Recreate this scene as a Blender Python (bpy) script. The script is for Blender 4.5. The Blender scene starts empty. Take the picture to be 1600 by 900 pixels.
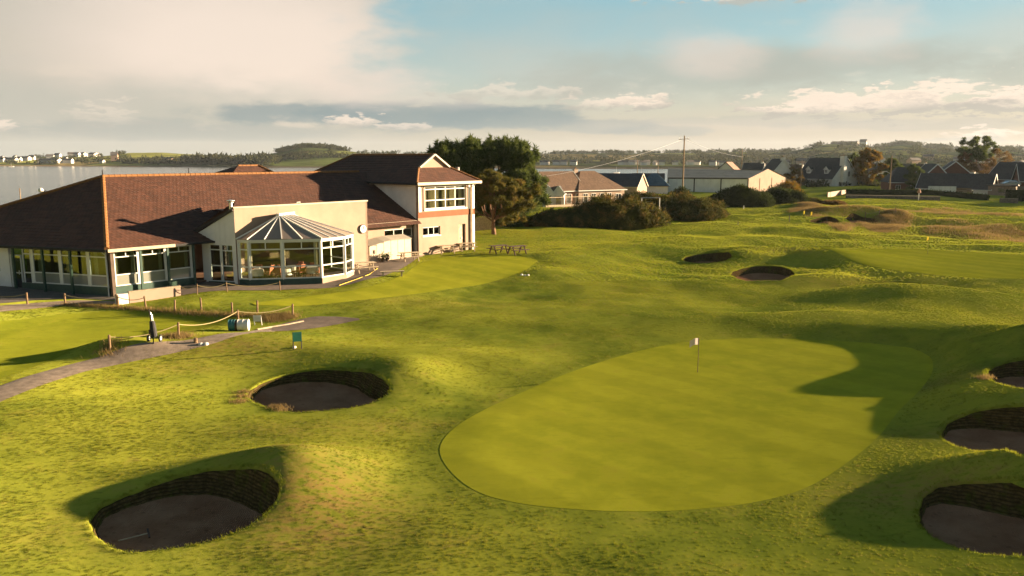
import bpy, bmesh, math, random
import numpy as np
from mathutils import Vector, Matrix, Euler

# ------------------------------------------------------------------ camera
scene = bpy.context.scene
COL = scene.collection
F_PX, HZ, CAM_H = 1250.0, 243.0, 9.0
PITCH = math.atan((450 - HZ) / F_PX)
cam_d = bpy.data.cameras.new("camera")
cam_d.sensor_width = 36.0
cam_d.lens = F_PX / 1600 * 36.0
cam_d.clip_start = 0.5
cam_d.clip_end = 20000
cam = bpy.data.objects.new("camera", cam_d)
COL.objects.link(cam)
cam.location = (0, 0, CAM_H)
cam.rotation_euler = (math.pi / 2 - PITCH, 0, 0)
scene.camera = cam

# ------------------------------------------------------------------ light
SUN_AZ, SUN_EL = math.radians(74.0), math.radians(9.5)
SUN_DIR = Vector((math.sin(SUN_AZ) * math.cos(SUN_EL), math.cos(SUN_AZ) * math.cos(SUN_EL), math.sin(SUN_EL)))
sun_d = bpy.data.lights.new("sun", 'SUN')
sun_d.energy = 5.0
sun_d.angle = math.radians(0.7)
sun_d.color = (1.0, 0.74, 0.46)
sun = bpy.data.objects.new("sun", sun_d)
COL.objects.link(sun)
sun.rotation_euler = SUN_DIR.to_track_quat('Z', 'Y').to_euler()
sun.location = (60, 20, 60)

scene.view_settings.view_transform = 'Standard'
scene.view_settings.look = 'None'
scene.view_settings.exposure = 2.75
scene.view_settings.gamma = 1.0
scene.render.engine = 'CYCLES'
scene.cycles.max_bounces = 6
scene.cycles.transparent_max_bounces = 12

# ------------------------------------------------------------------ node helpers
class NT:
    """tiny wrapper for building node trees"""
    def __init__(self, tree):
        self.t = tree
        tree.nodes.clear()
    def n(self, typ, **kw):
        nd = self.t.nodes.new(typ)
        ins = kw.pop('ins', {})
        for k, v in kw.items():
            setattr(nd, k, v)
        for k, v in ins.items():
            if isinstance(v, bpy.types.NodeSocket):
                self.t.links.new(v, nd.inputs[k])
            else:
                nd.inputs[k].default_value = v
        return nd
    def link(self, a, b):
        self.t.links.new(a, b)
    def math(self, op, a, b=None, c=None, clamp=False):
        nd = self.t.nodes.new('ShaderNodeMath')
        nd.operation = op
        nd.use_clamp = clamp
        for i, v in enumerate((a, b, c)):
            if v is None:
                continue
            if isinstance(v, bpy.types.NodeSocket):
                self.t.links.new(v, nd.inputs[i])
            else:
                nd.inputs[i].default_value = v
        return nd.outputs[0]
    def mix(self, fac, a, b, blend='MIX'):
        nd = self.t.nodes.new('ShaderNodeMix')
        nd.data_type = 'RGBA'
        nd.blend_type = blend
        nd.clamp_factor = True
        for sock, v in ((nd.inputs[0], fac), (nd.inputs[6], a), (nd.inputs[7], b)):
            if isinstance(v, bpy.types.NodeSocket):
                self.t.links.new(v, sock)
            elif isinstance(v, (int, float)):
                sock.default_value = v
            else:
                sock.default_value = (*v, 1.0) if len(v) == 3 else v
        return nd.outputs[2]
    def sstep(self, v, lo, hi, a=0.0, b=1.0):
        nd = self.t.nodes.new('ShaderNodeMapRange')
        nd.interpolation_type = 'SMOOTHSTEP'
        self.t.links.new(v, nd.inputs[0])
        for i, q in ((1, lo), (2, hi), (3, a), (4, b)):
            nd.inputs[i].default_value = q
        return nd.outputs[0]
    def noise(self, vec, scale, detail=4, rough=0.55, dist=0.0):
        nd = self.t.nodes.new('ShaderNodeTexNoise')
        if vec is not None:
            self.t.links.new(vec, nd.inputs['Vector'])
        nd.inputs['Scale'].default_value = scale
        nd.inputs['Detail'].default_value = detail
        nd.inputs['Roughness'].default_value = rough
        nd.inputs['Distortion'].default_value = dist
        return nd

# ------------------------------------------------------------------ world / sky
world = bpy.data.worlds.new("World")
scene.world = world
world.use_nodes = True
W = NT(world.node_tree)
sky = W.n('ShaderNodeTexSky', sky_type='NISHITA', sun_disc=False, sun_elevation=SUN_EL,
          sun_rotation=SUN_AZ, altitude=10, air_density=1.0, dust_density=1.6, ozone_density=1.4)
tc = W.n('ShaderNodeTexCoord')
sx = W.n('ShaderNodeSeparateXYZ')
W.link(tc.outputs['Generated'], sx.inputs[0])
dx, dy, dz = sx.outputs
elev = dz                                           # sine of elevation
azim = W.math('ARCTAN2', dx, dy)                    # 0 = north (+Y), right positive
# cloud-space vector: azimuth and stretched elevation (clouds flatten towards the horizon)
elp = W.math('POWER', W.math('MAXIMUM', elev, 0.0005), 0.75)
cv = W.n('ShaderNodeCombineXYZ')
W.link(azim, cv.inputs[0]); W.link(W.math('MULTIPLY', elp, 2.2), cv.inputs[1])
CV = cv.outputs[0]
n_big = W.noise(CV, 3.2, 5, 0.5, 0.3).outputs['Fac']
n_mid = W.noise(CV, 9.0, 6, 0.55, 0.2).outputs['Fac']
n_fine = W.noise(CV, 24.0, 6, 0.6, 0.25).outputs['Fac']
base = sky.outputs[0]
S = 1.0
def colr(r, g, b, k=1.0):
    return (r * k, g * k, b * k)
KS = 2.15      # radiance of a bright cloud in sky units
# clear sky: teal-blue dome paling to cream at the horizon, deep blue overhead
c0 = W.mix(W.sstep(elev, 0.0, 0.20), colr(.60, .56, .45, KS), colr(.20, .43, .50, KS))
c0 = W.mix(W.sstep(elev, 0.2, 0.8), c0, colr(.06, .115, .15, KS))
c0 = W.mix(0.10, c0, base)
n_soft = W.noise(CV, 1.7, 4, 0.5, 0.4).outputs['Fac']
n_all = W.math('ADD', W.math('MULTIPLY', n_mid, .6), W.math('MULTIPLY', n_fine, .4))
n_cu = W.math('ADD', W.math('MULTIPLY', n_fine, .55), W.math('MULTIPLY', W.noise(CV, 46.0, 6, 0.62, .3).outputs['Fac'], .45))
low = W.sstep(elev, 0.6, 0.2)
# warm, pinkish band low over the horizon, stronger towards the sun
wb = W.math('MULTIPLY', W.sstep(elev, 0.10, 0.0), 0.85)
c1 = W.mix(wb, c0, W.mix(W.sstep(azim, -.6, .7), colr(.52, .49, .40, KS), colr(.62, .51, .39, KS)))
# thin high veil, everywhere
veil = W.math('MULTIPLY', W.sstep(W.math('ADD', W.math('MULTIPLY', n_soft, .6), W.math('MULTIPLY', n_big, .4)), 0.42, 0.66), 0.6)
cur = W.mix(W.math('MULTIPLY', veil, low), c1, colr(.62, .56, .47, KS))
def blob(px, py, rx, ry, wob=0.9, soft=.55, nz=None):
    """soft cloud body in the sky: centre and radii given as bearing / elevation of the photographed cloud"""
    a0 = math.atan((px - 800) / F_PX); e0 = (HZ - py) / F_PX * math.cos(a0)
    u = W.math('DIVIDE', W.math('SUBTRACT', azim, a0), rx / F_PX); v = W.math('DIVIDE', W.math('SUBTRACT', elev, e0), ry / F_PX)
    d = W.math('SQRT', W.math('ADD', W.math('MULTIPLY', u, u), W.math('MULTIPLY', v, v)))
    d = W.math('ADD', d, W.math('MULTIPLY', W.math('SUBTRACT', nz or n_all, .5), wob * 4))
    return W.sstep(d, 1.0 + soft * .5, 1.0 - soft * .5), v
def add(cur, m, col, k):
    return W.mix(W.math('MULTIPLY', m, k), cur, col)
# the great cloud left: it runs on beyond the frame
edge = W.math('ADD', azim, W.math('ADD', W.math('MULTIPLY', W.math('SUBTRACT', n_mid, 0.5), 0.25), W.math('MULTIPLY', W.math('SUBTRACT', n_fine, 0.5), 0.07)))
m_az = W.sstep(edge, -0.10, -0.22)
el2 = W.math('ADD', elev, W.math('MULTIPLY', W.math('SUBTRACT', n_mid, 0.5), 0.07))
m_el = W.sstep(el2, 0.03, 0.09)
bigm = W.math('MULTIPLY', W.math('MULTIPLY', m_az, m_el), low)
glow, _ = blob(400, 90, 260, 130, .35, 1.6, n_big)
bigc = W.mix(glow, W.mix(W.sstep(n_big, .4, .6), colr(.43, .42, .36, KS), colr(.54, .50, .41, KS)), colr(.93, .77, .64, KS))
cur = add(cur, bigm, bigc, .93)
# lower skirt of it, a little cooler
mm, v = blob(150, 190, 330, 55, .5, 1.2)
cur = add(cur, mm, colr(.50, .49, .42, KS), .55)
# slate bank between cloud and horizon
for (a, b, rx, ry, k) in ((470, 182, 120, 17, .8), (640, 180, 150, 20, .9), (790, 186, 110, 18, .85), (930, 198, 90, 9, .55), (1040, 205, 70, 8, .45), (1180, 190, 160, 8, .25), (300, 205, 260, 14, .3), (1420, 196, 140, 8, .3)):
    mm, v = blob(a, b, rx, ry, .75, .6)
    cur = add(cur, mm, colr(.27, .335, .34, KS), k)
# grey rolls higher on the right
for (a, b, rx, ry, k) in ((1080, 118, 190, 34, .6), (1300, 108, 150, 26, .6), (900, 140, 120, 18, .35), (1590, 120, 90, 26, .6), (1450, 90, 120, 18, .3)):
    mm, v = blob(a, b, rx, ry, .7, 1.2)
    cur = add(cur, mm, colr(.44, .45, .39, KS), k)
# pink-lit puffs and cumulus heads with shaded feet
for (a, b, rx, ry, k) in ((590, 135, 80, 28, .55), (1095, 92, 66, 28, .5), (1325, 60, 60, 34, .55), (660, 160, 120, 12, .3), (1200, 196, 300, 10, .2)):
    mm, v = blob(a, b, rx, ry, .7, 1.3)
    cur = add(cur, mm, colr(.84, .70, .60, KS), k)
for (a, b, rx, ry, k) in ((985, 160, 44, 11, .85), (1000, 168, 26, 7, .8), (1345, 163, 120, 16, .85), (1440, 158, 60, 20, .9), (1300, 172, 90, 11, .7), (1560, 160, 52, 17, .95), (1525, 213, 40, 8, .85), (557, 193, 30, 9, .8), (640, 201, 44, 6, .6), (1225, 176, 40, 8, .7), (940, 166, 44, 8, .6), (1140, 14, 90, 8, .7), (8, 200, 22, 9, .7), (180, 188, 36, 18, .3), (800, 150, 90, 10, .4)):
    mm, v = blob(a, b, rx, ry, 2.1, .55, n_cu)
    lit_ = W.sstep(W.math('ADD', v, W.math('MULTIPLY', W.math('SUBTRACT', n_cu, .5), 6.0)), -.8, .6)
    cur = add(cur, mm, W.mix(lit_, colr(.52, .48, .41, KS), colr(1.0, .82, .66, KS)), k)
# scattered small cloud all the way round
cu = W.math('MULTIPLY', W.sstep(elev, 0.015, 0.04), W.sstep(elev, 0.22, 0.06))
cu = W.math('MULTIPLY', cu, W.sstep(n_all, 0.56, 0.66))
cur = add(cur, cu, colr(.80, .68, .55, KS), .35)
c6 = cur
bg = W.n('ShaderNodeBackground', ins={'Color': c6, 'Strength': 0.07})
wo = W.n('ShaderNodeOutputWorld')
W.link(bg.outputs[0], wo.inputs[0])

# ------------------------------------------------------------------ view rays (used to find where things stand)
CP, SP = math.cos(PITCH), math.sin(PITCH)
def ray(px, py):
    x = (px - 800) / F_PX; v = (450 - py) / F_PX
    return np.array([x, CP + v * SP, -SP + v * CP])
def U(px, py, z=0.0):
    d = ray(px, py)
    return np.array([0, 0, CAM_H]) + d * ((z - CAM_H) / d[2])
def UY(px, py, Y):
    d = ray(px, py)
    return np.array([0, 0, CAM_H]) + d * (Y / d[1])
def pix(P):
    x, y, z = P[0], P[1], P[2] - CAM_H
    f = y * CP - z * SP
    return 800 + F_PX * x / f, 450 - F_PX * (y * SP + z * CP) / f
# ------------------------------------------------------------------ materials
MATS = {}
def mat(name, col, rough=0.8, var=0.15, scale=3.0, metal=0.0, bump=0.0, bscale=40.0, spec=0.3, col2=None, streak=0.0):
    """plain painted / mineral surface: base colour with uneven tone, optional rain streaks and fine relief"""
    if name in MATS:
        return MATS[name]
    m = bpy.data.materials.new(name); m.use_nodes = True
    T = NT(m.node_tree)
    tcn = T.n('ShaderNodeTexCoord'); P = tcn.outputs['Object']
    geo = T.n('ShaderNodeNewGeometry')
    n1 = T.noise(geo.outputs['Position'], scale, 5, 0.6).outputs['Fac']
    f = T.sstep(n1, 0.3, 0.7)
    dark = tuple(c * (1 - var) for c in col) if col2 is None else col2
    light = tuple(min(1, c * (1 + var * .6)) for c in col) if col2 is None else col
    c = T.mix(f, dark, light)
    if streak > 0:
        mp = T.n('ShaderNodeMapping', ins={'Scale': (1, 1, 0.08)})
        T.link(geo.outputs['Position'], mp.inputs[0])
        st = T.sstep(T.noise(mp.outputs[0], scale * 2.2, 5, .6).outputs['Fac'], .52, .75)
        c = T.mix(T.math('MULTIPLY', st, streak), c, tuple(x * .55 for x in col))
    b = T.n('ShaderNodeBsdfPrincipled', ins={'Base Color': c, 'Roughness': rough, 'Metallic': metal, 'Specular IOR Level': spec})
    if bump > 0:
        nb = T.noise(geo.outputs['Position'], bscale, 3, 0.6)
        bp = T.n('ShaderNodeBump', ins={'Strength': bump, 'Distance': 0.02, 'Height': nb.outputs['Fac']})
        T.link(bp.outputs[0], b.inputs['Normal'])
    o = T.n('ShaderNodeOutputMaterial'); T.link(b.outputs[0], o.inputs[0])
    MATS[name] = m
    return m

def grass_mat(name, ca, cb, cdry, big=0.12, fine=7.0, tilt=1.6, trans=0.3, clump=1.0, dryn=0.0, bandsc=0.0, dark=None, streakx=1.0):
    """turf: colour drifts, dead patches, and blades standing every way (tilted micro normals)"""
    m = bpy.data.materials.new(name); m.use_nodes = True
    T = NT(m.node_tree)
    geo = T.n('ShaderNodeNewGeometry'); P = geo.outputs['Position']
    nb = T.noise(P, big, 4, 0.55).outputs['Fac']
    nm = T.noise(P, big * 7, 4, 0.6).outputs['Fac']
    mp = T.n('ShaderNodeMapping', ins={'Scale': (1.0 / streakx, 1.0, 1.0), 'Rotation': (0, 0, -0.35)})
    T.link(P, mp.inputs[0])
    nf = T.noise(mp.outputs[0], fine, 5, 0.7).outputs['Fac']
    c = T.mix(T.sstep(nb, 0.32, 0.68), ca, cb)
    c = T.mix(T.math('MULTIPLY', T.sstep(nm, 0.35, 0.7), 0.5), c, tuple(x * 1.25 for x in cb))
    at = T.n('ShaderNodeAttribute', attribute_name='dry')
    dr = T.math('ADD', at.outputs['Fac'], T.math('MULTIPLY', T.sstep(nm, .56, .75), dryn))
    dr = T.math('MULTIPLY', dr, T.sstep(nf, 0.34, 0.62), clamp=True)
    c = T.mix(dr, c, cdry)
    if bandsc:
        wv = T.n('ShaderNodeTexWave', wave_type='BANDS', bands_direction='DIAGONAL', ins={'Scale': .16, 'Distortion': 1.2, 'Detail': 1.0, 'Detail Scale': .4}); T.link(P, wv.inputs[0])
        c = T.mix(T.math('MULTIPLY', T.sstep(wv.outputs['Fac'], .3, .7), .20), c, tuple(x * .62 for x in ca))
    dk = dark if dark else tuple(x * .42 for x in ca)
    c = T.mix(T.math('MULTIPLY', T.sstep(nf, 0.50, 0.28), clump), c, dk)
    # blades
    wn = T.noise(P, 55.0, 2, 0.9)
    v = T.n('ShaderNodeVectorMath', operation='SUBTRACT'); T.link(wn.outputs['Color'], v.inputs[0]); v.inputs[1].default_value = (.5, .5, .5)
    v2 = T.n('ShaderNodeVectorMath', operation='MULTIPLY'); T.link(v.outputs[0], v2.inputs[0]); v2.inputs[1].default_value = (tilt * 4, tilt * 4, tilt * .6)
    bp = T.n('ShaderNodeBump', ins={'Strength': min(1.0, .3 * clump), 'Distance': 0.10, 'Height': nf})
    v3 = T.n('ShaderNodeVectorMath', operation='ADD'); T.link(bp.outputs[0], v3.inputs[0]); T.link(v2.outputs[0], v3.inputs[1])
    v4 = T.n('ShaderNodeVectorMath', operation='NORMALIZE'); T.link(v3.outputs[0], v4.inputs[0])
    d = T.n('ShaderNodeBsdfDiffuse', ins={'Color': c, 'Roughness': 0.9, 'Normal': v4.outputs[0]})
    tr = T.n('ShaderNodeBsdfTranslucent', ins={'Color': c})
    mx = T.n('ShaderNodeMixShader', ins={0: trans}); T.link(d.outputs[0], mx.inputs[1]); T.link(tr.outputs[0], mx.inputs[2])
    o = T.n('ShaderNodeOutputMaterial'); T.link(mx.outputs[0], o.inputs[0])
    MATS[name] = m
    return m

def leaf_mat(name, ca, cb, trans=0.35, cc=None):
    m = bpy.data.materials.new(name); m.use_nodes = True
    T = NT(m.node_tree)
    geo = T.n('ShaderNodeNewGeometry')
    r = geo.outputs['Random Per Island']
    n1 = T.noise(geo.outputs['Position'], 0.9, 3, .6).outputs['Fac']
    c = T.mix(r, ca, cb)
    if cc:
        c = T.mix(T.sstep(n1, .50, .66), c, cc)
    c = T.mix(T.math('MULTIPLY', T.sstep(n1, .55, .35), .45), c, tuple(x * .5 for x in ca))
    d = T.n('ShaderNodeBsdfDiffuse', ins={'Color': c, 'Roughness': .8})
    tr = T.n('ShaderNodeBsdfTranslucent', ins={'Color': c})
    mx = T.n('ShaderNodeMixShader', ins={0: trans}); T.link(d.outputs[0], mx.inputs[1]); T.link(tr.outputs[0], mx.inputs[2])
    o = T.n('ShaderNodeOutputMaterial'); T.link(mx.outputs[0], o.inputs[0])
    MATS[name] = m
    return m

def blade_mat(name, k=1.0, tan=.72):
    """single blades of rough grass, coloured by the same drifts as the turf under them"""
    m = bpy.data.materials.new(name); m.use_nodes = True
    T = NT(m.node_tree)
    geo = T.n('ShaderNodeNewGeometry'); P = geo.outputs['Position']
    nb = T.noise(P, .10, 4, 0.55).outputs['Fac']; nm = T.noise(P, .7, 4, .6).outputs['Fac']
    oi = T.n('ShaderNodeObjectInfo')
    c = T.mix(T.sstep(nb, .32, .68), tuple(x * k for x in (.112, .147, .016)), tuple(x * k for x in (.230, .242, .025)))
    c = T.mix(T.math('MULTIPLY', T.sstep(nm, .35, .7), .5), c, (.30, .28, .024))
    c = T.mix(T.sstep(oi.outputs['Random'], tan, 1.0), c, (.26, .20, .06))
    c = T.mix(T.math('MULTIPLY', geo.outputs['Random Per Island'], .35), c, (.08, .10, .010))
    d = T.n('ShaderNodeBsdfDiffuse', ins={'Color': c, 'Roughness': .8}); tr = T.n('ShaderNodeBsdfTranslucent', ins={'Color': c})
    mx = T.n('ShaderNodeMixShader', ins={0: .45}); T.link(d.outputs[0], mx.inputs[1]); T.link(tr.outputs[0], mx.inputs[2])
    o = T.n('ShaderNodeOutputMaterial'); T.link(mx.outputs[0], o.inputs[0])
    MATS[name] = m
    return m

def tile_mat(name, ca, cb, course=0.33, wid=0.30, lichen=(.16, .12, .05), bumpd=0.03):
    m = bpy.data.materials.new(name); m.use_nodes = True
    T = NT(m.node_tree)
    uv = T.n('ShaderNodeUVMap'); sp_ = T.n('ShaderNodeSeparateXYZ'); T.link(uv.outputs[0], sp_.inputs[0])
    u, v = sp_.outputs[0], sp_.outputs[1]
    row = T.math('FLOOR', T.math('DIVIDE', v, course))
    uu = T.math('ADD', T.math('DIVIDE', u, wid), T.math('MULTIPLY', T.math('MODULO', row, 2.0), 0.5))
    cellc = T.n('ShaderNodeCombineXYZ'); T.link(T.math('FLOOR', uu), cellc.inputs[0]); T.link(row, cellc.inputs[1])
    wn = T.n('ShaderNodeTexWhiteNoise', noise_dimensions='2D'); T.link(cellc.outputs[0], wn.inputs[0])
    geo = T.n('ShaderNodeNewGeometry')
    n1 = T.noise(geo.outputs['Position'], .5, 5, .6).outputs['Fac']
    c = T.mix(wn.outputs['Value'], ca, cb)
    c = T.mix(T.math('MULTIPLY', T.sstep(n1, .5, .72), .45), c, tuple(x * .6 for x in ca))
    c = T.mix(T.math('MULTIPLY', T.sstep(T.noise(geo.outputs['Position'], 6.0, 4, .7).outputs['Fac'], .58, .7), .5), c, lichen)
    fr = T.math('FRACT', uu)
    prof = T.math('SINE', T.math('MULTIPLY', fr, 2 * math.pi))
    h = T.math('ADD', T.math('MULTIPLY', prof, .5), T.math('MULTIPLY', wn.outputs['Value'], .5))
    bp = T.n('ShaderNodeBump', ins={'Strength': .8, 'Distance': bumpd, 'Height': h})
    b = T.n('ShaderNodeBsdfPrincipled', ins={'Base Color': c, 'Roughness': .75, 'Specular IOR Level': .25, 'Normal': bp.outputs[0]})
    o = T.n('ShaderNodeOutputMaterial'); T.link(b.outputs[0], o.inputs[0])
    MATS[name] = m
    return m

def glass_mat(name, tint=(.8, .85, .82), refl=0.12, rough=0.02, opaque=0.0, ocol=(.1, .1, .1)):
    m = bpy.data.materials.new(name); m.use_nodes = True
    T = NT(m.node_tree)
    tr = T.n('ShaderNodeBsdfTransparent', ins={'Color': (*tint, 1)})
    gl = T.n('ShaderNodeBsdfGlossy', ins={'Color': (1, 1, 1, 1), 'Roughness': rough})
    lw = T.n('ShaderNodeLayerWeight', ins={'Blend': .5})
    fr = T.n('ShaderNodeMath', operation='POWER', ins={0: lw.outputs['Facing'], 1: 5.0})
    geo = T.n('ShaderNodeNewGeometry')
    nz = T.noise(geo.outputs['Position'], 1.3, 2, .5)
    bp = T.n('ShaderNodeBump', ins={'Strength': .06, 'Distance': .05, 'Height': nz.outputs['Fac']})
    T.link(bp.outputs[0], gl.inputs['Normal'])
    fac = T.math('ADD', T.math('MULTIPLY', fr.outputs[0], .8), refl, clamp=True)
    inner = tr.outputs[0]
    if opaque > 0:
        df = T.n('ShaderNodeBsdfDiffuse', ins={'Color': (*ocol, 1)})
        mo = T.n('ShaderNodeMixShader', ins={0: opaque}); T.link(tr.outputs[0], mo.inputs[1]); T.link(df.outputs[0], mo.inputs[2])
        inner = mo.outputs[0]
    mx = T.n('ShaderNodeMixShader', ins={0: fac}); T.link(inner, mx.inputs[1]); T.link(gl.outputs[0], mx.inputs[2])
    o = T.n('ShaderNodeOutputMaterial'); T.link(mx.outputs[0], o.inputs[0])
    MATS[name] = m
    return m

def sand_mat(name, ca, cb):
    m = bpy.data.materials.new(name); m.use_nodes = True
    T = NT(m.node_tree)
    geo = T.n('ShaderNodeNewGeometry'); P = geo.outputs['Position']
    n1 = T.noise(P, .8, 5, .6).outputs['Fac']; n2 = T.noise(P, 14, 4, .65).outputs['Fac']
    wv = T.n('ShaderNodeTexWave', wave_type='BANDS', ins={'Scale': 5.0, 'Distortion': 6.0, 'Detail': 2.0, 'Detail Scale': .6}); T.link(P, wv.inputs[0])
    c = T.mix(T.sstep(n1, .3, .7), ca, cb)
    c = T.mix(T.math('MULTIPLY', T.sstep(n2, .5, .75), .4), c, tuple(x * .6 for x in ca))
    vo = T.n('ShaderNodeTexVoronoi', feature='F1', ins={'Scale': 2.6, 'Randomness': 1.0}); T.link(P, vo.inputs['Vector'])
    ft = T.sstep(vo.outputs['Distance'], .10, .22)
    c = T.mix(T.math('MULTIPLY', T.sstep(vo.outputs['Distance'], .2, .08), .35), c, tuple(x * .5 for x in ca))
    hh = T.math('ADD', T.math('ADD', T.math('MULTIPLY', wv.outputs['Fac'], .45), n2), ft)
    bp = T.n('ShaderNodeBump', ins={'Strength': .8, 'Distance': .05, 'Height': hh})
    b = T.n('ShaderNodeBsdfDiffuse', ins={'Color': c, 'Roughness': 1.0, 'Normal': bp.outputs[0]})
    o = T.n('ShaderNodeOutputMaterial'); T.link(b.outputs[0], o.inputs[0])
    MATS[name] = m
    return m

grass_mat('rough_turf', (.116, .150, .018), (.228, .238, .028), (.24, .165, .05), big=.10, fine=4.5, tilt=.06, trans=0, clump=.5, dryn=.5, streakx=2.0)
grass_mat('green_turf', (.225, .240, .018), (.285, .285, .023), (.24, .20, .03), big=.16, fine=5.0, tilt=.06, trans=0, clump=.2, dryn=.55, streakx=3.5, bandsc=1.0)
grass_mat('lawn_turf', (.118, .138, .012), (.155, .168, .015), (.19, .15, .03), big=.13, fine=5.0, tilt=.12, trans=0, clump=.4, dryn=.4, streakx=2.5)
grass_mat('collar_turf', (.116, .150, .018), (.228, .238, .028), (.24, .165, .05), big=.10, fine=4.5, tilt=.06, trans=0, clump=.5, dryn=.5, streakx=2.0)
sand_mat('bunker_sand', (.190, .095, .054), (.265, .148, .090))
def sod_mat(name):
    """stacked turf: dark soil courses with matted roots and grass between"""
    m = bpy.data.materials.new(name); m.use_nodes = True
    T = NT(m.node_tree)
    geo = T.n('ShaderNodeNewGeometry'); P = geo.outputs['Position']
    wv = T.n('ShaderNodeTexWave', wave_type='BANDS', bands_direction='Z', ins={'Scale': 3.2, 'Distortion': 2.2, 'Detail': 3.0, 'Detail Scale': 1.5}); T.link(P, wv.inputs[0])
    n1 = T.noise(P, 7.0, 5, .65).outputs['Fac']
    c = T.mix(T.sstep(n1, .3, .7), (.045, .034, .013), (.115, .080, .034))
    c = T.mix(T.math('MULTIPLY', T.sstep(wv.outputs['Fac'], .55, .9), .65), c, (.026, .018, .010))
    c = T.mix(T.math('MULTIPLY', T.sstep(T.noise(P, 2.2, 4, .6).outputs['Fac'], .5, .68), .6), c, (.075, .085, .014))
    bp = T.n('ShaderNodeBump', ins={'Strength': .7, 'Distance': .05, 'Height': T.math('ADD', wv.outputs['Fac'], n1)})
    b = T.n('ShaderNodeBsdfDiffuse', ins={'Color': c, 'Roughness': 1.0, 'Normal': bp.outputs[0]})
    o = T.n('ShaderNodeOutputMaterial'); T.link(b.outputs[0], o.inputs[0]); MATS[name] = m
sod_mat('sod_face')
mat('asphalt', (.10, .085, .075), .9, .25, 1.6, bump=.5, bscale=60)
mat('path_gravel', (.20, .155, .12), .95, .3, 2.5, bump=.6, bscale=45)
mat('paving', (.10, .075, .06), .9, .25, 2.0, bump=.4, bscale=30)
mat('kerb_stone', (.26, .21, .15), .9, .2, 4.0)
mat('cream_render', (.245, .178, .136), .9, .10, .7, bump=.25, bscale=55, streak=.16)
mat('white_render', (.56, .54, .52), .9, .10, .8, bump=.25, bscale=55, streak=.2)
mat('white_upvc', (.52, .52, .50), .35, .06, 2.0, spec=.5)
mat('dark_green_paint', (.014, .045, .034), .5, .25, 3.0, spec=.4)
mat('brown_paint', (.07, .045, .03), .6, .25, 3.0)
mat('terracotta_band', (.17, .055, .022), .85, .12, 2.0, bump=.2, streak=.15)
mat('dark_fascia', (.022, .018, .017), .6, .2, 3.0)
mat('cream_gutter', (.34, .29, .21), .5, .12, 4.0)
mat('black_plastic', (.018, .018, .02), .7, .2, 6.0, spec=.2)
mat('ridge_clay', (.17, .075, .022), .8, .25, 5.0, bump=.4, bscale=20)
tile_mat('brown_tiles', (.046, .020, .013), (.074, .031, .020), lichen=(.06, .045, .02), bumpd=.009)
tile_mat('grey_tiles', (.085, .052, .034), (.12, .075, .05), lichen=(.1, .075, .04), bumpd=.014)
tile_mat('slate_tiles', (.030, .032, .036), (.050, .052, .055), lichen=(.05, .05, .04), bumpd=.012)
tile_mat('blue_roofing', (.035, .08, .12), (.05, .10, .15), lichen=(.05, .09, .11), bumpd=.012)
tile_mat('navy_roofing', (.018, .028, .045), (.028, .040, .060), lichen=(.04, .045, .05), bumpd=.012)
tile_mat('sheet_roofing', (.27, .245, .21), (.285, .26, .22), course=4.0, wid=1.0, lichen=(.24, .21, .17), bumpd=.003)
tile_mat('pink_tiles', (.18, .10, .075), (.21, .125, .095))
glass_mat('window_glass', (.62, .68, .65), .035)
glass_mat('clear_glass', (.90, .93, .90), .05)
glass_mat('roof_glazing', (.10, .085, .075), .06, .12, opaque=.75, ocol=(.24, .195, .165))
glass_mat('obscure_glass', (.30, .31, .29), .10, .08, opaque=.75, ocol=(.23, .24, .21))
glass_mat('dark_glass', (.10, .11, .11), .14, .03, opaque=.6, ocol=(.02, .02, .022))
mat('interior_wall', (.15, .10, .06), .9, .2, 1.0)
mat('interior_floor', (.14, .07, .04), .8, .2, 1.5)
mat('curtain', (.42, .37, .26), .95, .15, 8.0)
mat('table_cloth', (.5, .46, .43), .9, .08, 5.0)
mat('chair_fabric', (.30, .10, .06), .9, .2, 6.0)
mat('timber_weathered', (.36, .29, .20), .85, .3, 5.0, bump=.5, bscale=30)
mat('timber_dark', (.06, .034, .023), .85, .3, 5.0, bump=.5, bscale=30)
mat('timber_post', (.14, .09, .05), .9, .3, 7.0, bump=.5, bscale=35)
mat('rope', (.22, .18, .09), .95, .2, 20.0)
mat('cream_panel', (.34, .29, .22), .6, .08, 3.0)
mat('galvanised', (.52, .52, .52), .35, .2, 5.0, metal=.85)
mat('white_plastic', (.48, .47, .45), .45, .08, 3.0)
mat('teal_plastic', (.02, .105, .115), .5, .2, 5.0)
mat('green_sign', (.02, .13, .09), .5, .15, 5.0)
leaf_mat('flag_cloth', (.42, .36, .34), (.46, .40, .38), trans=.55)
leaf_mat('yellow_cloth', (.55, .42, .04), (.6, .46, .05), trans=.55)
mat('yellow_paint', (.60, .42, .06), .7, .15, 5.0)
mat('red_brick', (.13, .055, .035), .9, .3, 4.0, bump=.3)
mat('pink_paint', (.28, .15, .105), .9, .12, 2.0)
mat('cladding', (.52, .52, .50), .6, .1, .6, streak=.3)
mat('stone_wall', (.12, .10, .08), .95, .4, 3.0, bump=.8, bscale=8)
mat('pole_wood', (.20, .14, .085), .9, .3, 6.0)
mat('bark', (.13, .075, .045), .95, .4, 5.0, bump=.8, bscale=14)
mat('pine_bark', (.15, .085, .048), .95, .4, 5.0, bump=.8, bscale=14)
mat('car_paint', (.30, .36, .42), .25, .05, 3.0, metal=.6, spec=.6)
mat('rubber', (.02, .02, .02), .8, .2, 5.0)
leaf_mat('conifer_needles', (.046, .072, .020), (.112, .132, .035))
leaf_mat('pine_needles', (.07, .072, .018), (.14, .125, .03), cc=(.15, .105, .03))
leaf_mat('gorse_leaves', (.034, .042, .011), (.080, .076, .019), cc=(.15, .095, .03))
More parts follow.
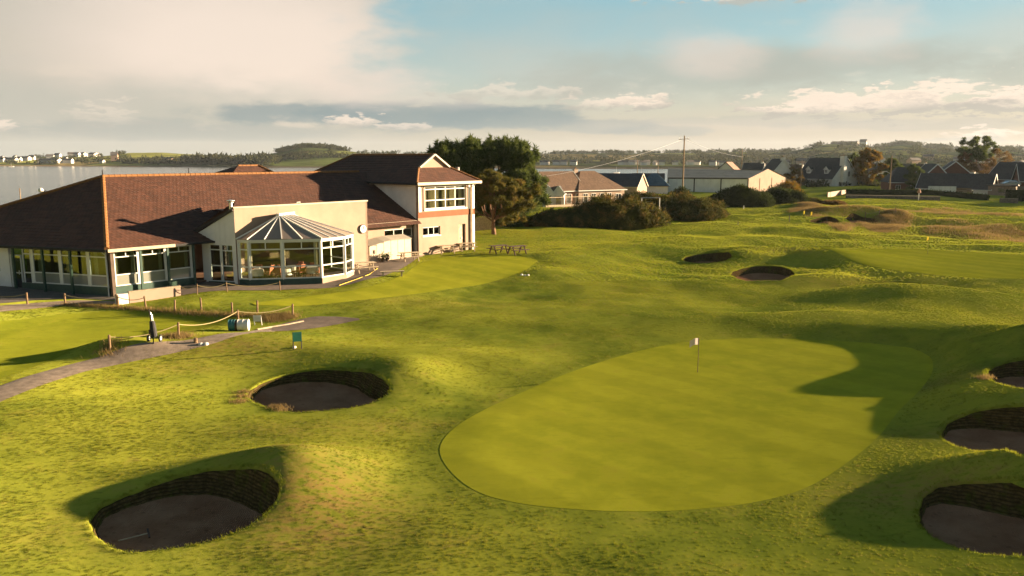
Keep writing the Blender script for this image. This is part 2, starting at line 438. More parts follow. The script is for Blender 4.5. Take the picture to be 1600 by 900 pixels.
leaf_mat('hedge_leaves', (.022, .032, .010), (.042, .054, .015))
leaf_mat('autumn_leaves', (.11, .085, .012), (.24, .12, .02), cc=(.06, .07, .012))
leaf_mat('brown_leaves', (.10, .065, .022), (.16, .10, .035))
leaf_mat('dry_grass', (.20, .14, .055), (.30, .215, .095), trans=.3)
blade_mat('turf_blades')
blade_mat('mown_blades', 2.1, .95)
blade_mat('fairway_blades', 1.55, .75)
leaf_mat('far_wood', (.030, .042, .020), (.060, .068, .028), trans=.2, cc=(.085, .065, .03))

# ------------------------------------------------------------------ mesh helpers
def root_of(o):
    while o.parent:
        o = o.parent
    return o
class MB:
    """collects geometry for ONE mesh object"""
    def __init__(self):
        self.v, self.f, self.uv = [], [], {}
    def quad(self, *pts, uv=None):
        i = len(self.v)
        self.v += [tuple(map(float, p)) for p in pts]
        self.f.append(tuple(range(i, i + len(pts))))
        if uv:
            self.uv[len(self.f) - 1] = uv
        return self
    def box(self, o, ax, ay, az):
        """corner o and three edge vectors"""
        o, ax, ay, az = map(np.asarray, (o, ax, ay, az))
        if np.dot(np.cross(ax, ay), az) < 0:
            ax, ay = ay, ax
        p = [o, o + ax, o + ax + ay, o + ay]; p += [q + az for q in p]
        i = len(self.v); self.v += [tuple(map(float, q)) for q in p]
        for f in ((3, 2, 1, 0), (4, 5, 6, 7), (0, 1, 5, 4), (1, 2, 6, 5), (2, 3, 7, 6), (3, 0, 4, 7)):
            self.f.append(tuple(i + k for k in f))
        return self
    def cbox(self, c, sx, sy, sz, rz=0.0):
        """box centred in x, y on c, standing on c.z"""
        ca, sa = math.cos(rz), math.sin(rz)
        ex, ey = np.array((ca, sa, 0)), np.array((-sa, ca, 0))
        return self.box(np.array(c) - ex * sx / 2 - ey * sy / 2, ex * sx, ey * sy, (0, 0, sz))
    def beam(self, p, q, w, h, up=(0, 0, 1)):
        p, q, up = np.array(p, float), np.array(q, float), np.array(up, float)
        d = q - p; dn = d / np.linalg.norm(d)
        s = np.cross(dn, up); s = s / max(1e-9, np.linalg.norm(s)); u = np.cross(s, dn)
        return self.box(p - s * w / 2 - u * h / 2, d, s * w, u * h)
    def tube(self, pts, rads, n=8, cap=True):
        pts = [np.array(p, float) for p in pts]
        if isinstance(rads, (int, float)):
            rads = [rads] * len(pts)
        base = len(self.v); prev = None
        for k, p in enumerate(pts):
            d = pts[min(k + 1, len(pts) - 1)] - pts[max(k - 1, 0)]
            d = d / max(1e-9, np.linalg.norm(d))
            ref = np.array((0, 0, 1.)) if abs(d[2]) < .9 else np.array((1., 0, 0))
            if prev is None:
                s = np.cross(d, ref)
            else:
                s = prev - d * np.dot(prev, d)
            s = s / max(1e-9, np.linalg.norm(s)); prev = s
            t = np.cross(d, s)
            for j in range(n):
                a = 2 * math.pi * j / n
                self.v.append(tuple(p + (s * math.cos(a) + t * math.sin(a)) * rads[k]))
        for k in range(len(pts) - 1):
            for j in range(n):
                a, b = base + k * n + j, base + k * n + (j + 1) % n
                self.f.append((a, b, b + n, a + n))
        if cap:
            self.f.append(tuple(base + j for j in range(n))[::-1])
            self.f.append(tuple(base + (len(pts) - 1) * n + j for j in range(n)))
        return self
    def lathe(self, c, prof, n=16):
        """prof: list of (radius, z) from bottom to top"""
        c = np.array(c, float); base = len(self.v)
        for r, z in prof:
            for j in range(n):
                a = 2 * math.pi * j / n
                self.v.append((c[0] + r * math.cos(a), c[1] + r * math.sin(a), c[2] + z))
        for k in range(len(prof) - 1):
            for j in range(n):
                a, b = base + k * n + j, base + k * n + (j + 1) % n
                self.f.append((a, b, b + n, a + n))
        self.f.append(tuple(base + j for j in range(n))[::-1])
        self.f.append(tuple(base + (len(prof) - 1) * n + j for j in range(n)))
        return self
    def slab(self, pts, th):
        """polygon extruded along its own normal by th"""
        P = [np.array(p, float) for p in pts]
        nn = np.zeros(3)
        for i in range(len(P)):
            a, b = P[i], P[(i + 1) % len(P)]
            nn += np.cross(a, b)
        nn /= np.linalg.norm(nn)
        Q = [p + nn * th for p in P]
        if th < 0:
            P, Q = Q, P
        i = len(self.v); k = len(P)
        self.v += [tuple(p) for p in P] + [tuple(q) for q in Q]
        self.f.append(tuple(range(i, i + k))[::-1]); self.f.append(tuple(range(i + k, i + 2 * k)))
        for j in range(k):
            a, b = i + j, i + (j + 1) % k
            self.f.append((a, b, b + k, a + k))
        return self
    def tiled(self, pts, course=0.33, step=0.035, uaxis=None):
        """roof plane laid in overlapping courses; pts[0]-pts[1] is the eave, polygon convex"""
        P = [np.array(p, float) for p in pts]
        e = P[1] - P[0]; eu = e / np.linalg.norm(e)
        nn = np.zeros(3)
        for i in range(len(P)):
            nn += np.cross(P[i], P[(i + 1) % len(P)])
        nn /= np.linalg.norm(nn)
        if nn[2] < 0:
            nn = -nn
        ev = np.cross(nn, eu)
        if ev[2] < 0:
            ev = -ev
        loc = [(np.dot(p - P[0], eu), np.dot(p - P[0], ev)) for p in P]
        vmax = max(q[1] for q in loc)
        def span(v):
            xs = []
            for i in range(len(loc)):
                (u0, v0), (u1, v1) = loc[i], loc[(i + 1) % len(loc)]
                if abs(v1 - v0) < 1e-9:
                    if abs(v - v0) < 1e-6:
                        xs += [u0, u1]
                elif min(v0, v1) - 1e-6 <= v <= max(v0, v1) + 1e-6:
                    xs.append(u0 + (u1 - u0) * (v - v0) / (v1 - v0))
            return (min(xs), max(xs)) if xs else None
        k = max(1, int(math.ceil(vmax / course)))
        for i in range(k):
            v0, v1 = vmax * i / k, vmax * (i + 1) / k
            s0, s1 = span(v0), span(v1)
            if not s0 or not s1:
                continue
            W_ = lambda u, v, h: P[0] + eu * u + ev * v + nn * h
            self.quad(W_(s0[0], v0, step), W_(s0[1], v0, step), W_(s1[1], v1, .004), W_(s1[0], v1, .004),
                      uv=[(s0[0], v0), (s0[1], v0), (s1[1], v1 - 1e-4), (s1[0], v1 - 1e-4)])
            self.quad(W_(s0[0], v0, 0.0), W_(s0[1], v0, 0.0), W_(s0[1], v0, step), W_(s0[0], v0, step),
                      uv=[(s0[0], v0), (s0[1], v0), (s0[1], v0 + .001), (s0[0], v0 + .001)])
        return self
    def build(self, name, material, parent=None, world=True, smooth=False):
        me = bpy.data.meshes.new(name)
        v = np.array(self.v, float).reshape(-1, 3)
        if parent is not None and world:
            v = v - np.array(root_of(parent).location)
        me.from_pydata(v.tolist(), [], self.f)
        if self.uv:
            ul = me.uv_layers.new(name='UVMap')
            for fi, uvs in self.uv.items():
                p = me.polygons[fi]
                for k, li in enumerate(p.loop_indices):
                    ul.data[li].uv = uvs[k]
        me.materials.append(MATS[material])
        if smooth:
            me.polygons.foreach_set('use_smooth', [True] * len(me.polygons))
        me.update()
        o = bpy.data.objects.new(name, me)
        COL.objects.link(o)
        if parent is not None:
            o.parent = parent
        return o

def raw_mesh(name, verts, faces, material, parent=None, smooth=False, attrs=None):
    """fast mesh from numpy arrays; faces (n,3) or (n,4)"""
    verts = np.asarray(verts, np.float32); faces = np.asarray(faces, np.int32)
    if parent is not None:
        verts = verts - np.array(root_of(parent).location, np.float32)
    me = bpy.data.meshes.new(name)
    k = faces.shape[1]
    me.vertices.add(len(verts)); me.vertices.foreach_set('co', verts.ravel())
    me.loops.add(faces.size); me.loops.foreach_set('vertex_index', faces.ravel())
    me.polygons.add(len(faces))
    me.polygons.foreach_set('loop_start', np.arange(0, faces.size, k, dtype=np.int32))
    me.update(calc_edges=True)
    if smooth:
        me.polygons.foreach_set('use_smooth', np.ones(len(faces), bool))
    for an, arr in (attrs or {}).items():
        a = me.attributes.new(an, 'FLOAT', 'POINT'); a.data.foreach_set('value', np.asarray(arr, np.float32))
    me.materials.append(MATS[material])
    me.validate()
    o = bpy.data.objects.new(name, me); COL.objects.link(o)
    if parent is not None:
        o.parent = parent
    return o

def thing(name, label, cat, loc=(0, 0, 0), rotz=0.0, group=None):
    o = bpy.data.objects.new(name, None); COL.objects.link(o)
    o.location = [float(c) for c in loc]; o.rotation_euler = (0, 0, rotz)
    o.empty_display_size = .3
    o['label'] = label; o['category'] = cat
    if group:
        o['group'] = group
    return o
def tag(o, label, cat, group=None):
    o['label'] = label; o['category'] = cat
    if group:
        o['group'] = group
    return o
def setting(o, kind='structure', label=None):
    o['kind'] = kind
    if label:
        o['label'] = label
    return o
def dup(root, loc, rotz, label=None, group=None):
    r = root.copy(); COL.objects.link(r); r.location = [float(c) for c in loc]; r.rotation_euler = (0, 0, rotz)
    if label:
        r['label'] = label
    if group:
        r['group'] = group
    for ch in list(root.children):
        c = ch.copy(); COL.objects.link(c); c.parent = r
        for g in list(ch.children):
            d = g.copy(); COL.objects.link(d); d.parent = c
    return r
# ------------------------------------------------------------------ terrain height
RNG = np.random.default_rng(7)
_perm = RNG.permutation(512)
_grad = RNG.uniform(0, 2 * np.pi, 512)
def perlin(x, y):
    xi, yi = np.floor(x).astype(int), np.floor(y).astype(int)
    xf, yf = x - xi, y - yi
    u, v = xf * xf * xf * (xf * (xf * 6 - 15) + 10), yf * yf * yf * (yf * (yf * 6 - 15) + 10)
    def g(ix, iy, fx, fy):
        a = _grad[_perm[(_perm[ix & 511] + iy) & 511]]
        return np.cos(a) * fx + np.sin(a) * fy
    n00, n10 = g(xi, yi, xf, yf), g(xi + 1, yi, xf - 1, yf)
    n01, n11 = g(xi, yi + 1, xf, yf - 1), g(xi + 1, yi + 1, xf - 1, yf - 1)
    return (n00 * (1 - u) + n10 * u) * (1 - v) + (n01 * (1 - u) + n11 * u) * v
def sst(x, a, b):
    t = np.clip((x - a) / (b - a), 0, 1)
    return t * t * (3 - 2 * t)

C0 = U(176, 466, -0.3)[:2]
A2 = np.array([0.66349398, 0.74818162])             # along the clubhouse front
N2 = np.array([-A2[1], A2[0]])                      # away from the camera, into the building
B2 = np.array([-0.95438609, 0.29857525])            # along the skewed left end
GZ = -0.7                                           # level of the main green

def poly_dist(px_list, z):
    return np.array([U(a, b, z)[:2] for a, b in px_list])
def inside(x, y, poly):
    """points in polygon, arrays"""
    x = np.asarray(x, float); r = np.zeros(x.shape, bool); j = len(poly) - 1
    for i in range(len(poly)):
        xi, yi = poly[i]; xj, yj = poly[j]
        c = ((yi > y) != (yj > y)) & (x < (xj - xi) * (y - yi) / (yj - yi + 1e-12) + xi)
        r ^= c; j = i
    return r
def edge_dist(x, y, poly):
    """signed distance to polygon (negative inside)"""
    d = np.full(np.shape(x), 1e9)
    for i in range(len(poly)):
        p, q = poly[i], poly[(i + 1) % len(poly)]
        e = q - p; L = e @ e + 1e-12
        t = np.clip(((x - p[0]) * e[0] + (y - p[1]) * e[1]) / L, 0, 1)
        d = np.minimum(d, np.hypot(x - p[0] - t * e[0], y - p[1] - t * e[1]))
    return np.where(inside(x, y, poly), -d, d)

GREEN_PX = [(687, 705), (700, 735), (740, 768), (800, 787), (880, 797), (980, 801), (1080, 797), (1180, 785), (1260, 762), (1325, 722),
            (1372, 682), (1405, 640), (1442, 603), (1458, 574), (1445, 552), (1395, 539), (1300, 531), (1200, 528), (1110, 531), (1040, 540),
            (960, 560), (880, 588), (800, 622), (740, 652), (703, 678)]
GREEN = poly_dist(GREEN_PX, GZ)
GREEN2_PX = [(1262, 388), (1330, 383), (1420, 381), (1520, 384), (1640, 388), (1720, 400), (1680, 418), (1560, 425), (1440, 421), (1370, 412), (1300, 399)]
GREEN2 = poly_dist(GREEN2_PX, 0.25)
PUTT_PX = [(400, 473), (470, 464), (540, 456), (600, 444), (640, 430), (662, 414), (690, 405), (740, 402), (800, 402), (832, 404), (838, 410),
           (815, 423), (765, 436), (700, 446), (620, 458), (540, 467), (460, 475)]
PUTT = poly_dist(PUTT_PX, -0.1)
LAWN_PX = [(-140, 560), (-60, 520), (40, 503), (130, 492), (220, 488), (300, 490), (360, 497), (340, 510), (270, 523), (200, 536), (120, 553), (20, 585), (-90, 620)]
LAWN = poly_dist(LAWN_PX, -0.45)

# (pixel x, pixel y, level used to place it, height, radius along x, radius along y, turn)
MOUNDS = [
    # left pair of bunkers: swells on their far and sunward sides
    (466, 752, -.5, .95, 2.0, 2.0, 0), (412, 722, -.5, .35, 2.2, 1.2, 0), (300, 728, -.5, .15, 2.2, 1.0, 0),
    (626, 594, -.5, .80, 2.1, 2.2, 0), (550, 572, -.5, .30, 3.2, 1.4, 0), (700, 560, -.4, .28, 5.0, 2.2, 0),
    # bank behind the main green
    (1530, 535, -.5, .30, 2.4, 1.8, 0), (1640, 545, -.5, .45, 3.0, 2.2, 0),
    # right-hand bunkers
    (1630, 568, -.5, 1.35, 2.6, 2.2, 0), (1690, 650, -.5, 1.05, 2.6, 2.2, 0), (1560, 650, -.5, .45, 1.8, 1.6, 0), (1700, 778, -.5, 1.25, 2.5, 2.2, 0), (1540, 742, -.5, .50, 2.2, 1.4, 0),
    # path bank and lawn
    (420, 535, -.4, .42, 4.0, 2.0, 0), (300, 545, -.4, .18, 4.0, 1.8, 0), (560, 548, -.4, .30, 4.5, 1.6, 0),
    (190, 553, -.5, .55, 2.2, 1.1, 0), (60, 660, -.6, .30, 4.0, 2.5, 0), (200, 640, -.6, .22, 4.0, 2.0, 0),
    # middle distance
    (1270, 402, 0, .85, 6.5, 3.5, 0), (1190, 392, 0, .75, 5.0, 3.0, 0), (1300, 428, 0, .75, 5.0, 2.6, 0), (1400, 450, 0, .85, 5.5, 2.6, 0), (1540, 462, 0, .55, 7.0, 3.0, 0),
    (1160, 385, 0, .35, 6.0, 3.0, 0), (1320, 372, 0, .40, 12, 3.0, 0), (1560, 382, 0, .55, 9.0, 3.0, 0), (1240, 359, 0, .55, 6.0, 3.0, 0),
    (980, 440, 0, .22, 7.0, 3.0, 0), (870, 470, 0, .22, 7.0, 3.0, 0), (1120, 490, -.3, .22, 6.0, 2.0, 0), (1200, 496, -.3, .30, 4.0, 1.8, 0), (760, 500, -.3, .18, 6.0, 2.4, 0),
    (1152, 398, 0, .65, 2.2, 1.6, 0), (1282, 419, 0, .30, 2.6, 1.8, 0),
    # dune with the far bunkers
    (1384, 341, 0, .5, 1.8, 1.8, 0),
    (1262, 325, 0, .9, 3.5, 4.0, 0), (1296, 335, 0, 1.0, 4.0, 2.2, 0), (1345, 334, 0, 1.25, 4.5, 2.2, 0), (1398, 338, 0, 1.2, 2.6, 4.0, 0),
    (1500, 344, 0, .8, 6.0, 3.0, 0), (1610, 352, 0, .8, 9.0, 4.0, 0), (1560, 334, 0, .8, 9.0, 4.0, 0), (1470, 352, 0, .35, 5.0, 3.0, 0),
]
_MW = [(*U(m[0], m[1], m[2])[:2], m[3], m[4], m[5], m[6]) for m in MOUNDS]
COAST_X = np.array([-400, -60, -30, -12, 2, 30, 60, 90, 105, 400.])
COAST_Y = np.array([108, 112, 118, 128, 205, 250, 280, 320, 1500, 1500.])

def h_base(x, y):
    x = np.asarray(x, float); y = np.asarray(y, float)
    nn = (x - C0[0]) * N2[0] + (y - C0[1]) * N2[1]
    z = GZ + 0.7 * sst(nn, -24, -5)
    z = z - .22 * sst(np.hypot(x + 27, y - 51), 9, 2) - .12 * sst(np.hypot(x + 17, y - 58), 7, 2)
    # undulating links turf, calm on the greens and round the building
    calm = np.ones_like(z)
    for poly, w in ((GREEN, 3.0), (PUTT, 2.0), (LAWN, 2.0), (GREEN2, 3.0)):
        calm = np.minimum(calm, sst(edge_dist(x, y, poly), -0.5, w))
    build = sst(-nn, 2.0, 9.0) + sst(y, 85, 100)
    calm = calm * np.clip(build, 0, 1)
    und = .56 * perlin(x / 11.0 + 3.1, y / 8.0 + 1.7) + .15 * perlin(x / 4.2, y / 3.2 + 9.0) + 0.03 * perlin(x / 1.6 + 5, y / 1.3)
    z = z + und * calm * (0.45 + 0.85 * sst(y, 32, 60)) * (1 - .5 * sst(y, 110, 160))
    z = z + .05 * perlin(x / 7.0, y / 7.0) * (1 - calm)
    lm = sst(edge_dist(x, y, LAWN), 1.5, -1.5); z = z * (1 - lm) - .52 * lm
    keep = 1 - .85 * sst(edge_dist(x, y, GREEN), .6, -1.2)
    for mx, my, mh, rx, ry, tr in _MW:
        g = mh * np.exp(-(((x - mx) / rx) ** 2 + ((y - my) / ry) ** 2))
        z = z + g * keep
    # bank hugging the back and right of the main green
    gd = edge_dist(x, y, GREEN); gc = GREEN.mean(0)
    ph = np.degrees(np.arctan2(y - gc[1], x - gc[0]))
    msk = sst(ph, -12, 12) * sst(ph, 112, 55)
    z = z + (.34 + .33 * sst(ph, 75, 30)) * sst(gd, -.2, 2.2) * msk * (1 - .8 * sst(gd, 3.5, 15))
    # second green stands on a low table
    z = z + .30 * sst(edge_dist(x, y, GREEN2), 3.5, -1.0)
    gm2 = sst(edge_dist(x, y, GREEN2), 4.0, -1.0); z = z - .028 * (x - GREEN2.mean(0)[0]) * gm2
    z = z - .014 * (x - gc[0]) * sst(gd, 1.5, -1.5)
    # to the shore
    c = np.interp(x, COAST_X, COAST_Y)
    z = z - 8.0 * sst(y, c, c + 26)
    return z
def hit(px, py, lift=0.0):
    """where the view ray through a pixel of the photograph meets the terrain"""
    d = ray(px, py); o = np.array([0, 0, CAM_H])
    t0 = max(10.0, (2.6 - CAM_H) / d[2]) if d[2] < -1e-4 else 10.0
    t1 = min(700.0, (-8.5 - CAM_H) / d[2]) if d[2] < -1e-4 else 700.0
    for _ in range(2):
        ts = np.linspace(t0, t1, 160)
        P = o[None] + d[None] * ts[:, None]
        g = P[:, 2] - (h_base(P[:, 0], P[:, 1]) + lift)
        k = int(np.argmax(g < 0))
        if k == 0:
            return U(px, py, 0)
        t0, t1 = ts[k - 1], ts[k]
    t = ts[k - 1] + (ts[k] - ts[k - 1]) * g[k - 1] / (g[k - 1] - g[k] + 1e-12)
    p = o + d * t
    return np.array([p[0], p[1], float(h_base(p[0], p[1]))])
def gz(x, y):
    return float(h_base(np.array(x), np.array(y)))

# ------------------------------------------------------------------ bunkers (outlines first: the ground sheet sinks beneath them)
BUNKERS = [
    # outline in photograph pixels, floor drop, key
    ([(150, 838), (140, 812), (160, 790), (205, 770), (265, 748), (330, 733), (390, 730), (428, 742), (438, 764), (425, 792), (390, 820), (330, 845), (260, 858), (195, 862)], .42, 'near'),
    ([(386, 620), (392, 607), (420, 593), (465, 581), (515, 576), (562, 579), (598, 591), (610, 605), (598, 622), (560, 635), (505, 642), (455, 644), (410, 634)], .45, 'second'),
    ([(1543, 588), (1552, 573), (1585, 563), (1640, 560), (1690, 572), (1690, 596), (1640, 607), (1585, 605)], .60, 'far right'),
    ([(1471, 680), (1480, 660), (1520, 643), (1580, 634), (1650, 634), (1720, 650), (1730, 690), (1680, 710), (1600, 713), (1530, 706), (1490, 696)], .30, 'mid right'),
    ([(1434, 800), (1445, 772), (1475, 757), (1540, 752), (1620, 752), (1700, 765), (1730, 810), (1690, 855), (1610, 868), (1530, 864), (1475, 848), (1443, 826)], .32, 'near right'),
    ([(1067, 406), (1075, 400), (1100, 396), (1125, 394), (1143, 397), (1140, 404), (1118, 410), (1085, 411)], .4, 'mound'),
    ([(1141, 430), (1150, 422), (1175, 416), (1205, 415), (1235, 421), (1243, 430), (1225, 437), (1190, 439), (1155, 437)], .6, 'mound'),
    ([(1265, 345), (1278, 340), (1295, 338), (1308, 342), (1316, 347), (1300, 349), (1278, 349)], .45, 'dune'),
    ([(1318, 344), (1325, 337), (1340, 335), (1358, 340), (1372, 346), (1355, 349), (1332, 349)], .45, 'dune'),
]
BUNK_DATA = []
def smooth_loop(pts, n):
    """closed Catmull-Rom through pts, n samples evenly by length"""
    P = np.array(pts); m = len(P); out = []
    for i in range(m):
        p0, p1, p2, p3 = P[i - 1], P[i], P[(i + 1) % m], P[(i + 2) % m]
        for t in np.linspace(0, 1, 14, endpoint=False):
            out.append(.5 * (2 * p1 + (p2 - p0) * t + (2 * p0 - 5 * p1 + 4 * p2 - p3) * t * t + (3 * p1 - p0 - 3 * p2 + p3) * t ** 3))
    out = np.array(out + [out[0]])
    L = np.r_[0, np.cumsum(np.linalg.norm(np.diff(out, axis=0), axis=1))]
    s = np.linspace(0, L[-1], n, endpoint=False)
    return np.c_[np.interp(s, L, out[:, 0]), np.interp(s, L, out[:, 1])]
for pxs, drop, key in BUNKERS:
    rim = smooth_loop([hit(a, b)[:2] for a, b in pxs], 120)
    BUNK_DATA.append((rim, drop, key))

def graded(lo, hi, c0, c1, fine, growth=1.045, mx=6.0):
    mid = list(np.arange(c0, c1, fine))
    up, d = [], fine; x = mid[-1]
    while x < hi:
        d = min(d * growth, mx); x += d; up.append(x)
    dn, d = [], fine; x = mid[0]
    while x > lo:
        d = min(d * growth, mx); x -= d; dn.append(x)
    return np.array(dn[::-1] + mid + up)
gx = graded(-330, 420, -26, 30, .22)
gy = graded(-45, 460, 14, 62, .20, growth=1.02, mx=6.0)
GX, GY = np.meshgrid(gx, gy)
GZ_ = h_base(GX, GY)
for rim, drop, key in BUNK_DATA:
    lo, hi = rim.min(0) - 1, rim.max(0) + 1
    sel = (GX > lo[0]) & (GX < hi[0]) & (GY > lo[1]) & (GY < hi[1])
    ins = np.zeros_like(sel); ins[sel] = inside(GX[sel], GY[sel], rim)
    GZ_[ins] -= 2.6
DRY_SPOTS = [(480, 775, .8, 2.0, 2.6), (420, 712, .55, 2.5, .8), (360, 545, .75, 3.4, 1.5), (280, 568, .5, 2.2, .7), (1500, 665, .5, 2.2, 1.0), (1400, 760, .55, 2.5, 1.2), (1460, 745, .5, 2, 1),
                             (1480, 590, .6, 2.2, 1.0), (640, 650, .4, 1.8, .8), (450, 660, .45, 3, 1.0), (700, 470, .35, 6, 2), (1250, 400, .5, 5, 2.5), (1350, 440, .5, 7, 2.5), (1540, 365, 1.0, 13, 4), (1620, 360, 1.0, 13, 6), (1480, 345, .8, 9, 4),
                             (1395, 337, 1.2, 5, 5), (1265, 325, 1.0, 5, 4), (1320, 335, .9, 7, 3.5), (560, 600, .3, 3, 2), (130, 800, .3, 3, 2), (560, 800, .45, 2, 2)]
_DW = [(*U(a, b, -.3)[:2], c, d, e) for a, b, c, d, e in DRY_SPOTS]
def dry_at(x, y):
    r = np.zeros_like(np.asarray(x, float))
    for qx, qy, amt, rx, ry in _DW:
        r = r + amt * np.exp(-(((x - qx) / rx) ** 2 + ((y - qy) / ry) ** 2))
    return r
DRY = dry_at(GX, GY)
nr, nc = GX.shape
idx = np.arange(nr * nc).reshape(nr, nc)
quads = np.stack([idx[:-1, :-1], idx[:-1, 1:], idx[1:, 1:], idx[1:, :-1]], -1).reshape(-1, 4)
ground = raw_mesh('ground', np.stack([GX, GY, GZ_], -1).reshape(-1, 3), quads, 'rough_turf', smooth=True, attrs={'dry': DRY.ravel()})
setting(ground)

def patch(name, poly, material, lift, rings=26, n=160, smooth=True, edge_sink=False):
    """surface draped on the terrain inside an outline (star-shaped about its middle)"""
    loop = smooth_loop(poly, n); c = loop.mean(0)
    V, Fc = [], []
    fr = np.linspace(0, 1, rings) ** .8
    for k, f in enumerate(fr[1:]):
        q = c + (loop - c) * f
        l = lift if (k < rings - 2 or not edge_sink) else lift - .0
        V.append(np.c_[q, h_base(q[:, 0], q[:, 1]) + l])
    if edge_sink:
        q = c + (loop - c) * 1.006
        V.append(np.c_[q, h_base(q[:, 0], q[:, 1]) - .012])
    V.append(np.array([[*c, gz(*c) + lift]]))
    m = len(V) - 1
    for k in range(m - 1):
        for j in range(n):
            a, b = k * n + j, k * n + (j + 1) % n
            Fc.append((a, b, b + n, a + n))
    V = np.concatenate(V); last = len(V) - 1
    Fc = np.array(Fc)
    o = raw_mesh(name, V, Fc, material, smooth=smooth)
    bm = bmesh.new(); bm.from_mesh(o.data); bm.verts.ensure_lookup_table()
    for j in range(n):
        try:
            f = bm.faces.new((bm.verts[last], bm.verts[j], bm.verts[(j + 1) % n])); f.smooth = smooth
        except ValueError:
            pass
    bmesh.ops.recalc_face_normals(bm, faces=bm.faces)
    bm.to_mesh(o.data); bm.free()
    if o.data.polygons[0].normal.z < 0:
        o.data.flip_normals()
    return o
def grown(poly, w):
    c = poly.mean(0); d = poly - c; l = np.linalg.norm(d, axis=1, keepdims=True)
    return c + d * (l + w) / l
setting(patch('putting_green', GREEN, 'green_turf', .006, rings=48))

setting(patch('putting_green', GREEN2, 'green_turf', .03))
# the practice green by the clubhouse is a crescent: lay it as a band between its two edges
def band(name, left_px, right_px, material, lift, cols=10, sub=14, level=-.1, world=False):
    Lp = np.array([p if world else U(*p, level)[:2] for p in left_px], float); Rp = np.array([p if world else U(*p, level)[:2] for p in right_px], float)
    def dens(P):
        L = np.r_[0, np.cumsum(np.linalg.norm(np.diff(P, axis=0), axis=1))]
        s = np.linspace(0, L[-1], sub * (len(P) - 1) + 1)
        out = []
        for d in range(2):
            # smooth interpolation of each coordinate
            out.append(np.interp(s, L, P[:, d]))
        q = np.array(out).T
        k = max(1, sub // 2); ker = np.hanning(2 * k + 3)[1:-1]; ker /= ker.sum()
        pad = np.concatenate([2 * q[:1] - q[k:0:-1], q, 2 * q[-1:] - q[-2:-k - 2:-1]])
        return np.c_[np.convolve(pad[:, 0], ker, 'valid'), np.convolve(pad[:, 1], ker, 'valid')]
    a, b = dens(Lp), dens(Rp); n = min(len(a), len(b)); a, b = a[:n], b[:n]
    V = []
    for k in range(cols + 1):
        q = a + (b - a) * k / cols
        V.append(np.c_[q, h_base(q[:, 0], q[:, 1]) + (lift if 0 < k < cols else lift * .4)])
    V = np.concatenate(V); Fc = []
    for k in range(cols):
        i = np.arange(n - 1)
        Fc.append(np.stack([k * n + i, k * n + i + 1, (k + 1) * n + i + 1, (k + 1) * n + i], -1))
    o = raw_mesh(name, V, np.concatenate(Fc), material, smooth=True)
    if o.data.polygons[len(o.data.polygons) // 2].normal.z < 0:
        o.data.flip_normals()
    return o
setting(band('putting_green', [(392, 474), (470, 463), (545, 454), (600, 443), (634, 430), (655, 414), (690, 404), (760, 401), (815, 402), (838, 407)],
             [(400, 477), (470, 476), (540, 469), (600, 461), (650, 454), (700, 447), (750, 440), (795, 431), (822, 420), (840, 408)], 'green_turf', .03))
setting(patch('putting_lawn', LAWN, 'lawn_turf', .02))

